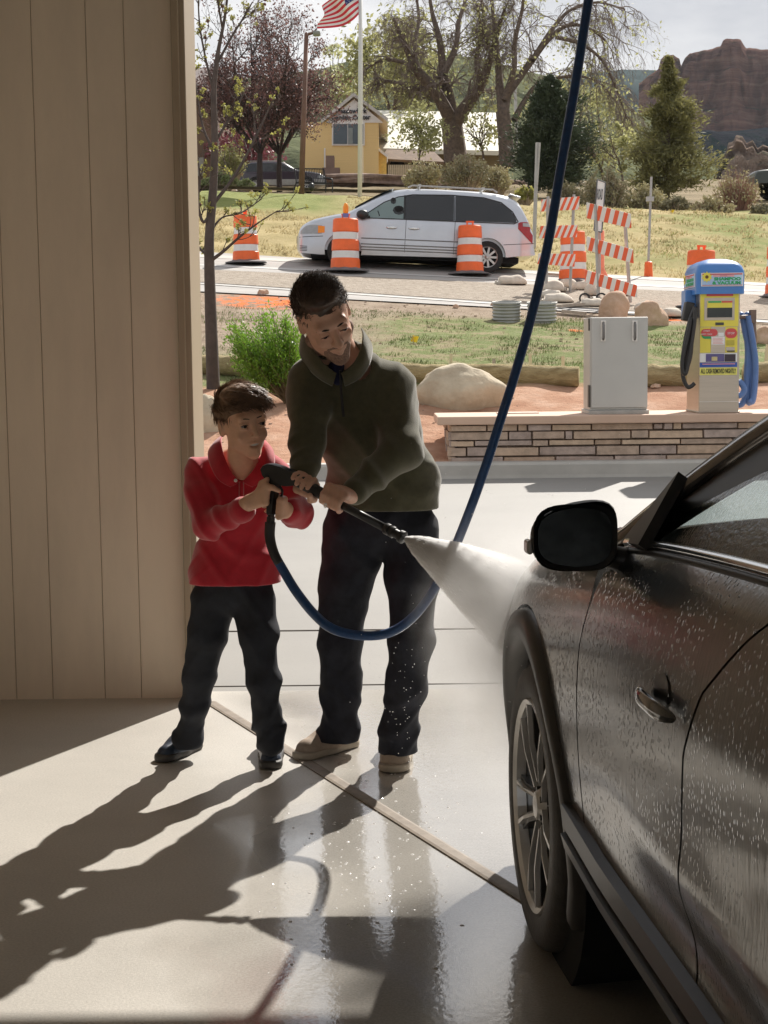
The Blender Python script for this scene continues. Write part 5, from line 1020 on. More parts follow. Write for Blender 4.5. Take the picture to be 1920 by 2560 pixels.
def hair_mesh(root, m, o, M, s, child, seed, n=1500):
    S = SDF(np.array(o) - .17, np.array(o) + .17, .0035); R = np.array(M); P = lambda x, y, z: np.array(o + M @ (Vector((x, y, z)) * s))
    c = (0, .018, .046) if child else (0, .020, .042); r = (.080, .099, .083) if child else (.0785, .0995, .083)
    S.ell(P(*c), np.array(r) * s, R, .01)
    if child: S.ell(P(-.01, -.04, .100), np.array((.068, .056, .030)) * s, R, .02); S.ell(P(.03, -.066, .074), np.array((.045, .030, .022)) * s, R, .015)
    else: S.ell(P(0, -.02, .098), np.array((.060, .066, .030)) * s, R, .02)
    # clear the face and below the ears
    S.ell(P(0, -.128, -.02), np.array((.070, .084, .098 if child else .092)) * s, R, .008, 'sub'); S.plane(P(0, 0, -.030), M @ Vector((0, -.35, -1)))
    for q in (-1, 1): S.ell(P(q * .09, -.004, -.018), np.array((.02, .024, .028)) * s, R, .006, 'sub'); S.ell(P(q * .075, -.095, .010), np.array((.040, .058, .045)) * s, R, .008, 'sub')
    fr_ = 140; S.disp(lambda X, Y, Z: .0009 * np.sin(fr_ * X + 3 * np.sin(60 * Z)) * np.sin(fr_ * Y + 2 * np.sin(70 * X)) + .0008 * np.sin(95 * Z + 40 * X))
    V, Fc = S.mesh(); rr = random.Random(seed); Vn = V.copy(); B = MB(); ctr_ = P(*c)
    for k in range(n):
        p = Vector(V[rr.randrange(len(V))]); lo = M.transposed() @ (p - o) / s
        if (p - Vector(ctr_)).length < .05: continue
        nn = (p - Vector(ctr_)).normalized(); comb = M @ (Vector((.75, -.6, -.25)) if child and lo.z > .05 else Vector((.35, .25, .1)) if lo.z > .04 else Vector((0, -.1, -1))); t = comb - nn * comb.dot(nn)
        if t.length < .1: t = Vector((rr.random(), rr.random(), rr.random()))
        t = (t.normalized() + Vector((rr.uniform(-1, 1), rr.uniform(-1, 1), rr.uniform(-1, 1))) * (.30 if child else .60)).normalized(); l = (rr.uniform(.020, .042) if child else rr.uniform(.012, .024)) * (1 if lo.z > .03 else .45) * (.5 if (not child and lo.y < -.05) else 1); lf = .28 if child else .55
        q = p - nn * .003; pts = [q, q + t * l * .5 + nn * l * lf * .32, q + t * l + nn * l * lf * .12]; B.tube(pts, [.0011, .0009, .0003], 3, cap=False)
    v2 = np.array(B.v); f2 = np.array(B.f) + len(V); return np_mesh('hair', np.vstack([V, v2]), np.vstack([Fc, f2]), m, root, ORG[root.name], True)
def grip(S, c, A, pdir, wrist, R, fr, sp, order=1, thumb=True, wrap=1, ln=1.0):
    c = Vector(c); A = Vector(A).normalized(); pd = Vector(pdir); pd = (pd - A * pd.dot(A)).normalized(); wd = A.cross(pd) * wrap; wrist = Vector(wrist); kn = []
    for i in range(4):
        t = (1.5 - i) * sp; ln_ = (1.0, 1.08, 1.02, .86)[i] * ln
        def pt(deg, rad): a = math.radians(deg); return c + A * t + (pd * math.cos(a) + wd * math.sin(a)) * rad
        k0 = pt(-38, R + fr * 1.9); js = [k0, pt(22, R + fr * 1.15), pt(22 + 62 * ln_, R + fr * .95), pt(22 + 118 * ln_, R + fr * .9), pt(22 + 150 * ln_, R + fr * .85)]; rs = [fr * 1.12, fr * 1.02, fr * .97, fr * .88, fr * .78]
        S.chain([tuple(p) for p in js], rs, fr * .35); kn.append(k0)
        w2 = wrist + A * t * .45; S.cone(tuple(w2), tuple(k0), fr * 1.7, fr * 1.3, fr * 1.2)
    if thumb:
        t0 = wrist + (kn[0] - wrist) * .35 + A * sp * .6; tA = c + A * (2.0 * sp)
        def pt(deg, rad, tt): a = math.radians(deg); return tA + A * tt + (pd * math.cos(a) + wd * math.sin(a)) * rad
        S.chain([tuple(t0), tuple(pt(-62, R + fr * 1.25, .0)), tuple(pt(-105, R + fr * 1.0, .004)), tuple(pt(-150, R + fr * .95, .004))], [fr * 1.7, fr * 1.25, fr * 1.12, fr * .9], fr * .8)
    return kn
def fold(a, k=1.0, sd=0.0):
    def rg(t): return (.5 + .5 * np.cos(2 * t)) ** 3 * .8
    def fn(X, Y, Z):
        m1 = .5 + .5 * np.sin(6.5 * Z + 9 * X + 1.7 * sd); m2 = .5 + .5 * np.sin(8.3 * X - 5 * Z + 7 * Y + sd)
        return -a * (1.5 * m1 * rg(12 * k * Z + 9 * k * X + 1.1 * np.sin(9 * k * X + sd) + .9 * np.sin(7 * k * Y + sd)) + 1.3 * m2 * rg(15 * k * X - 9 * k * Z + 1.2 * np.sin(11 * k * Y + sd) + sd) + .7 * rg(23 * k * Z - 17 * k * X + 1.5 * np.sin(13 * k * Y)) * (1 - m1) - .75)
    return fn
def shoe(S, Ss, heel, toe, w_, hh):
    heel = np.array(heel, float); toe = np.array(toe, float); d = toe - heel; 
    p = lambda t, z: tuple(heel + d * t + np.array([0, 0, z]))
    S.cone(p(.02, hh * .5), p(.45, hh * .45), w_ * .40, w_ * .42, .03); S.cone(p(.45, hh * .42), p(.86, hh * .30), w_ * .44, w_ * .42, .03); S.cone(p(.10, hh * .9), p(.16, hh * 1.45), w_ * .42, w_ * .36, .03); S.cone(p(.3, hh * .9), p(.6, hh * .55), w_ * .32, w_ * .30, .03)
    for a, b2 in ((.0, .5), (.5, .90)): Ss.cone(p(a, .012), p(b2, .012), w_ * .46, w_ * .47, .02)
# ---------------- the man
XM = Vector(FLOOR(790, 1650)); man = thing('person', 'man in an olive fleece jacket and dark jeans leaning over to hold the spray lance', 'man', (XM.x, 5.12, 0), world=True)
HM = RM3(9, 38, -22); sM = 1.06; eyeM = F(721, 716, 4.79); oM = eyeM - HM @ (Vector((0, -.085, 0)) * sM)
S = SDF((-.72, 4.50, -.01), (.16, 5.48, 1.66), .0045)
head_sdf(S, oM, HM, sM)
nb = FV(765, 800, 5.04); hn = np.array(oM + HM @ Vector((0, .045, -.13))); S.cone(hn, nb, .058, .066, .02)
sL, eL, wLm = FV(672, 822, 5.02), FV(664, 955, 4.92), FV(652, 1030, 4.79)
sR, eR, wRm = FV(843, 838, 5.08), FV(866, 972, 4.93), FV(756, 1069, 4.735)
S.ell(FV(780, 900, 5.10), (.14, .10, .17), None, .03); S.ell(FV(822, 1030, 5.16), (.13, .08, .16), None, .03)
S.cone(nb, sL, .045, .035, .02); S.cone(nb + (0, .02, -.03), sR, .045, .035, .02)
S.chain([sL, eL, wLm], [.05, .04, .027], .02); S.chain([sR, eR, wRm], [.042, .040, .028], .02)
hipL, knL, anL = FV(765, 1160, 5.19), FV(735, 1385, 5.20), FV(735, 1590, 5.27); hipR, knR, anR = FV(880, 1160, 5.17), FV(886, 1390, 5.06), FV(862, 1605, 5.10)
S.chain([FV(822, 1100, 5.18), hipL, knL, anL], [.08, .065, .042, .030], .03); S.chain([FV(822, 1100, 5.18), hipR, knR, anR], [.08, .065, .042, .030], .03)
# lance line used by hands
G0 = F(578, 1016, 4.80); G1 = F(690, 1064, 4.72); G2 = F(722, 1082, 4.695); TIP = F(874, 1163, 4.55)
Lax = (TIP - G1).normalized()
cR = F(722, 1081, 4.69); grip(S, cR, -Lax, (0.15, -.85, .5), wRm, .013, .0098, .0205, wrap=1 if (-Lax).cross(Vector((0.15, -.85, .5))).z < 0 else -1)
cL = F(655, 1049, 4.745); A_ = (G1 - G0).normalized(); pdl = Vector((-.2, .9, .15)); grip(S, cL, A_, pdl, F(655, 1030, 4.80), .020, .0098, .020, wrap=1 if A_.cross(pdl).z > 0 else -1, thumb=True)
body = S.build('body', SKIN, man)
face_parts(man, oM, HM, sM, False, False)
hair_mesh(man, HAIRM, oM, HM, sM, False, 3, 9000)
# short beard: thin shell over jaw
S2 = SDF(np.array(oM) - .16, np.array(oM) + .16, .004); P = lambda x, y, z: np.array(oM + HM @ (Vector((x, y, z)) * sM)); R = np.array(HM)
for q in (-1, 1): S2.cone(P(q * .052, -.004, -.060), P(0, -.064, -.107), .0248 * sM, .0246 * sM, .018)
S2.ell(P(0, -.060, -.075), np.array((.042, .026, .032)) * sM, R, .012); S2.ell(P(0, -.112, -.062), np.array((.030, .024, .012)) * sM, R, .006, 'sub'); S2.ell(P(0, -.09, -.015), np.array((.075, .05, .038)) * sM, R, .01, 'sub')
S2.cone(P(-.028, -.076, -.060), P(0, -.0905, -.053), .0055 * sM, .006 * sM, .004); S2.cone(P(.028, -.076, -.060), P(0, -.0905, -.053), .0055 * sM, .006 * sM, .004)
S2.disp(lambda X, Y, Z: .001 * np.sin(400 * X) * np.sin(380 * Z) * np.sin(350 * Y)); S2.build('beard', STUB, man)
def flaps(root, name, m, rows):
    R_ = [spline([F(*p) for p in r], 6) for r in rows]; n = len(R_[0]); C_ = [spline([R_[j][i] for j in range(3)], 4) for i in range(n)]; B = MB(); k = len(C_[0]); B.add([p for c in C_ for p in c], [(i * k + j, i * k + j + 1, (i + 1) * k + j + 1, (i + 1) * k + j) for i in range(n - 1) for j in range(k - 1)]); return B.build(name, m, root, smooth=True, solid=.0045)
# jacket
OL = mat('olive_fleece', (.088, .083, .046), .95, .12, 40, bump=.5, bscale=220, sheen=.35, bdist=.002)
J = SDF((-.76, 4.50, .55), (.26, 5.50, 1.55), .006)
J.ell(FV(768, 868, 5.08), (.165, .125, .15), None, .03); J.ell(FV(795, 930, 5.09), (.180, .130, .18), None, .05); J.ell(FV(826, 1040, 5.15), (.192, .135, .19), None, .05); J.cone(FV(790, 1100, 5.16), FV(868, 1100, 5.16), .130, .126, .05)
J.cone(nb + (0, 0, -.02), sL, .075, .074, .04); J.cone(nb + (0, .01, -.02), sR, .082, .082, .04)
J.chain([sL, eL, FV(655, 1018, 4.82)], [.074, .060, .044], .03); J.chain([sR, eR, FV(775, 1056, 4.77)], [.085, .070, .044], .03)
J.cone(hn * .75 + nb * .25, nb, .066, .078, .03); J.disp(fold(.0085, 1.5, .7))
J.cone(FV(775, 1056, 4.77), FV(767, 1062, 4.752), .041, .042, .006); J.cone(FV(655, 1012, 4.83), FV(653, 1024, 4.81), .040, .041, .006)
J.plane(FV(826, 1106, 5.02), (-.02, 0, -1)); J.cone(hn, nb + np.array(HM @ Vector((0, -.03, .02))), .058, .052, .01, 'sub')
J.build('fleece_jacket', OL, man)
def collar(name, m, nbp, up, fwd, r0, r1, h, gap, root, th=.006, flare=.4):
    up = Vector(up).normalized(); fwd = Vector(fwd); fwd = (fwd - up * fwd.dot(up)).normalized(); rt = up.cross(fwd); B = MB(); n = 40
    def fn(u, v):
        a = gap + (2 * PI - 2 * gap) * u; d = fwd * math.cos(a) + rt * math.sin(a); e = abs(2 * u - 1); vv = v * 2 - 1 if v > .5 else 0
        if v <= .5: r_ = r0 + (r1 - r0) * v * 2; z = h * v * 2
        else: r_ = r1 + flare * h * vv * (1 + .6 * e ** 4); z = h - h * .85 * vv
        return Vector(nbp) + d * (r_ + .004 * math.sin(9 * a)) + up * z + fwd * .02 * e ** 6 * (v > .5)
    B.grid(fn, n, 12); return B.build(name, m, root, smooth=True, solid=th)
upM = (Vector(hn) - Vector(nb)).normalized(); flaps(man, 'jacket_collar', OL, [[(737, 806, 4.905), (765, 782, 4.90), (780, 748, 4.91), (784, 722, 4.95), (780, 708, 5.0)], [(741, 820, 4.908), (771, 800, 4.905), (790, 768, 4.91), (794, 738, 4.96), (790, 722, 5.03)], [(745, 834, 4.925), (777, 817, 4.935), (797, 788, 4.95), (804, 758, 5.0), (801, 740, 5.06)]])
flaps(man, 'jacket_collar', OL, [[(727, 806, 4.905), (705, 790, 4.90), (684, 765, 4.905), (664, 735, 4.95), (655, 718, 5.01)], [(723, 820, 4.908), (697, 806, 4.905), (673, 781, 4.915), (654, 750, 4.97), (650, 732, 5.03)], [(718, 834, 4.925), (693, 820, 4.935), (668, 798, 4.95), (650, 770, 5.0), (648, 746, 5.05)]])
B = MB(); B.grid(lambda u, v: (lambda a: Vector(nb) + upM * (.02 + .065 * v) + Vector((math.cos(a) * .078, math.sin(a) * .078 + .01, .0)))(-.35 + (PI + .7) * u), 24, 4); B.build('collar_stand', OL, man, smooth=True, solid=.008)
B = MB(); zp = [F(735, 800, 4.915), F(737, 850, 4.925), F(742, 900, 4.93)]; B.tube(zp, .005, 6); B.build('zip', mat('zip_dark', (.02, .02, .025), .4), man)
BSH = mat('blue_shirt', (.02, .024, .075), .8, .1, 20); S3 = SDF(F(728, 815, 4.96) - Vector((.1,) * 3), F(728, 815, 4.96) + Vector((.1,) * 3), .005); S3.cone(FV(727, 792, 4.955), FV(729, 822, 4.95), .026, .016, .01); S3.build('shirt_front', BSH, man)
# seam lines on sleeve
# jeans
JN = mat('dark_jeans', (.018, .020, .030), .85, .25, 25, bump=.4, bscale=150, bdist=.002)
T = SDF((-.56, 4.8, .02), (.24, 5.50, .95), .0065)
T.ell(FV(826, 1115, 5.17), (.165, .125, .13), None, .03)
T.chain([FV(768, 1150, 5.18), FV(748, 1250, 5.19), FV(735, 1385, 5.20), FV(738, 1480, 5.23), FV(733, 1570, 5.26), FV(728, 1606, 5.26)], [.112, .092, .076, .074, .070, .074], .03)
T.chain([FV(884, 1150, 5.16), FV(892, 1250, 5.12), FV(888, 1390, 5.06), FV(876, 1480, 5.07), FV(862, 1570, 5.09), FV(860, 1622, 5.09)], [.106, .088, .074, .070, .070, .074], .03)
T.disp(lambda X, Y, Z: fold(.0072, 1.4, 2.0)(X, Y, Z) * (1 + 1.2 * np.exp(-((Z - .16) / .12) ** 2))); T.plane((0, 5.2, .050), (0, 0, -1)); T.build('jeans', JN, man)
# shoes
SHT = mat('tan_suede', (.40, .32, .25), .85, .12, 30, bump=.3, bscale=200, bdist=.002); SHS = mat('shoe_sole', (.44, .38, .30), .7, .1, 12); LACE = mat('laces_red', (.22, .06, .05), .8, .2, 30)
def foot(root, heel, toe, w_, hh, um, sm, lm=None, nl=4):
    heel = Vector(heel); toe = Vector(toe); lo = np.minimum(heel, toe) - .12; hi = np.maximum(heel, toe) + .15; lo[2] = -.03; hi[2] = .24
    A = SDF(lo, hi, .005); Bs = SDF(lo, hi, .005); shoe(A, Bs, heel, toe, w_, hh); A.plane((0, 0, .016), (0, 0, -1)); Bs.plane((0, 0, .003), (0, 0, -1), .003); Bs.plane((0, 0, .028), (0, 0, 1), .004)
    u = A.build('shoe', um, root); Bs.build('sole', sm, u)
    d = (toe - heel); n = Vector((-d.y, d.x, 0)).normalized(); B = MB()
    for k in range(nl):
        t = .34 + .09 * k; c = heel + d * t; z = hh * (1.20 - 1.05 * (t - .3)) ; B.tube([c - n * w_ * .26 + Vector((0, 0, z - .012)), c + Vector((0, 0, z + .014)) + d.normalized() * .012, c + n * w_ * .26 + Vector((0, 0, z - .012))], .0035, 5)
    B.build('laces', lm or um, u, smooth=True); return u
def fl2(fx, fy): p = FLOOR(fx, fy); return Vector((p.x, p.y, 0))
foot(man, fl2(748, 1612) + Vector((.0, .0, 0)), fl2(652, 1640), .105, .075, SHT, SHS, LACE)
foot(man, fl2(856, 1618) + Vector((.01, .02, 0)), fl2(850, 1676) + Vector((0, .04, 0)), .112, .075, SHT, SHS, LACE)
B = MB(); rc = F(703, 1092, 4.66); B.tube([rc + Vector((.0105 * math.cos(a), -.002, .0105 * math.sin(a))) @ Matrix.Identity(3) if False else rc + Vector((.004 * math.cos(a), .010 * math.sin(a) * 0 - .004, .006 * math.sin(a))) for a in np.linspace(0, 2 * PI, 9)], .0022, 6); B.build('finger_ring', mat('ring_silver', (.8, .78, .75), .15, .02, 3, metal=1), man, smooth=True)
# ---------------- the boy
boy = thing('person', 'smiling boy in a red shirt holding the pressure washer gun', 'boy', (FLOOR(480, 1640).x, 5.14, 0), world=True)
HB = RM3(27, 7, -9); sB = .99; eyeB = F(546, 917.5, 4.86); oB = eyeB - HB @ (Vector((0, -.085, 0)) * sB)
S = SDF((-.86, 4.52, -.01), (-.22, 5.45, 1.36), .0042); head_sdf(S, oB, HB, sB, True, True)
nbB = FV(512, 1000, 5.04); hnB = np.array(oB + HB @ Vector((0, .04, -.12))); S.cone(hnB, nbB, .046, .05, .02)
bsL, beL, bwL = FV(432, 1022, 5.05), FV(448, 1135, 4.93), FV(538, 1086, 4.80); bsR, beR, bwR = FV(588, 1018, 5.03), FV(641, 1108, 4.93), FV(618, 1102, 4.83)
S.ell(FV(508, 1060, 5.07), (.10, .075, .13), None, .03); S.ell(FV(505, 1170, 5.09), (.09, .06, .12), None, .03); S.cone(nbB, bsL, .045, .036, .02); S.cone(nbB, bsR, .045, .036, .02)
S.chain([bsL, beL, bwL], [.036, .033, .024], .015); S.chain([bsR, beR, bwR], [.036, .032, .024], .015)
S.chain([FV(505, 1250, 5.1), FV(462, 1300, 5.11), FV(428, 1430, 5.15), FV(412, 1590, 5.21)], [.06, .048, .032, .024], .03); S.chain([FV(505, 1250, 5.1), FV(552, 1300, 5.08), FV(563, 1430, 5.05), FV(582, 1595, 5.09)], [.06, .048, .032, .024], .03)
hA = F(592, 1040, 4.79); hBt = F(586, 1108, 4.80); hax = (hA - hBt).normalized()
pd1 = Vector((-.85, -.35, 0)); grip(S, F(588, 1066, 4.795), hax, pd1, bwL, .018, .0082, .0168, wrap=1 if hax.cross(pd1).y > 0 else -1, thumb=False)
S.chain([tuple(F(560, 1062, 4.80)), tuple(F(566, 1046, 4.785)), tuple(F(577, 1036, 4.775))], [.014, .0105, .009], .01)
S.chain([tuple(F(574, 1052, 4.765)), tuple(F(588, 1053, 4.755)), tuple(F(602, 1060, 4.76))], [.010, .0085, .0075], .006)
pd2 = Vector((.75, -.25, -.2)); grip(S, F(590, 1092, 4.80), hax, pd2, bwR, .026, .0082, .0168, wrap=1 if hax.cross(pd2).y > 0 else -1, thumb=False)
S.build('body', SKB, boy); face_parts(boy, oB, HB, sB, True, True); hair_mesh(boy, HAIRB, oB, HB, sB, True, 5, 8000)
RD = mat('red_shirt', (.52, .012, .030), .85, .08, 30, bump=.3, bscale=200, sheen=.5, bdist=.0015)
J = SDF((-.88, 4.55, .58), (-.20, 5.45, 1.25), .0052)
J.ell(FV(508, 1045, 5.06), (.118, .092, .11), None, .03); J.ell(FV(506, 1120, 5.07), (.124, .098, .14), None, .04); J.cone(FV(472, 1215, 5.09), FV(545, 1215, 5.09), .092, .092, .05); J.cone(FV(468, 1262, 5.09), FV(548, 1262, 5.09), .096, .096, .05)
J.cone(nbB - (0, 0, .015), bsL, .055, .053, .03); J.cone(nbB - (0, 0, .015), bsR, .055, .052, .03)
J.chain([bsL, FV(436, 1075, 4.99), beL, FV(520, 1103, 4.835)], [.053, .053, .050, .040], .02); J.chain([bsR, FV(622, 1070, 4.97), beR, FV(626, 1104, 4.86)], [.050, .048, .050, .042], .02)
J.disp(fold(.0075, 2.0, 4.2)); J.cone(FV(519, 1104, 4.837), FV(524, 1101, 4.83), .041, .042, .004)
J.plane(FV(508, 1262, 5.05), (0, 0, -1)); J.cone(hnB, nbB + np.array([.01, -.05, -.005]), .046, .040, .01, 'sub'); J.cone(nbB + np.array([.015, -.055, .0]), FV(522, 1048, 4.955), .034, .006, .006, 'sub'); J.build('red_shirt', RD, boy)
upB = (Vector(hnB) - Vector(nbB)).normalized(); flaps(boy, 'shirt_collar', RD, [[(524, 1040, 4.955), (545, 1018, 4.945), (562, 988, 4.96), (566, 955, 5.0), (556, 942, 5.05)], [(532, 1046, 4.952), (558, 1026, 4.94), (576, 996, 4.955), (578, 962, 5.0), (568, 948, 5.05)], [(545, 1052, 4.955), (574, 1034, 4.95), (592, 1004, 4.975), (590, 975, 5.02), (580, 960, 5.06)]])
flaps(boy, 'shirt_collar', RD, [[(518, 1040, 4.955), (500, 1020, 4.945), (486, 990, 4.96), (478, 955, 5.0), (482, 940, 5.05)], [(510, 1046, 4.952), (488, 1028, 4.94), (472, 998, 4.955), (464, 965, 5.0), (468, 950, 5.05)], [(498, 1052, 4.955), (472, 1036, 4.95), (455, 1006, 4.975), (450, 980, 5.02), (456, 964, 5.06)]])
B = MB(); B.grid(lambda u, v: (lambda a: Vector(nbB) + upB * (.0 + .05 * v) + Vector((math.cos(a) * .060, math.sin(a) * .058 + .0, .0)))(-.45 + (PI + .9) * u), 24, 4); B.build('collar_stand', RD, boy, smooth=True, solid=.005)
B = MB(); B.grid(lambda u, v: F(517 + 9 * u, 1040 + 48 * v, 4.945 + .012 * abs(2 * u - 1)), 4, 6); B.build('placket', RD, boy, smooth=True, solid=.004)
B = MB(); bc = F(509, 1038, 4.945); B.sphere(bc, (.006, .003, .006)); B.build('button', WHT, boy, smooth=True)
TB = mat('navy_trousers', (.016, .019, .028), .8, .25, 20, bump=.3, bscale=150, bdist=.002)
T = SDF((-.90, 4.85, .02), (-.26, 5.45, .80), .006); T.ell(FV(506, 1262, 5.1), (.125, .098, .10), None, .03)
T.chain([FV(462, 1300, 5.11), FV(448, 1370, 5.12), FV(430, 1460, 5.16), FV(420, 1530, 5.18), FV(408, 1580, 5.20), FV(406, 1598, 5.205)], [.080, .068, .058, .050, .048, .054], .02)
T.chain([FV(550, 1300, 5.08), FV(557, 1370, 5.06), FV(568, 1470, 5.05), FV(576, 1540, 5.08), FV(583, 1585, 5.095), FV(584, 1600, 5.095)], [.076, .066, .055, .050, .050, .055], .02)
T.disp(lambda X, Y, Z: fold(.0062, 1.8, 1.0)(X, Y, Z) * (1 + 1.2 * np.exp(-((Z - .13) / .09) ** 2))); T.plane((0, 5.2, .045), (0, 0, -1)); T.build('trousers', TB, boy)
SHN = mat('navy_shoe', (.03, .045, .075), .45, .3, 20, coat=.3); SOK = mat('dark_sole', (.06, .055, .05), .6)
foot(boy, fl2(415, 1618), fl2(352, 1646), .085, .062, SHN, SOK, mat('lace_grey', (.5, .5, .52), .7)); foot(boy, fl2(586, 1616) + Vector((0, .02, 0)), fl2(583, 1668) + Vector((0, .03, 0)), .088, .062, SHN, SOK, MATS['lace_grey'])
# ---------------- pressure washer gun and hose
GB = mat('gun_plastic', (.022, .023, .025), .38, .15, 30); GM2 = mat('lance_metal', (.05, .05, .05), .35, .1, 20, metal=.5)
gun = thing('pressure_washer_gun', 'black pressure washer gun with long lance held by both people', 'spray gun', G0, world=True)
def gp(fx, fy): return F(fx, fy, 4.80 - (fx - 578) * .00068)
out = [(566, 1012), (571, 1005), (580, 1001), (592, 1001), (612, 1007), (640, 1020), (664, 1031), (690, 1052), (686, 1062), (668, 1052), (645, 1048), (622, 1050), (603, 1047), (598, 1062), (594, 1085), (592, 1112), (580, 1112), (580, 1085), (583, 1055), (581, 1040), (570, 1025)]
B = MB(); n = len(out); c0 = [gp(*p) for p in out]; cen = sum(c0, Vector()) / n; vs = []
for off, k in ((-.021, .90), (-.012, 1.0), (.012, 1.0), (.021, .90)):
    for p, (fx, fy) in zip(c0, out): q = p + Vector((.35, 1, 0)).normalized() * off; q = q + (gp(600, 1040) - q) * (1 - k) * .5; vs.append(q)
fs = [tuple(range(n)), tuple(range(4 * n - 1, 3 * n - 1, -1))] + [(j * n + i, (j + 1) * n + i, (j + 1) * n + (i + 1) % n, j * n + (i + 1) % n) for j in range(3) for i in range(n)]
B.add(vs, fs); B.build('gun_body', GB, gun, smooth=True, auto=45)
B = MB(); B.tube(spline([gp(604, 1050), gp(610, 1062), gp(605, 1080), gp(600, 1096)], 5), .004, 6); B.build('trigger', GB, gun, smooth=True)
B = MB(); B.tube([G1 - Lax * .09, G1, G2], [.019, .019, .017], 12); B.build('lance_grip', GB, gun, smooth=True, auto=40)
B = MB(); B.tube([G2, G2 + Lax * .05, TIP - Lax * .07], [.011, .0125, .0125], 12); B.tube([G2 + Lax * .05, TIP - Lax * .12], .005, 6); B.build('lance', GM2, gun, smooth=True)
B = MB(); P_ = [(-.075, .015), (-.07, .018), (-.058, .018), (-.056, .014), (-.050, .018), (-.04, .018), (-.038, .014), (-.02, .014), (-.018, .019), (-.004, .020), (0, .008)]; B.tube([TIP + Lax * a for a, r in P_], [r for a, r in P_], 14); B.build('nozzle', GB, gun, smooth=True, auto=40)
B = MB(); c1 = F(586, 1108, 4.80); c2 = F(584, 1135, 4.80); B.tube([c1, c2], [.011, .011], 10); B.tube([c1 + (c2 - c1) * .3, c1 + (c2 - c1) * .8], .0145, 6); B.build('swivel_joint', GM2, gun, smooth=True, auto=40)
HS = mat('blue_hose', (.010, .055, .17), .38, .15, 60, coat=.3)
hp = [(584, 1128, 4.80), (583, 1160, 4.80), (592, 1195, 4.79), (612, 1232, 4.78), (640, 1278, 4.76), (680, 1328, 4.74), (720, 1359, 4.72), (780, 1373, 4.70), (840, 1367, 4.69), (890, 1335, 4.69), (935, 1277, 4.69), (975, 1200, 4.69), (1012, 1110, 4.69), (1050, 1005, 4.69), (1082, 905, 4.69), (1112, 810, 4.70), (1150, 675, 4.72), (1185, 520, 4.74), (1212, 360, 4.76), (1240, 200, 4.78), (1262, 60, 4.80), (1283, -80, 4.82), (1300, -220, 4.84), (1306, -300, 4.84)]
pts = spline([F(*p) for p in hp], 8)
# keep going up to the ceiling boom
top_ = pts[-1]; pts += [top_ + Vector((.005, 0, .25 * k)) for k in range(1, 4)]
hose = thing('washer_hose', 'blue high pressure hose looping from the gun up to the ceiling', 'hose', pts[40], world=True)
B = MB(); B.tube(pts, .0150, 12); B.build('hose_tube', HS, hose, smooth=True)
B = MB(); B.tube(pts[0:22], [.0175 - .0001 * i for i in range(22)], 10); B.build('strain_sleeve', BKP, hose, smooth=True)
B = MB(); B.tube([pts[-1], (pts[-1].x, pts[-1].y, 3.52)], .03, 8); B.build('ceiling_swivel', GALV, hose)
# ------------------------------------------------------------------ vegetation
def nrs(seed): return np.random.RandomState(seed)
def leaf_mat(name, col, var=.45, rough=.6, trans=.25):
    if trans > .2: trans += .18
    m = mat(name, col, rough, var, .9, detail=4); N, L, b = nodes(m)
    if trans:
        t = N.new('ShaderNodeBsdfTranslucent'); x = N.new('ShaderNodeMixShader'); x.inputs[0].default_value = trans; src = b.inputs['Base Color'].links[0].from_socket; L.new(src, t.inputs[0])
        L.new(b.outputs[0], x.inputs[1]); L.new(t.outputs[0], x.inputs[2]); L.new(x.outputs[0], N['Material Output'].inputs[0])
    return m
def leaves_geo(C, size, rs, elong=1.6, direc=None, upb=.0):
    """quads of leaf size centred on C (n,3)"""
    n = len(C); a = rs.normal(size=(n, 3))
    if direc is not None: a = direc + .5 * a
    a[:, 2] += upb; a /= np.linalg.norm(a, axis=1)[:, None] + 1e-9; b = rs.normal(size=(n, 3)); b -= a * (a * b).sum(1)[:, None]; b /= np.linalg.norm(b, axis=1)[:, None] + 1e-9
    s = size * rs.uniform(.6, 1.3, n)[:, None]; l = a * s * elong / 2; w_ = b * s / 2
    V = np.stack([C - l, C + w_ * .9, C + l, C - w_ * .9], 1).reshape(-1, 3); Fc = np.arange(4 * n).reshape(n, 4); return V, Fc
def put_leaves(name, root, C, size, m, seed, elong=1.6, direc=None, upb=0, kind=None):
    V, Fc = leaves_geo(np.array(C), size, nrs(seed), elong, direc, upb); return np_mesh(name, V, Fc, m, root, ORG[root.name] if root else (0, 0, 0), kind=kind)
BARK = mat('bark_grey', (.135, .10, .078), .95, .3, 6, bump=.6, bscale=30); BARKP = mat('bark_purple', (.05, .035, .03), .9, .3, 6); TWG = mat('twig', (.20, .155, .13), .9, .25, 4); BARKY = mat('bark_young', (.085, .065, .055), .9, .2, 8, bump=.4, bscale=40)
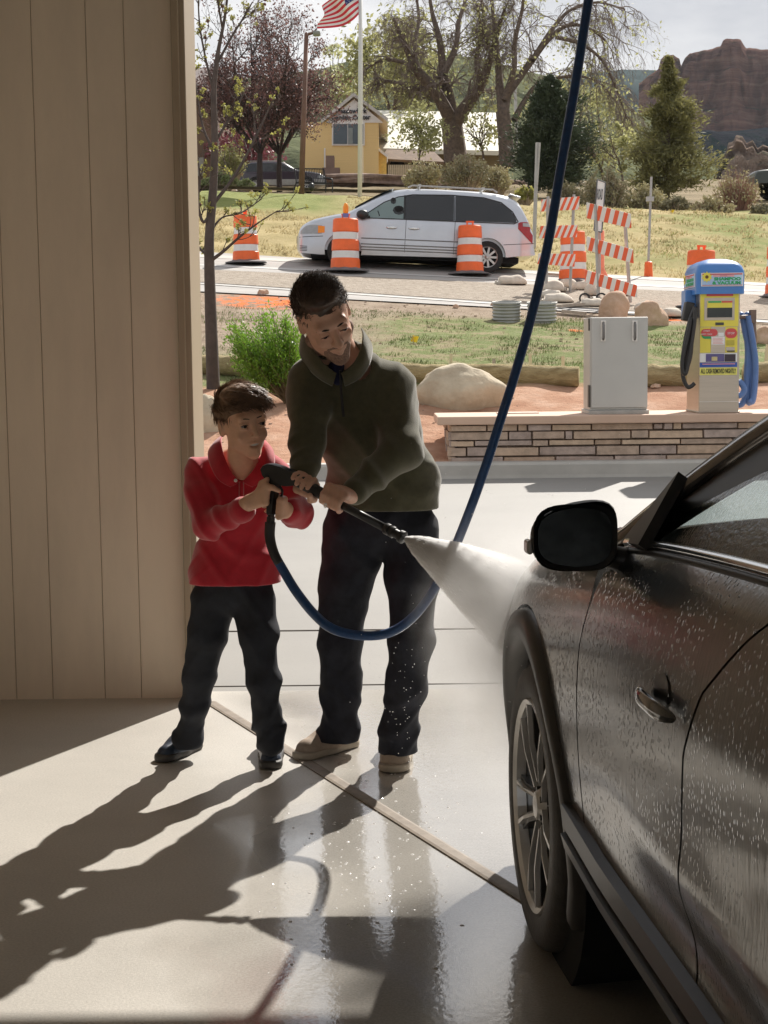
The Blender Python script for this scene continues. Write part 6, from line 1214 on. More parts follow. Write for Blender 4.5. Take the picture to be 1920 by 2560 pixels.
def grow(B, tips, p, d, L_n, r_, dep, rr, droop=.0, wig=.25, sides=(6, 5, 4, 3, 3), split=(3, 4), ang=.7, shr=.6, nseg=4, up=0):
    pts = [p.copy()]; q = p.copy(); dd = d.normalized()
    for i in range(nseg):
        dd = (dd + Vector((rr.gauss(0, wig), rr.gauss(0, wig), rr.gauss(0, wig) - droop * (i + 1) / nseg + up))).normalized(); q = q + dd * L_n / nseg; pts.append(q.copy())
    rads = [r_ * (1 - .55 * i / nseg) for i in range(nseg + 1)]; B.tube(pts, rads, sides[min(dep, len(sides) - 1)], cap=False)
    if dep >= len(split): tips.append((pts[-1], dd)); tips.append((pts[-2], dd)); return
    for k in range(split[dep]):
        t = rr.uniform(.25, 1); i = min(int(t * nseg), nseg - 1); s = pts[i].lerp(pts[i + 1], t * nseg - i); ax_ = Vector((rr.gauss(0, 1), rr.gauss(0, 1), rr.gauss(0, 1))).normalized(); nd = (dd + ax_ * ang).normalized()
        grow(B, tips, s, nd, L_n * shr * rr.uniform(.7, 1.25), max(r_ * .5, .006), dep + 1, rr, droop, wig, sides, split, ang, shr, nseg, up)
def limb_tree(name, label, cat, Y, limbs, m, seed, sub, split, droop, ang=.9, wig=.2, twig=TWG, leaf=None, group=None, up=0, rmin=.03, yj=1.0, subr=.3):
    rr = random.Random(seed); base = F(limbs[0][0][0], limbs[0][0][1], Y); t = thing(name, label, cat, base, group, world=True); B = MB(); T = MB(); tips = []
    for li, lb in enumerate(limbs):
        dy = 0 if li == 0 else rr.uniform(-1, 1) * yj; n = len(lb); P = [F(q[0], q[1], Y + (dy * (i / (n - 1)) if li else 0)) for i, q in enumerate(lb)]; sp_ = spline(P, 5); s = Y / FPX * K
        R_ = [interp(i / 5, [(j, lb[j][2] * s / 2) for j in range(n)]) for i in range(len(sp_))]; B.tube(sp_, R_, 8 if li == 0 else 6, cap=False)
        L_all = sum((a - b).length for a, b in zip(sp_, sp_[1:]))
        if li == 0: continue
        for k in range(sub):
            i = rr.randrange(max(1, len(sp_) // 4), len(sp_) - 1); d = (sp_[i + 1] - sp_[i]).normalized(); axx = Vector((rr.gauss(0, 1), rr.gauss(0, 1), rr.gauss(.2, .8))).normalized(); grow(T, tips, sp_[i], (d + axx * ang), L_all * rr.uniform(.12, .34), max(rmin, R_[i] * subr), 0, rr, droop, wig, (5, 4, 3, 3), split, .8, .6, 4, up)
    if twig is m: B.add(T.v, T.f); B.build('trunk', m, t, smooth=True)
    else: B.build('trunk', m, t, smooth=True); T.build('branches', twig, t, smooth=True)
    if leaf:
        lm, ls, prob, cnt, spread = leaf; C = []
        for p, d in tips:
            if rr.random() < prob:
                for j in range(cnt): C.append([p[a] + rr.gauss(0, spread) for a in range(3)])
        if C: put_leaves('foliage', t, C, ls, lm, seed)
    return t, tips
LG = leaf_mat('leaf_spring', (.36, .36, .16), .35, .6, .35); LB = leaf_mat('leaf_bright', (.16, .30, .03), .3, .5, .35); LP = leaf_mat('leaf_plum', (.16, .085, .075), .5, .5, .25); LY = leaf_mat('leaf_bud', (.33, .32, .09), .3, .6, .3)
# two big bare cottonwoods
limb_tree('cottonwood_tree', 'large bare grey cottonwood with forked trunk left of the blue hose', 'tree', 88, [
    [(985, 350, 52), (980, 300, 46), (975, 262, 44)], [(976, 268, 36), (962, 235, 30), (935, 190, 26), (900, 150, 20), (872, 90, 12), (850, 40, 7)], [(975, 265, 32), (972, 215, 24), (958, 160, 20), (950, 90, 15), (932, 20, 9), (925, -50, 6)],
    [(980, 268, 34), (1010, 225, 26), (1040, 180, 22), (1058, 130, 14), (1075, 70, 9), (1090, 20, 6)], [(950, 205, 20), (915, 165, 15), (870, 135, 10), (825, 130, 7), (790, 150, 4)], [(958, 160, 16), (985, 100, 13), (990, 50, 10), (1005, 0, 7), (1010, -60, 5)], [(905, 155, 12), (895, 100, 9), (905, 40, 7), (895, -30, 5)],
    [(1035, 185, 13), (1030, 120, 10), (1045, 60, 7), (1040, 0, 5)], [(935, 190, 14), (890, 190, 9), (840, 175, 7), (800, 185, 4)]], BARK, 21, 18, (4, 5, 3), .32, leaf=(LG, .12, .020, 6, .30), yj=4, subr=.22, wig=.24, rmin=.035)
limb_tree('cottonwood_tree', 'bare cottonwood with long drooping limbs behind the blue hose', 'tree', 84, [
    [(1096, 362, 34), (1092, 300, 32), (1086, 240, 30)], [(1087, 245, 26), (1095, 205, 22), (1120, 170, 18), (1150, 130, 14), (1185, 85, 12), (1225, 55, 9), (1270, 60, 6), (1310, 90, 4)], [(1086, 245, 24), (1080, 190, 18), (1075, 130, 14), (1068, 60, 10), (1060, -20, 6)],
    [(1090, 215, 18), (1110, 150, 12), (1112, 90, 10), (1128, 20, 7), (1135, -50, 5)], [(1150, 130, 12), (1195, 60, 9), (1235, 20, 7), (1290, 5, 5), (1350, 20, 3)], [(1200, 80, 10), (1255, 95, 8), (1300, 130, 6), (1330, 190, 5), (1355, 260, 3)], [(1110, 260, 14), (1135, 215, 11), (1165, 180, 8), (1230, 165, 7), (1290, 175, 5), (1330, 220, 3)],
    [(1075, 130, 9), (1045, 75, 7), (1030, 10, 5)]], BARK, 22, 18, (4, 5, 3), .45, leaf=(LG, .12, .025, 6, .30), yj=4, subr=.22, wig=.24, rmin=.035)
# faint grey tree further back left of the first
limb_tree('bare_tree', 'thin grey bare tree between the flagpole and the big cottonwood', 'tree', 120, [[(850, 330, 14), (848, 260, 12)], [(848, 262, 10), (830, 200, 8), (800, 140, 6), (780, 90, 4)], [(848, 262, 10), (858, 190, 7), (870, 120, 5), (860, 70, 3)], [(848, 240, 8), (885, 200, 6), (905, 150, 4)]], BARK, 23, 12, (4, 4), .15, leaf=(LG, .30, .35, 9, .6), yj=3, rmin=.04)
# leafy background trees
def leafy(name, label, fx, fyb, fyt, wF, Y, m, n, seed, ls=.28, clump=26, hole=.9, group='spring green trees behind the shrubs', cr=.5):
    rs = nrs(seed); b_ = F(fx, fyb, Y); s = Y / FPX * K; t = thing(name, label, 'tree', b_, group, world=True); H = (fyb - fyt) * s; Wd = wF * s / 2; B = MB(); tips = []; rr = random.Random(seed)
    grow(B, tips, b_, Vector((0, 0, 1)), H * .45, H * .022, 0, rr, 0, .12, (6, 5, 4, 3), (6, 5), .8, .75, 4, .12); B.build('trunk', BARK, t, smooth=True)
    cs = []
    for k in range(clump):
        while True:
            v = rs.uniform(-1, 1, 3)
            if np.linalg.norm(v) < 1: break
        cs.append(np.array([b_.x + v[0] * Wd, b_.y + v[1] * Wd, b_.z + H * (.58 + .42 * v[2])]))
    C = []
    for c in cs:
        k = int(n / clump * rs.uniform(.4, 1.6)); q = rs.normal(size=(k, 3)); q /= np.linalg.norm(q, axis=1)[:, None]; rad = rs.uniform(.1, 1, (k, 1)) ** .5 * Wd * cr * rs.uniform(.6, 1.2); C.append(c + q * rad * np.array([1, 1, .8]))
    put_leaves('crown', t, np.concatenate(C), ls, m, seed); return t
LPale = leaf_mat('leaf_pale', (.42, .44, .25), .25, .7, .35); LGy = leaf_mat('leaf_greygreen', (.26, .30, .13), .3, .7, .25)
leafy('leafy_tree', 'pale green tree above the yellow building, left of the flagpole', 735, 330, 85, 90, 130, LPale, 600, 31, .28)
leafy('leafy_tree', 'bright green young tree in front of the white greenhouse roof', 905, 350, 235, 120, 80, LG, 1500, 32, .13, 40)
leafy('leafy_tree', 'bright green tree between the two cottonwood trunks', 1045, 345, 215, 80, 86, LG, 600, 33, .14, 34)
leafy('leafy_tree', 'tall yellow green tree behind the blue hose, above the dark juniper', 1215, 400, 130, 150, 100, LG, 1100, 34, .15, 50)
leafy('leafy_tree', 'light green tree between the juniper and the tall conifer', 1310, 420, 190, 120, 92, LG, 1700, 35, .15, 44); leafy('leafy_tree', 'hazy green tree high behind the left cottonwood', 960, 200, 120, 130, 150, LGy, 250, 36, .32)
leafy('leafy_tree', 'low bright green tree hanging left of the tall conifer', 1345, 400, 270, 60, 80, LG, 600, 37, .14, 14)
# plum trees
for (fx, fy, Y, top_, lb, sd, tw) in ((562, 412, 68, 70, 'dark purple plum tree left of the street lamp', 41, 10), (604, 414, 70, 95, 'dark purple plum tree behind the street lamp', 42, 9)):
    x = fx; off = 0 if sd == 41 else 20
    limbs = [[(x, fy, tw + 4), (x - 1, fy - 50, tw + 2), (x, fy - 85, tw)]] + [[(x, fy - 80, tw * .8), (x + dx * .4, fy - 130, tw * .6), (x + dx * .8, fy - 190, tw * .45), (x + dx, top_ + dy, 2)] for dx, dy in ((-95, 60), (-60, 20), (-20, -5), (20, 10), (60, 30), (55 + off, 80), (-120, 130), (60 + off, 150))]
    t, tips = limb_tree('plum_tree', lb, 'tree', Y, limbs, BARKP, sd, 15, (5, 5), -.02, twig=BARKP, leaf=(LP, .075, .55, 4, .16), yj=3.5, rmin=.022, subr=.3, group='purple plum trees by the parking', ang=.7, wig=.2, up=.05)
# small pink blossom tree behind
leafy('redbud_tree', 'low reddish pink blossoming tree behind the parked wagon', 500, 392, 290, 190, 84, leaf_mat('blossom', (.26, .085, .10), .35, .6, .2), 5200, 43, .14, 34, group=None)
# young street tree near the bay
Yt = G(460, 838).y
yt_limbs = [[(461, 842, 30), (456, 700, 26), (452, 560, 22), (453, 500, 20), (458, 440, 19), (462, 380, 17), (464, 300, 15), (462, 200, 12), (470, 120, 9), (485, 40, 6), (495, -40, 4)],
    [(452, 565, 9), (480, 545, 7), (520, 510, 5), (560, 480, 3.5), (600, 455, 2)], [(455, 555, 8), (440, 545, 6), (427, 530, 5), (418, 510, 3)], [(460, 450, 10), (440, 480, 7), (428, 440, 6), (432, 380, 4), (424, 330, 3)], [(461, 440, 9), (500, 390, 7), (530, 340, 6), (560, 280, 5), (590, 215, 3)],
    [(463, 330, 7), (440, 280, 5), (428, 220, 4), (420, 160, 2)], [(463, 310, 7), (490, 265, 5), (515, 225, 4), (530, 190, 2.5)], [(462, 200, 7), (445, 130, 5), (432, 60, 4), (428, 0, 3)], [(468, 140, 6), (500, 80, 5), (525, 40, 4), (545, 5, 2.5)], [(480, 60, 5), (470, 0, 4), (462, -60, 3)], [(455, 500, 6), (480, 470, 4), (520, 460, 3), (565, 430, 2)], [(458, 600, 3), (470, 590, 2), (500, 590, 1.5)]]
yt_limbs = yt_limbs[:-1]
t, tips = limb_tree('young_tree', 'slender young tree budding beside the bay wall, above the boy', 'tree', Yt, yt_limbs, BARKY, 51, 9, (2,), -.02, twig=BARKY, leaf=None, yj=.5, rmin=.006, subr=.35, wig=.12, ang=.8, up=.06)
rr = random.Random(3); C = []; SBs = []
for p, d in tips:
    fy = (p.z - 1.38) 
    if fy < 4.4 and rr.random() < .75: C += [[p[a] + rr.gauss(0, .014) for a in range(3)] for _ in range(14)]
    elif rr.random() < .16: SBs.append(p)
put_leaves('buds', t, C, .024, LY, 5, 1.3)
for p in SBs[:60]: B = MB(); B.sphere(p, .021, 8, 6); B.build('seed_ball', mat('seed_brown', (.14, .06, .045), .9, .3, 30), t, smooth=True)
# conifers
def conifer(label, fx, fyb, fyt, wF, Y, m, seed, prof, nb=230, nn=70, ns=.16, trunkF=10):
    rs = nrs(seed); s = Y / FPX * K; b_ = F(fx, fyb, Y); H = (fyb - fyt) * s; Wd = wF * s / 2; t = thing('conifer', label, 'tree', b_, None, world=True); B = MB(); B.tube([b_ - Vector((0, 0, .5)), b_ + Vector((.05, 0, H * .5)), b_ + Vector((0, 0, H * .99))], [trunkF * s / 2, trunkF * s / 4, .02], 7); C = []; D = []
    for k in range(nb):
        h = rs.uniform(.06, .99) ** .9; a = rs.uniform(0, 2 * PI); R_ = Wd * interp(h, prof) * rs.uniform(.5, 1.1) * (1 + .9 * mnoise.noise(Vector((math.cos(a) * 1.3, math.sin(a) * 1.3, h * 7 + seed)))); p0 = np.array([b_.x, b_.y, b_.z + h * H]); d = np.array([math.cos(a), math.sin(a), rs.uniform(-.12, .35)]); p1 = p0 + d * R_
        B.tube([tuple(p0), tuple(p1)], [.03, .008], 3, cap=False); q = rs.uniform(.15, 1.0, nn) ** .7; side = rs.normal(size=(nn, 3)) * (np.array([.09, .09, .055]) * R_ * 1.3 + .05); C.append(p0 + d * R_ * q[:, None] + side); D.append(np.tile(d, (nn, 1)) + rs.normal(size=(nn, 3)) * .4 + np.array([0, 0, .35]))
    B.build('trunk', BARK, t, smooth=True); put_leaves('crown', t, np.concatenate(C), ns, m, seed, 3.6, np.concatenate(D)); return t
JM = leaf_mat('juniper', (.055, .075, .035), .4, .7, .1); PM = leaf_mat('pine', (.21, .20, .08), .45, .7, .22)
conifer('dense dark round juniper under the big drooping cottonwood limb', 1186, 425, 178, 178, 64, JM, 61, [(0, .6), (.12, .95), (.3, 1.0), (.55, .82), (.8, .48), (1, .08)], 260, 230, .055)
conifer('tall pointed olive green conifer at the right', 1441, 438, 138, 190, 60, PM, 62, [(0, .75), (.1, .95), (.25, 1.0), (.4, .72), (.5, .80), (.62, .5), (.75, .40), (.88, .16), (1, .03)], 150, 210, .055, 12)
# shrubs : many fine stems with small leaves
def shrub(label, fx, fyb, hF, wF, Y, m, sm_, seed, n=260, leaf=2200, ls=.07, group='dry shrubs along the top of the bank', cat='shrub', name='shrub', lean=0):
    rr = random.Random(seed); rs = nrs(seed); g = F(fx, fyb, Y); s = Y / FPX * K; H = hF * s; Wd = wF * s / 2; t = thing(name, label, cat, g, group, world=True); B = MB(); C = []
    for k in range(n):
        a = rr.uniform(0, 2 * PI); q = rr.uniform(0, 1) ** .6; o = Vector((math.cos(a) * Wd * q, math.sin(a) * Wd * q * .7, H * rr.uniform(.6, 1.05) * (1 - .45 * q * q))); o.x += lean * s * (o.z / H); st = g + Vector((o.x * .25, o.y * .25, -.1)); mid = st.lerp(g + o, .5) + Vector((rr.gauss(0, .06), rr.gauss(0, .06), .05 * H)); B.tube([st, mid, g + o], [.014 * max(1, s * 20), .009, .003], 3, cap=False)
        if k % 3 == 0: C.append((mid, g + o))
    B.build('stems', sm_, t)
    if leaf: ii = rs.randint(0, len(C), leaf); P = np.array([C[i][0].lerp(C[i][1], rr.uniform(.2, 1.08)) for i in ii]); put_leaves('foliage', t, P + rs.normal(size=P.shape) * .05 * H, ls, m, seed)
    return t
RB_ = leaf_mat('rabbitbrush', (.42, .38, .22), .3, .8, .15); RS_ = mat('dry_stems', (.38, .30, .22), .9, .25, 3); RG_ = leaf_mat('sage', (.24, .22, .13), .35, .8, .15); RR_ = mat('red_stems', (.30, .17, .13), .9, .2, 3)
for a in [('broad straw coloured shrub left of the grey one', 915, 425, 80, 90, 56, RB_, RS_, 71), ('round greyish shrub behind the van roof', 1005, 425, 92, 110, 55, RG_, RS_, 72), ('tan shrub between the van and the juniper', 1070, 428, 70, 80, 57, RB_, RS_, 73), ('yellowish low shrub right behind the van tail', 1135, 440, 34, 50, 46, LY, RS_, 74, 120, 1500),
          ('brown shrub behind the left barricade', 1225, 470, 74, 90, 50, RG_, RS_, 75), ('tall brown grey shrub behind the white sign', 1310, 478, 110, 110, 49, RG_, RS_, 76, 340, 3200), ('tan shrub beneath the tall conifer', 1395, 470, 70, 90, 50, RB_, RS_, 77), ('low dark shrub at the foot of the conifer', 1460, 468, 40, 80, 48, RG_, RS_, 78),
          ('wide reddish tan shrub left of the dark vehicle', 1540, 478, 50, 110, 47, RB_, RR_, 79, 320, 2200), ('tall bare reddish shrub against the blue slope', 1590, 470, 105, 110, 52, RB_, RR_, 80, 380, 900), ('shrub at the right edge in front of the dark vehicle', 1650, 478, 40, 60, 46, RG_, RS_, 81), ('low green hedge left of the plum trunks', 478, 418, 45, 80, 62, LGy, RS_, 82, 160, 4200), ('clipped dark bush in front of the parked wagon', 530, 414, 26, 40, 61, LGy, RS_, 83, 120, 2600), ('yellow green bush behind the young trunk', 500, 400, 90, 70, 70, LG, RS_, 84, 140, 2200)]: shrub(*a)
# the green bush beside the man
g = G(634, 868); Yg = g.y; rr = random.Random(8); rs = nrs(8); t = thing('green_bush', 'bright green fine leaved bush between the boy and the man', 'bush', g, world=True); B = MB(); C = []; D = []; s = Yg / FPX * K
for k in range(120):
    while True:
        ex, ey = rr.uniform(482, 668), rr.uniform(664, 830)
        if ((ex - 568) / 90) ** 2 + ((ey - 738) / 76) ** 2 < 1: break
    e = F(ex, ey, Yg + rr.gauss(0, .22)); b0 = g + Vector((rr.gauss(0, .04), rr.gauss(0, .04), -.05)); m1 = b0.lerp(e, .45) + Vector((rr.gauss(-.01, .03), 0, -.02)); B.tube([b0, m1, e], [.0075, .005, .0015], 4, cap=False)
    for j in range(120): u = rr.uniform(.28, 1.0) ** .8; p = m1.lerp(e, (u - .28) / .72) if u > .28 else m1; C.append([p.x + rr.gauss(0, .040), p.y + rr.gauss(0, .05), p.z + rr.gauss(0, .038)]); D.append(((e - b0).normalized()))
B.build('stems', mat('bush_stem', (.14, .10, .05), .9, .2, 9), t, smooth=True); put_leaves('foliage', t, C, .017, LB, 9, 2.6, np.array(D) * .8)
# grass blades, one mass each
def blades(name, regs, h, m, seed, w_=.006):
    rs = nrs(seed); Vs = []
    for (x0, x1, y0, y1, n, cond) in regs:
        X = rs.uniform(x0, x1, n); Y = y0 + (y1 - y0) * rs.uniform(0, 1, n) ** 1.15; k = np.array([mnoise.noise(Vector((x * .8, y * .8, 3))) + .5 * mnoise.noise(Vector((x * 3, y * 3, 9))) for x, y in zip(X, Y)]); ok = k > cond; X, Y = X[ok], Y[ok]
        ok = np.array([not (rnear(x) - .1 < y < rfar(x) + .15) for x, y in zip(X, Y)]); X, Y = X[ok], Y[ok]; Z = np.array([gelev(x, y) for x, y in zip(X, Y)]); n = len(X); a = rs.uniform(0, 2 * PI, n); hh = h * rs.uniform(.4, 1.2, n); ww = w_ * (Y / 20); lx, ly = rs.normal(0, .35, n) * hh, rs.normal(0, .35, n) * hh
        P = np.stack([X, Y, Z - .01], 1); d = np.stack([np.cos(a) * ww, np.sin(a) * ww, 0 * a], 1); Tp = P + np.stack([lx, ly, hh], 1); Vs.append(np.stack([P - d, P + d, Tp], 1).reshape(-1, 3))
    V = np.concatenate(Vs); np_mesh(name, V, np.arange(len(V)).reshape(-1, 3), m, kind='stuff')
blades('green_grass', [(-4, 8, 19.5, 25.6, 30000, .12), (-3, 3, 20, 25, 4000, .1)], .055, leaf_mat('grass_green', (.13, .17, .05), .4, .8, .2), 91)
blades('straw_grass', [(-6, 8, 19.4, 26.0, 12000, -.2)], .045, leaf_mat('grass_straw', (.36, .30, .18), .25, .9, .15), 92)
blades('dry_bank_grass', [(-1.0, 16, 32.5, 46, 22000, -.1), (-8, -1.0, 32.5, 41.5, 9000, -.1)], .085, leaf_mat('grass_dry', (.40, .33, .18), .2, .9, .3), 93, .010)
blades('green_bank_grass', [(1, 16, 34, 46, 8000, .15)], .08, leaf_mat('grass_olive', (.32, .34, .12), .35, .8, .15), 94, .010)
# ------------------------------------------------------------------ distant buildings and mesa
YEL2 = mat('yellow_siding', (.85, .62, .29), .8, .05, 2, bump=.3, bscale=1.2, stretch=(.2, .2, 30)); WTR = mat('white_trim', (.85, .82, .80), .6, .05, 3)
Yb = 95
def FB(fx, fy, Y=Yb): return F(fx, fy, Y)
bd = thing('garden_shop', 'yellow gabled shop building with black lettering under the gable', 'building', FB(770, 388), world=True)
def poly(B, pts, Y0, th=.0):
    P = [F(x, y, Y0) for x, y in pts]; n = len(P); o = Vector((0, th, 0)); B.add(P + [p + o for p in P], [tuple(range(n))[::-1], tuple(range(n, 2 * n))] + [(i, i + n, (i + 1) % n + n, (i + 1) % n)[::-1] for i in range(n)])
B = MB(); poly(B, [(655, 395), (818, 395), (818, 264), (765, 213), (700, 264), (655, 264)], Yb, 9); B.build('wall', YEL2, bd)
B = MB(); poly(B, [(703, 265), (828, 265), (765, 214)], Yb - .06, .05); gb = B.build('gable', WTR, bd)
B = MB()
for a, b2 in (((764, 208), (838, 263)), ((764, 208), (694, 266))):
    p, q = FB(*a, Yb - .3), FB(*b2, Yb - .3); u = Vector((0, 10, 0)); t_ = Vector((0, 0, .22)); B.add([p, q, q + u, p + u, p + t_, q + t_, q + u + t_, p + u + t_], [(0, 1, 2, 3), (7, 6, 5, 4), (0, 4, 5, 1), (1, 5, 6, 2), (2, 6, 7, 3), (3, 7, 4, 0)])
B.build('roof', mat('roof_white', (.62, .60, .58), .7), bd)
B = MB(); poly(B, [(717, 264), (788, 264), (788, 314), (717, 314)], Yb - .10, .08); w1 = B.build('window', WTR, bd)
B = MB(); poly(B, [(720, 268), (750, 268), (750, 311), (720, 311)], Yb - .13, .02); poly(B, [(752, 268), (785, 268), (785, 311), (752, 311)], Yb - .13, .02); B.build('pane', mat('shop_glass', (.05, .07, .085), .15, .3, .3, coat=.5), w1)
B = MB(); poly(B, [(752, 276), (762, 276), (762, 311), (752, 311)], Yb - .16, .01); B.build('curtain', mat('curtain', (.25, .28, .28), .7), w1)
c = FB(758, 247, Yb - .12); B = MB(); vs, fs = text_geo('Meadowlark\nGarden Center', .42, .02, 'CENTER', bold=.012); wx_ = max(v[0] for v in vs) - min(v[0] for v in vs); ww = (FB(800, 247).x - FB(716, 247).x); B.add(vs, fs, Matrix.Translation(c) @ RX90 @ Matrix.Diagonal((ww / wx_, ww / wx_ * 1.05, 1, 1))); B.build('lettering', mat('letter_black', (.03, .03, .04), .6), gb)
B = MB(); poly(B, [(700, 320), (703, 320), (703, 392), (700, 392)], Yb - .1, .08); B.build('corner_board', WTR, bd)
B = MB(); poly(B, [(818, 392), (835, 392), (835, 336), (818, 318)], Yb + .5, 5); B.build('side_annex', mat('annex_yellow', (.80, .55, .16), .8), bd)
B = MB(); poly(B, [(816, 318), (838, 335), (836, 340), (816, 324)], Yb + .2, 3); B.build('annex_trim', WTR, bd)
gh = thing('greenhouse', 'long greenhouse with bright white roof behind the green trees', 'building', FB(950, 350, 102), world=True)
B = MB(); p = [F(815, 320, 102), F(1098, 326, 102), F(1098, 244, 112), F(815, 238, 112)]; B.add(p + [q + Vector((0, 0, -.3)) for q in p], [(0, 1, 2, 3), (7, 6, 5, 4), (0, 4, 5, 1), (1, 5, 6, 2), (2, 6, 7, 3), (3, 7, 4, 0)]); B.build('roof', mat('poly_roof', (.70, .67, .56), .5, .06, .4), gh)
B = MB(); poly(B, [(815, 400), (1098, 400), (1098, 327), (815, 321)], 103, .2); wl_ = B.build('wall', mat('gh_wall', (.30, .24, .14), .8, .2, .6), gh)
for fx in (858, 905): B = MB(); P = [(fx + 17 * math.cos(a), 362 - 22 * math.sin(a)) for a in np.linspace(0, PI, 10)]; poly(B, P, 102.9, .05); B.build('arched_opening', DARK, gh)
B = MB(); p = [F(822, 345, 99), F(960, 352, 99), F(930, 322, 103), F(840, 318, 103)]; B.add(p, [(0, 1, 2, 3)]); B.build('porch_roof', mat('thatch', (.20, .14, .10), .95, .2, 2), gh, solid=.15)
# picket fence
pf = thing('picket_fence', 'low cream picket fence right of the yellow shop', 'fence', FB(870, 388, 92), world=True)
B = MB(); 
for k in range(20):
    fx = 840 + k * 4; p = F(fx, 386, 92); q = F(fx, 356, 92); B.box(((p.x + q.x) / 2, 92, (p.z + q.z) / 2), (.085, .03, q.z - p.z))
B.build('pickets', mat('picket_cream', (.62, .52, .36), .8), pf, kind='stuff')
B = MB(); p, q = F(838, 378, 92.05), F(918, 380, 92.05); B.tube([p, q], .03, 4); B.build('fence_rail', MATS['picket_cream'], pf)
t = thing('paver_stack', 'stack of brown pavers against the yellow wall', 'pavers', FB(712, 388, 93), world=True); PV = mat('paver_brown', (.25, .17, .14), .9, .15, 2)
for (a, b2, c_, d) in ((704, 336, 722, 386), (696, 362, 704, 386), (722, 362, 734, 388)): B = MB(); poly(B, [(a, d), (c_, d), (c_, b2), (a, b2)], 93, .8); B.build('paver_pile', PV, t)
# long low rubble wall below the shop
t = G(900, 400); B = MB(); rr = random.Random(2)
o = rock('stone_border', mat('border_stone', (.26, .18, .14), .95, .3, 3, bump=.8, bscale=8), F(870, 392, 89), (5.5, .5, .35), 17, rough=.75, flat=.9); tag(o, 'low brown rubble edging below the yellow shop', 'stone edging')
# brown house at the left edge
hs = thing('brown_house', 'brown house with pale banded roof behind the young tree, cut by the bay wall', 'house', F(430, 400, 82), world=True)
B = MB(); poly(B, [(380, 400), (470, 400), (470, 208), (380, 208)], 82, 6); B.build('wall', mat('house_brown', (.16, .10, .065), .85, .15, 1), hs)
B = MB(); p = [F(370, 212, 81.3), F(478, 212, 81.3), F(500, 150, 87), F(370, 150, 87)]; B.add(p, [(0, 1, 2, 3)]); B.build('roof', mat('house_roof', (.20, .16, .15), .8, .3, 1.5, stretch=(1, 1, 12)), hs, solid=.2)
B = MB(); poly(B, [(418, 340), (440, 340), (440, 380), (418, 380)], 81.9, .05); B.build('window', mat('house_window', (.30, .28, .24), .4), hs)
# flagpole, flag, street lamp, bench
Yf_ = 50; g = onG(785, Yf_); t = thing('flagpole', 'tall white flagpole rising out of the lawn', 'flagpole', g, world=True); B = MB(); B.tube([Vector((g.x, g.y, g.z - .3)), F(779, -60, Yf_)], [.075, .06], 10); B.build('pole', mat('pole_white', (.62, .62, .60), .35, .04, 3), t, smooth=True)
B = MB(); B.tube([F(783, 60, Yf_ - .09), F(784, 395, Yf_ - .09)], .008, 4); B.build('halyard', WTR, t)
fg = thing('national_flag', 'striped red and white flag with a blue canton flying from the pole', 'flag', F(779, 0, Yf_), world=True)
hoist = [F(777, -42, Yf_), F(775, 45, Yf_)]; 
def flagp(u, v, off=0):   # u from hoist to fly, v from top to bottom
    tp = [(777, -50), (750, -38), (722, -8), (700, 12)]; bt = [(776, 30), (758, 46), (735, 58), (688, 62)]
    t_ = spline([Vector((a[0], a[1], 0)) for a in tp], 10); b_ = spline([Vector((a[0], a[1], 0)) for a in bt], 10); i = min(u * 30, 29.999); k = int(i); A_ = t_[k].lerp(t_[k + 1], i - k); B_ = b_[k].lerp(b_[k + 1], i - k); q = A_.lerp(B_, v); q.x += 5 * math.sin(v * 7 + u * 5) * u; return F(q.x, q.y, Yf_ + .22 * math.sin(u * 9 + v * 2.5) * (.2 + u) - off)
RF = mat('flag_red', (.60, .03, .05), .7, .06, 2); WF_ = mat('flag_white', (.78, .76, .74), .7, .04, 2); BF = mat('flag_blue', (.02, .03, .16), .7, .05, 2)
B = MB()
for k in range(13): B.m = k % 2; B.grid(lambda u, v: flagp(u, (k + v) / 13), 30, 3)
B.build('flag_stripes', [RF, WF_], fg, smooth=True); B = MB(); B.grid(lambda u, v: flagp(u * .42, v * 7 / 13, .012), 12, 12); B.grid(lambda u, v: flagp(u * .42, v * 7 / 13, -.012), 12, 12); cn = B.build('canton', BF, fg, smooth=True)
B = MB()
for r_ in range(9):
    for c_ in range(6 - r_ % 2):
        u0, v0 = .42 * (c_ + .6 + .5 * (r_ % 2)) / 6.2, 7 / 13 * (r_ + .6) / 9.3; P = [flagp(u0 + (.012 if j % 2 == 0 else .005) * math.cos(j * PI / 5), v0 + (.02 if j % 2 == 0 else .008) * math.sin(j * PI / 5), .02) for j in range(10)]; B.add(P, [tuple(range(10))])
B.build('stars', WF_, cn, kind='stuff')
Yl = 52; g = onG(660, Yl); t = thing('street_lamp', 'brown street lamp with a grey cobra head in front of the plum trees', 'street lamp', g, world=True); B = MB(); tp = F(662, 72, Yl); B.tube([Vector((g.x, g.y, g.z - .3)), tp], [.10, .07], 8); B.tube([tp - Vector((0, 0, .05)), F(676, 71, Yl)], .05, 6); B.build('pole', mat('pole_rust', (.16, .085, .06), .7, .2, 2), t, smooth=True)
a, b2 = F(676, 72, Yl), F(692, 73, Yl); B = MB(); B.box(((a + b2) / 2), ((b2 - a).length, .3, .14)); B.build('lamp_head', mat('lamp_grey', (.22, .24, .22), .5), t, bevel=.04)
B = MB(); B.sphere(F(673, 404, Yl - .15), (.10, .10, .14)); B.build('utility_box', TRIM, t)
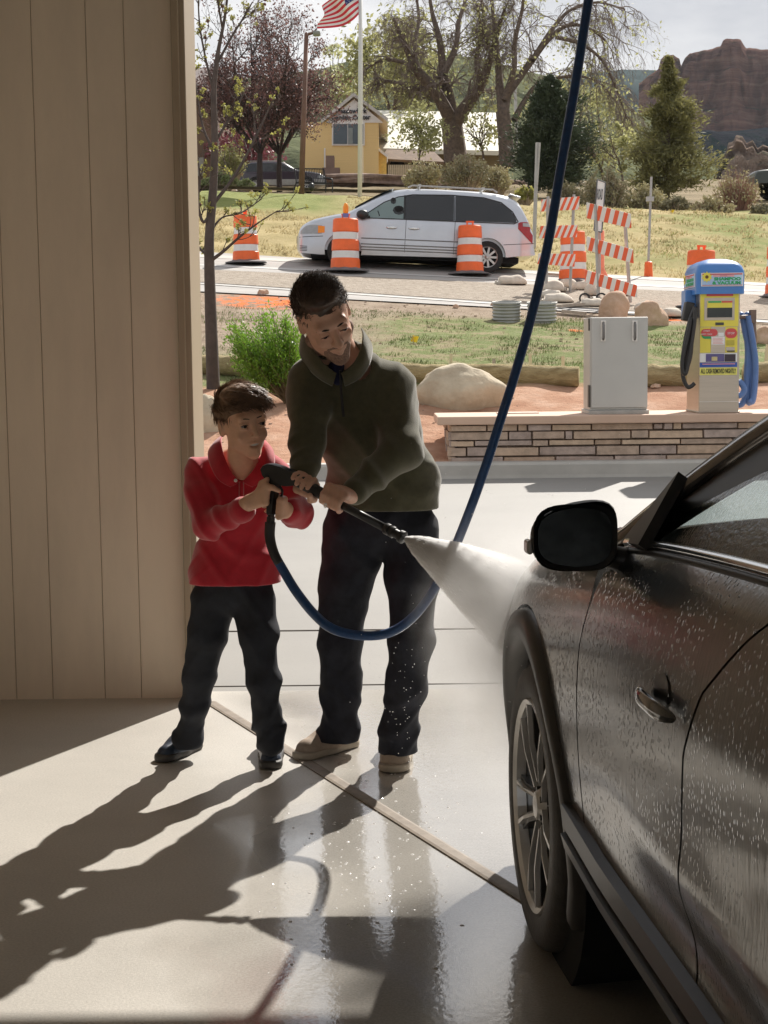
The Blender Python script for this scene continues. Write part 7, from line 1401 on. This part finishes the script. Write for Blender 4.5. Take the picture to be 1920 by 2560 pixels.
g = onG(1113, 110); Y2 = 110; t = thing('street_lamp', 'thin pale street light far off between the cottonwoods', 'street lamp', F(1114, 300, Y2), world=True); B = MB(); B.tube([F(1116, 330, Y2), F(1113, 192, Y2)], .12, 6); B.build('pole', GALV, t); B = MB(); a, b2 = F(1094, 192, Y2), F(1117, 191, Y2); B.box((a + b2) / 2, ((b2 - a).length, .3, .15)); B.build('lamp_head', GALV, t)
# bench : black metal with vertical bars
Yn = 56; t = thing('metal_bench', 'black slatted metal bench on the lawn edge by the lamp post', 'bench', onG(685, Yn), world=True); BM = mat('bench_black', (.02, .018, .018), .45, .1, 8)
B = MB()
for k in range(19): fx = 637 + k * 3.5; B.tube([F(fx, 364, Yn), F(fx + 3.5, 393, Yn - .15)], .012, 4)
B.build('back_bars', BM, t, kind='stuff'); B = MB()
for a, b2 in (((636, 364), (699, 365)), ((641, 394), (705, 395))): B.tube([F(*a, Yn), F(*b2, Yn)], .022, 5)
B.build('back_rails', BM, t, kind='stuff')
B = MB(); P = [F(640, 396, Yn), F(705, 397, Yn), F(716, 397, Yn - .6), F(640, 396, Yn - .6)]; B.add(P, [(0, 1, 2, 3)]); B.build('seat', BM, t, solid=.03)
for P in ([(636, 364), (640, 392), (636, 405), (634, 416)], [(699, 364), (704, 392), (704, 405), (703, 416)]): B = MB(); B.tube(spline([F(a, b_, Yn) for a, b_ in P], 4), .024, 5); B.build('leg', BM, t)
B = MB(); B.tube(spline([F(700, 384, Yn - .1), F(712, 385, Yn - .5), F(718, 390, Yn - .6), F(718, 416, Yn - .6)], 4), .024, 5); B.build('armrest', BM, t)
# kerb path behind lawn
road_y = 57
B = MB(); B.grid(lambda u, v: (-14 + 18 * u, 58.5 + 1.2 * v, elev(-14 + 18 * u, 58.5) + .22), 6, 1); B.build('path', CK, kind='structure')
# ------------------------------------------------------------------ mesa
def ridge(name, sky_, Y0, depth, m, seed, amp, nx=200, ny=60, prof_='mesa', basez=20, amp2=None):
    """terrain whose skyline passes through the photo points sky_; falls towards the viewer over `depth` metres"""
    x0, x1 = sky_[0][0], sky_[-1][0]; B = MB(); o = Vector((seed, 0, 0))
    def fn(u, v):
        fx = x0 + (x1 - x0) * u; fy = interp(fx, sky_); tp = F(fx, fy, Y0); H = tp.z - basez; X = tp.x
        # v: 0 at top back, 1 at the bottom front
        if prof_ == 'mesa':
            n1 = mnoise.noise(Vector((X * .035, v * 3, seed))) ; n2 = mnoise.noise(Vector((X * .012, 0, seed + 5)))
            P = [(0, 1, 0), (.05, 1, .06), (.06, .985, .08), (.12, .94, .083), (.15, .93, .12), (.22, .86, .125), (.25, .85, .15), (.36, .74, .155), (.39, .73, .18), (.44, .68, .183), (.47, .67, .20), (.56, .56, .205), (.60, .53, .26), (1, 0, 1)]
            h = interp(v, [(a, b) for a, b, c in P]); d = interp(v, [(a, c) for a, b, c in P]); y = Y0 - depth * d - 22 * n2 - amp * (1.0 * (1 - abs(mnoise.noise(Vector((X * .045, 0, seed + 2)))) * 3) * (.1 < v < .6) + n1 + .6 * abs(mnoise.noise(Vector((X * .09, v * 5, seed)))) + .5 * mnoise.noise(Vector((X * .25, v * 12, 3))))
            z = basez + H * h + (amp * .10 * mnoise.noise(Vector((X * .06, v * 9, 2))) if .05 < v else 0) + (amp * .5 * mnoise.noise(Vector((X * .03, v * 6, 8))) * smooth((v - .55) / .2) if v > .55 else 0)
        else:
            h = (1 - v) ** .8; y = Y0 - depth * v; z = basez + H * h + amp * mnoise.noise(Vector((X * .02, y * .02, seed))) * min(1, v * 4) + amp * .5 * mnoise.noise(Vector((X * .08, y * .08, seed))) * min(1, v * 4)
        return (X * y / Y0, y, z)
    B.grid(fn, nx, ny); o_ = B.build(name, m, kind='structure', smooth=True, auto=50); return o_
def strata(name, c1, c2, c3, sc_=.05):
    m = mat(name, c1, .95, .1, .02, spec=0); N, L, b = nodes(m); tc = N.new('ShaderNodeTexCoord'); mp = N.new('ShaderNodeMapping'); mp.inputs['Scale'].default_value = (.010, .010, .30); L.new(tc.outputs['Object'], mp.inputs[0]); n = N.new('ShaderNodeTexNoise'); n.inputs['Scale'].default_value = 1.0; n.inputs['Detail'].default_value = 8; n.inputs['Roughness'].default_value = .7; L.new(mp.outputs[0], n.inputs[0])
    r = N.new('ShaderNodeValToRGB'); e = r.color_ramp.elements; e[0].position = .34; e[0].color = (*c1, 1); e[1].position = .66; e[1].color = (*c3, 1); e.new(.5).color = (*c2, 1); L.new(n.outputs[0], r.inputs[0])
    n2 = N.new('ShaderNodeTexNoise'); n2.inputs['Scale'].default_value = .06; n2.inputs['Detail'].default_value = 9; n2.inputs['Roughness'].default_value = .75; L.new(tc.outputs['Object'], n2.inputs[0]); mr = N.new('ShaderNodeMapRange'); mr.inputs[1].default_value = .50; mr.inputs[2].default_value = .60; L.new(n2.outputs[0], mr.inputs[0])
    g = N.new('ShaderNodeNewGeometry'); sp = N.new('ShaderNodeSeparateXYZ'); L.new(g.outputs['Normal'], sp.inputs[0]); mr2 = N.new('ShaderNodeMapRange'); mr2.inputs[1].default_value = .35; mr2.inputs[2].default_value = .7; L.new(sp.outputs[2], mr2.inputs[0]); mu_ = N.new('ShaderNodeMath'); mu_.operation = 'MULTIPLY'; L.new(mr.outputs[0], mu_.inputs[0]); L.new(mr2.outputs[0], mu_.inputs[1])
    x = N.new('ShaderNodeMix'); x.data_type = 'RGBA'; L.new(mu_.outputs[0], x.inputs[0]); L.new(r.outputs[0], x.inputs[6]); x.inputs[7].default_value = (c1[0] * .6, c1[1] * 1.0, c1[2] * .8, 1); L.new(x.outputs[2], b.inputs['Base Color'])
    bp = N.new('ShaderNodeBump'); bp.inputs['Strength'].default_value = 1; bp.inputs['Distance'].default_value = 6; L.new(n2.outputs[0], bp.inputs['Height']); mp3 = N.new('ShaderNodeMapping'); mp3.inputs['Scale'].default_value = (.16, .16, .012); L.new(tc.outputs['Object'], mp3.inputs[0]); n3 = N.new('ShaderNodeTexNoise'); n3.inputs['Scale'].default_value = 1; n3.inputs['Detail'].default_value = 7; n3.inputs['Roughness'].default_value = .7; L.new(mp3.outputs[0], n3.inputs[0]); bp3 = N.new('ShaderNodeBump'); bp3.inputs['Strength'].default_value = 1; bp3.inputs['Distance'].default_value = 9; L.new(n3.outputs[0], bp3.inputs['Height']); L.new(bp.outputs[0], bp3.inputs['Normal']); L.new(bp3.outputs[0], b.inputs['Normal']); return m
MS = strata('mesa_rock', (.17, .095, .085), (.29, .165, .135), (.42, .27, .21))
ridge('mesa', [(1380, 190), (1400, 175), (1422, 160), (1427, 140), (1437, 131), (1455, 130), (1468, 139), (1471, 156), (1473, 152), (1480, 138), (1490, 126), (1520, 124), (1545, 118), (1556, 116), (1562, 104), (1578, 98), (1600, 100), (1612, 116), (1640, 118), (1700, 120), (1800, 122), (2000, 140)], 900, 230, MS, 3, 11, 420, 160, 'mesa', 30)
SLP = strata('cloud_shaded_slope', (.035, .045, .06), (.055, .06, .075), (.09, .08, .08))  # cloud shade on this slope is put into its dark bluish colours
ridge('far_ridge', [(1180, 170), (1260, 158), (1330, 152), (1345, 150), (1425, 152), (1440, 156), (1520, 200), (1660, 260)], 1250, 400, mat('ridge_green', (.075, .10, .10), .95, .25, .02, spec=0), 7, 22, 120, 30, 'hill', 40)
ridge('near_hills', [(400, 175), (560, 165), (690, 150), (760, 130), (900, 128), (960, 118), (1040, 125), (1120, 150), (1230, 175), (1330, 215), (1430, 280), (1500, 330), (1560, 400)], 520, 260, mat('hill_green', (.12, .13, .075), .95, .35, .03, spec=0, bump=1, bscale=.1, bdist=4), 9, 9, 140, 40, 'hill', 20)
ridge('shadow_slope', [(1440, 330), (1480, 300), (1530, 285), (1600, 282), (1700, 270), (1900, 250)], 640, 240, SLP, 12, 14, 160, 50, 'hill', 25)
ridge('rock_outcrop', [(1528, 430), (1540, 398), (1546, 380), (1553, 376), (1560, 345), (1568, 338), (1573, 318), (1584, 314), (1590, 300), (1604, 303), (1612, 318), (1626, 312), (1636, 330), (1648, 322), (1659, 326), (1720, 310), (1800, 400)], 300, 60, strata('outcrop_rock', (.30, .22, .18), (.44, .33, .27), (.54, .43, .35)), 15, 4, 120, 60, 'mesa', 12)
# ------------------------------------------------------------------ water spray
def vol_mat(name, dens, scale, aniso=.35, fall=None, axis=None, origin=None, lo=.35, hi=.65):
    m = bpy.data.materials.new(name); m.use_nodes = True; N = m.node_tree.nodes; L = m.node_tree.links; N.remove(N['Principled BSDF']); v = N.new('ShaderNodeVolumePrincipled'); v.inputs['Color'].default_value = (.995, .995, .995, 1); v.inputs['Anisotropy'].default_value = aniso
    tc = N.new('ShaderNodeTexCoord'); nz = N.new('ShaderNodeTexNoise'); nz.inputs['Scale'].default_value = scale; nz.inputs['Detail'].default_value = 3; L.new(tc.outputs['Object'], nz.inputs[0])
    mr = N.new('ShaderNodeMapRange'); mr.inputs[1].default_value = lo; mr.inputs[2].default_value = hi; mr.inputs[3].default_value = .05; mr.inputs[4].default_value = 1.3; L.new(nz.outputs[0], mr.inputs[0]); cur = mr.outputs[0]
    if fall:
        sp = N.new('ShaderNodeSeparateXYZ'); L.new(tc.outputs['Object'], sp.inputs[0])
        if fall == 'cone':       # object x runs along the jet, radius grows with x
            a = N.new('ShaderNodeMath'); a.operation = 'ADD'; a.inputs[1].default_value = .07; L.new(sp.outputs[0], a.inputs[0]); p = N.new('ShaderNodeMath'); p.operation = 'POWER'; p.inputs[1].default_value = -1.35; L.new(a.outputs[0], p.inputs[0])
            def mth(op, a_, b_=None):
                n_ = N.new('ShaderNodeMath'); n_.operation = op
                for i_, q_ in enumerate((a_, b_)):
                    if q_ is None: continue
                    if isinstance(q_, (int, float)): n_.inputs[i_].default_value = q_
                    else: L.new(q_, n_.inputs[i_])
                return n_.outputs[0]
            zz_ = mth('ADD', sp.outputs[2], mth('MULTIPLY', mth('MULTIPLY', sp.outputs[0], sp.outputs[0]), .07)); yy_ = mth('DIVIDE', sp.outputs[1], .7)
            r_n = mth('SQRT', mth('ADD', mth('MULTIPLY', zz_, zz_), mth('MULTIPLY', yy_, yy_))); R_n = mth('ADD', mth('MULTIPLY', mth('SQRT', sp.outputs[0]), .20), .0); qn = mth('DIVIDE', r_n, mth('MAXIMUM', R_n, .006))
            eg = N.new('ShaderNodeMapRange'); eg.interpolation_type = 'SMOOTHSTEP'; eg.inputs[1].default_value = 1.05; eg.inputs[2].default_value = .45; L.new(qn, eg.inputs[0])
            mp = N.new('ShaderNodeMapping'); mp.inputs['Scale'].default_value = (.25, 2.0, 2.0); L.new(tc.outputs['Object'], mp.inputs[0]); L.new(mp.outputs[0], nz.inputs[0]); mr.inputs[3].default_value = .1
            cur = mth('MULTIPLY', cur, eg.outputs[0]); c = N.new('ShaderNodeMath'); c.operation = 'MULTIPLY'; L.new(p.outputs[0], c.inputs[0]); L.new(cur, c.inputs[1]); e = N.new('ShaderNodeMapRange'); e.inputs[1].default_value = .95; e.inputs[2].default_value = .55; L.new(sp.outputs[0], e.inputs[0]); f = N.new('ShaderNodeMath'); f.operation = 'MULTIPLY'; L.new(c.outputs[0], f.inputs[0]); L.new(e.outputs[0], f.inputs[1]); cur = f.outputs[0]
        else:
            l = N.new('ShaderNodeVectorMath'); l.operation = 'LENGTH'; L.new(tc.outputs['Object'], l.inputs[0]); e = N.new('ShaderNodeMapRange'); e.inputs[1].default_value = fall; e.inputs[2].default_value = fall * .2; e.interpolation_type = 'SMOOTHSTEP'; L.new(l.outputs['Value'], e.inputs[0]); f = N.new('ShaderNodeMath'); f.operation = 'MULTIPLY'; L.new(e.outputs[0], f.inputs[0]); L.new(cur, f.inputs[1]); cur = f.outputs[0]
    d = N.new('ShaderNodeMath'); d.operation = 'MULTIPLY'; d.inputs[1].default_value = dens; L.new(cur, d.inputs[0]); L.new(d.outputs[0], v.inputs['Density']); L.new(v.outputs[0], N['Material Output'].inputs['Volume']); return m
HIT = F(1190, 1345, 4.12); ax = (HIT - TIP).normalized(); rt_ = ax.cross(Vector((0, 0, 1))).normalized(); up_ = rt_.cross(ax)
Mj = Matrix((( ax.x, rt_.x, up_.x), (ax.y, rt_.y, up_.y), (ax.z, rt_.z, up_.z)))
B = MB(); n = 24; prof = [(0.0, .007), (.05, .030), (.2, .075), (.4, .125), (.6, .165), (.8, .20), (1.0, .235)]; vs = []
for x, r_ in prof:
    for k in range(n): a = 2 * PI * k / n; vs.append((x, r_ * .7 * math.cos(a), r_ * 1.0 * math.sin(a) - .07 * x * x))
fs = [(i * n + k, i * n + (k + 1) % n, (i + 1) * n + (k + 1) % n, (i + 1) * n + k) for i in range(len(prof) - 1) for k in range(n)] + [tuple(range(n))[::-1], tuple((len(prof) - 1) * n + k for k in range(n))]
B.add(vs, fs); o = B.build('water_spray', vol_mat('spray_volume', 110, 9, .3, 'cone'), smooth=True, kind='stuff'); o.location = TIP + ax * .002; o.rotation_euler = Mj.to_euler()
# mist rising off the wing of the car
for c, r_, sq, dn in ((F(1180, 1345, 4.12), .40, (1, .8, 1.0), 7), (F(1150, 1500, 4.15), .42, (.8, .8, 1.1), 1.6), (F(1215, 1390, 3.80), .30, (.8, .6, 1.0), 3.2)):
    B = MB(); B.sphere((0, 0, 0), (r_, r_, r_), 20, 12); o = B.build('water_mist', vol_mat('mist_volume', dn, 3.2, .3, r_), smooth=True, kind='stuff'); o.location = c; o.scale = sq
# droplets in and around the jet, and splashes on the floor
WT = mat('water_drop', (.92, .92, .92), .15, .02, 3)
N_, L_n, b_n = nodes(WT); t_n = N_.new('ShaderNodeBsdfTranslucent'); t_n.inputs[0].default_value = (.95, .95, .95, 1); x_n = N_.new('ShaderNodeMixShader'); x_n.inputs[0].default_value = .6; L_n.new(b_n.outputs[0], x_n.inputs[1]); L_n.new(t_n.outputs[0], x_n.inputs[2]); L_n.new(x_n.outputs[0], N_['Material Output'].inputs[0])
rr = random.Random(12); B = MB()
def drop(p, s): B.add([p + Vector(v) * s for v in ((1, 0, 0), (-1, 0, 0), (0, 1, 0), (0, -1, 0), (0, 0, 1.4), (0, 0, -1))], [(0, 2, 4), (2, 1, 4), (1, 3, 4), (3, 0, 4), (2, 0, 5), (1, 2, 5), (3, 1, 5), (0, 3, 5)])
for k in range(1200):
    x = rr.uniform(.05, 1.0); r_ = interp(x, prof) * rr.uniform(.2, 1.12) ** .5; a = rr.uniform(0, 2 * PI); drop(TIP + ax * x + rt_ * (r_ * .7 * math.cos(a)) + up_ * (r_ * math.sin(a) - .07 * x * x), rr.uniform(.0006, .0016))
for k in range(9000):   # short water filaments inside the jet
    x = rr.uniform(.0, 1.0) ** 1.1; q_ = rr.uniform(0, 1) ** .55 * 1.02; a = rr.uniform(0, 2 * PI); r_ = interp(x, prof) * q_
    pf = lambda xx, rr_: TIP + ax * xx + rt_ * (rr_ * .7 * math.cos(a)) + up_ * (rr_ * math.sin(a) - .07 * xx * xx)
    x2 = x + rr.uniform(.006, .030); p0, p1 = pf(x, r_), pf(x2, interp(x2, prof) * q_); w0 = rr.uniform(.0004, .0011); nn_ = Vector((rr.gauss(0, 1), rr.gauss(0, 1), rr.gauss(0, 1))).cross(ax).normalized() * w0; pm_ = p0.lerp(p1, .5); B.add([p0, pm_ + nn_, p1, pm_ - nn_], [(0, 1, 2, 3)])
for k in range(260): p = F(rr.gauss(870, 20), rr.uniform(1380, 1700), 4.8 + rr.uniform(-.3, .2)); drop(p, rr.uniform(.0006, .0018)) if rr.random() < .25 and p.z > 0 else None
for k in range(260):
    p = HIT + Vector((rr.gauss(-.05, .20), rr.gauss(-.1, .28), rr.gauss(0, .22))); drop(p, rr.uniform(.0005, .0012))
B.build('water_droplets', WT, kind='stuff')
B = MB(); rr = random.Random(4)
def blob(x, y, s):
    n = 7; B.add([(x + s * rr.uniform(.7, 1.2) * math.cos(2 * PI * k / n), y + s * rr.uniform(.7, 1.2) * math.sin(2 * PI * k / n), .0005) for k in range(n)] + [(x, y, s * .55)], [(k, (k + 1) % n, n) for k in range(n)])
for k in range(260):
    fx = rr.gauss(800, 110); fy = rr.gauss(1850, 110); p = FLOOR(fx, fy)
    if 2.8 < p.y < 5.2: blob(p.x, p.y, rr.uniform(.0012, .006))
B.build('splash_beads', WT, kind='stuff')

# air between here and the mesa
m = bpy.data.materials.new('haze_air'); m.use_nodes = True; N = m.node_tree.nodes; N.remove(N['Principled BSDF']); v = N.new('ShaderNodeVolumePrincipled'); v.inputs['Color'].default_value = (.80, .88, 1, 1); v.inputs['Density'].default_value = .00005; v.inputs['Anisotropy'].default_value = .2; m.node_tree.links.new(v.outputs[0], N['Material Output'].inputs['Volume'])
B = MB(); B.box((0, 1000, 170), (5600, 3400, 360)); B.build('haze', m, kind='stuff')
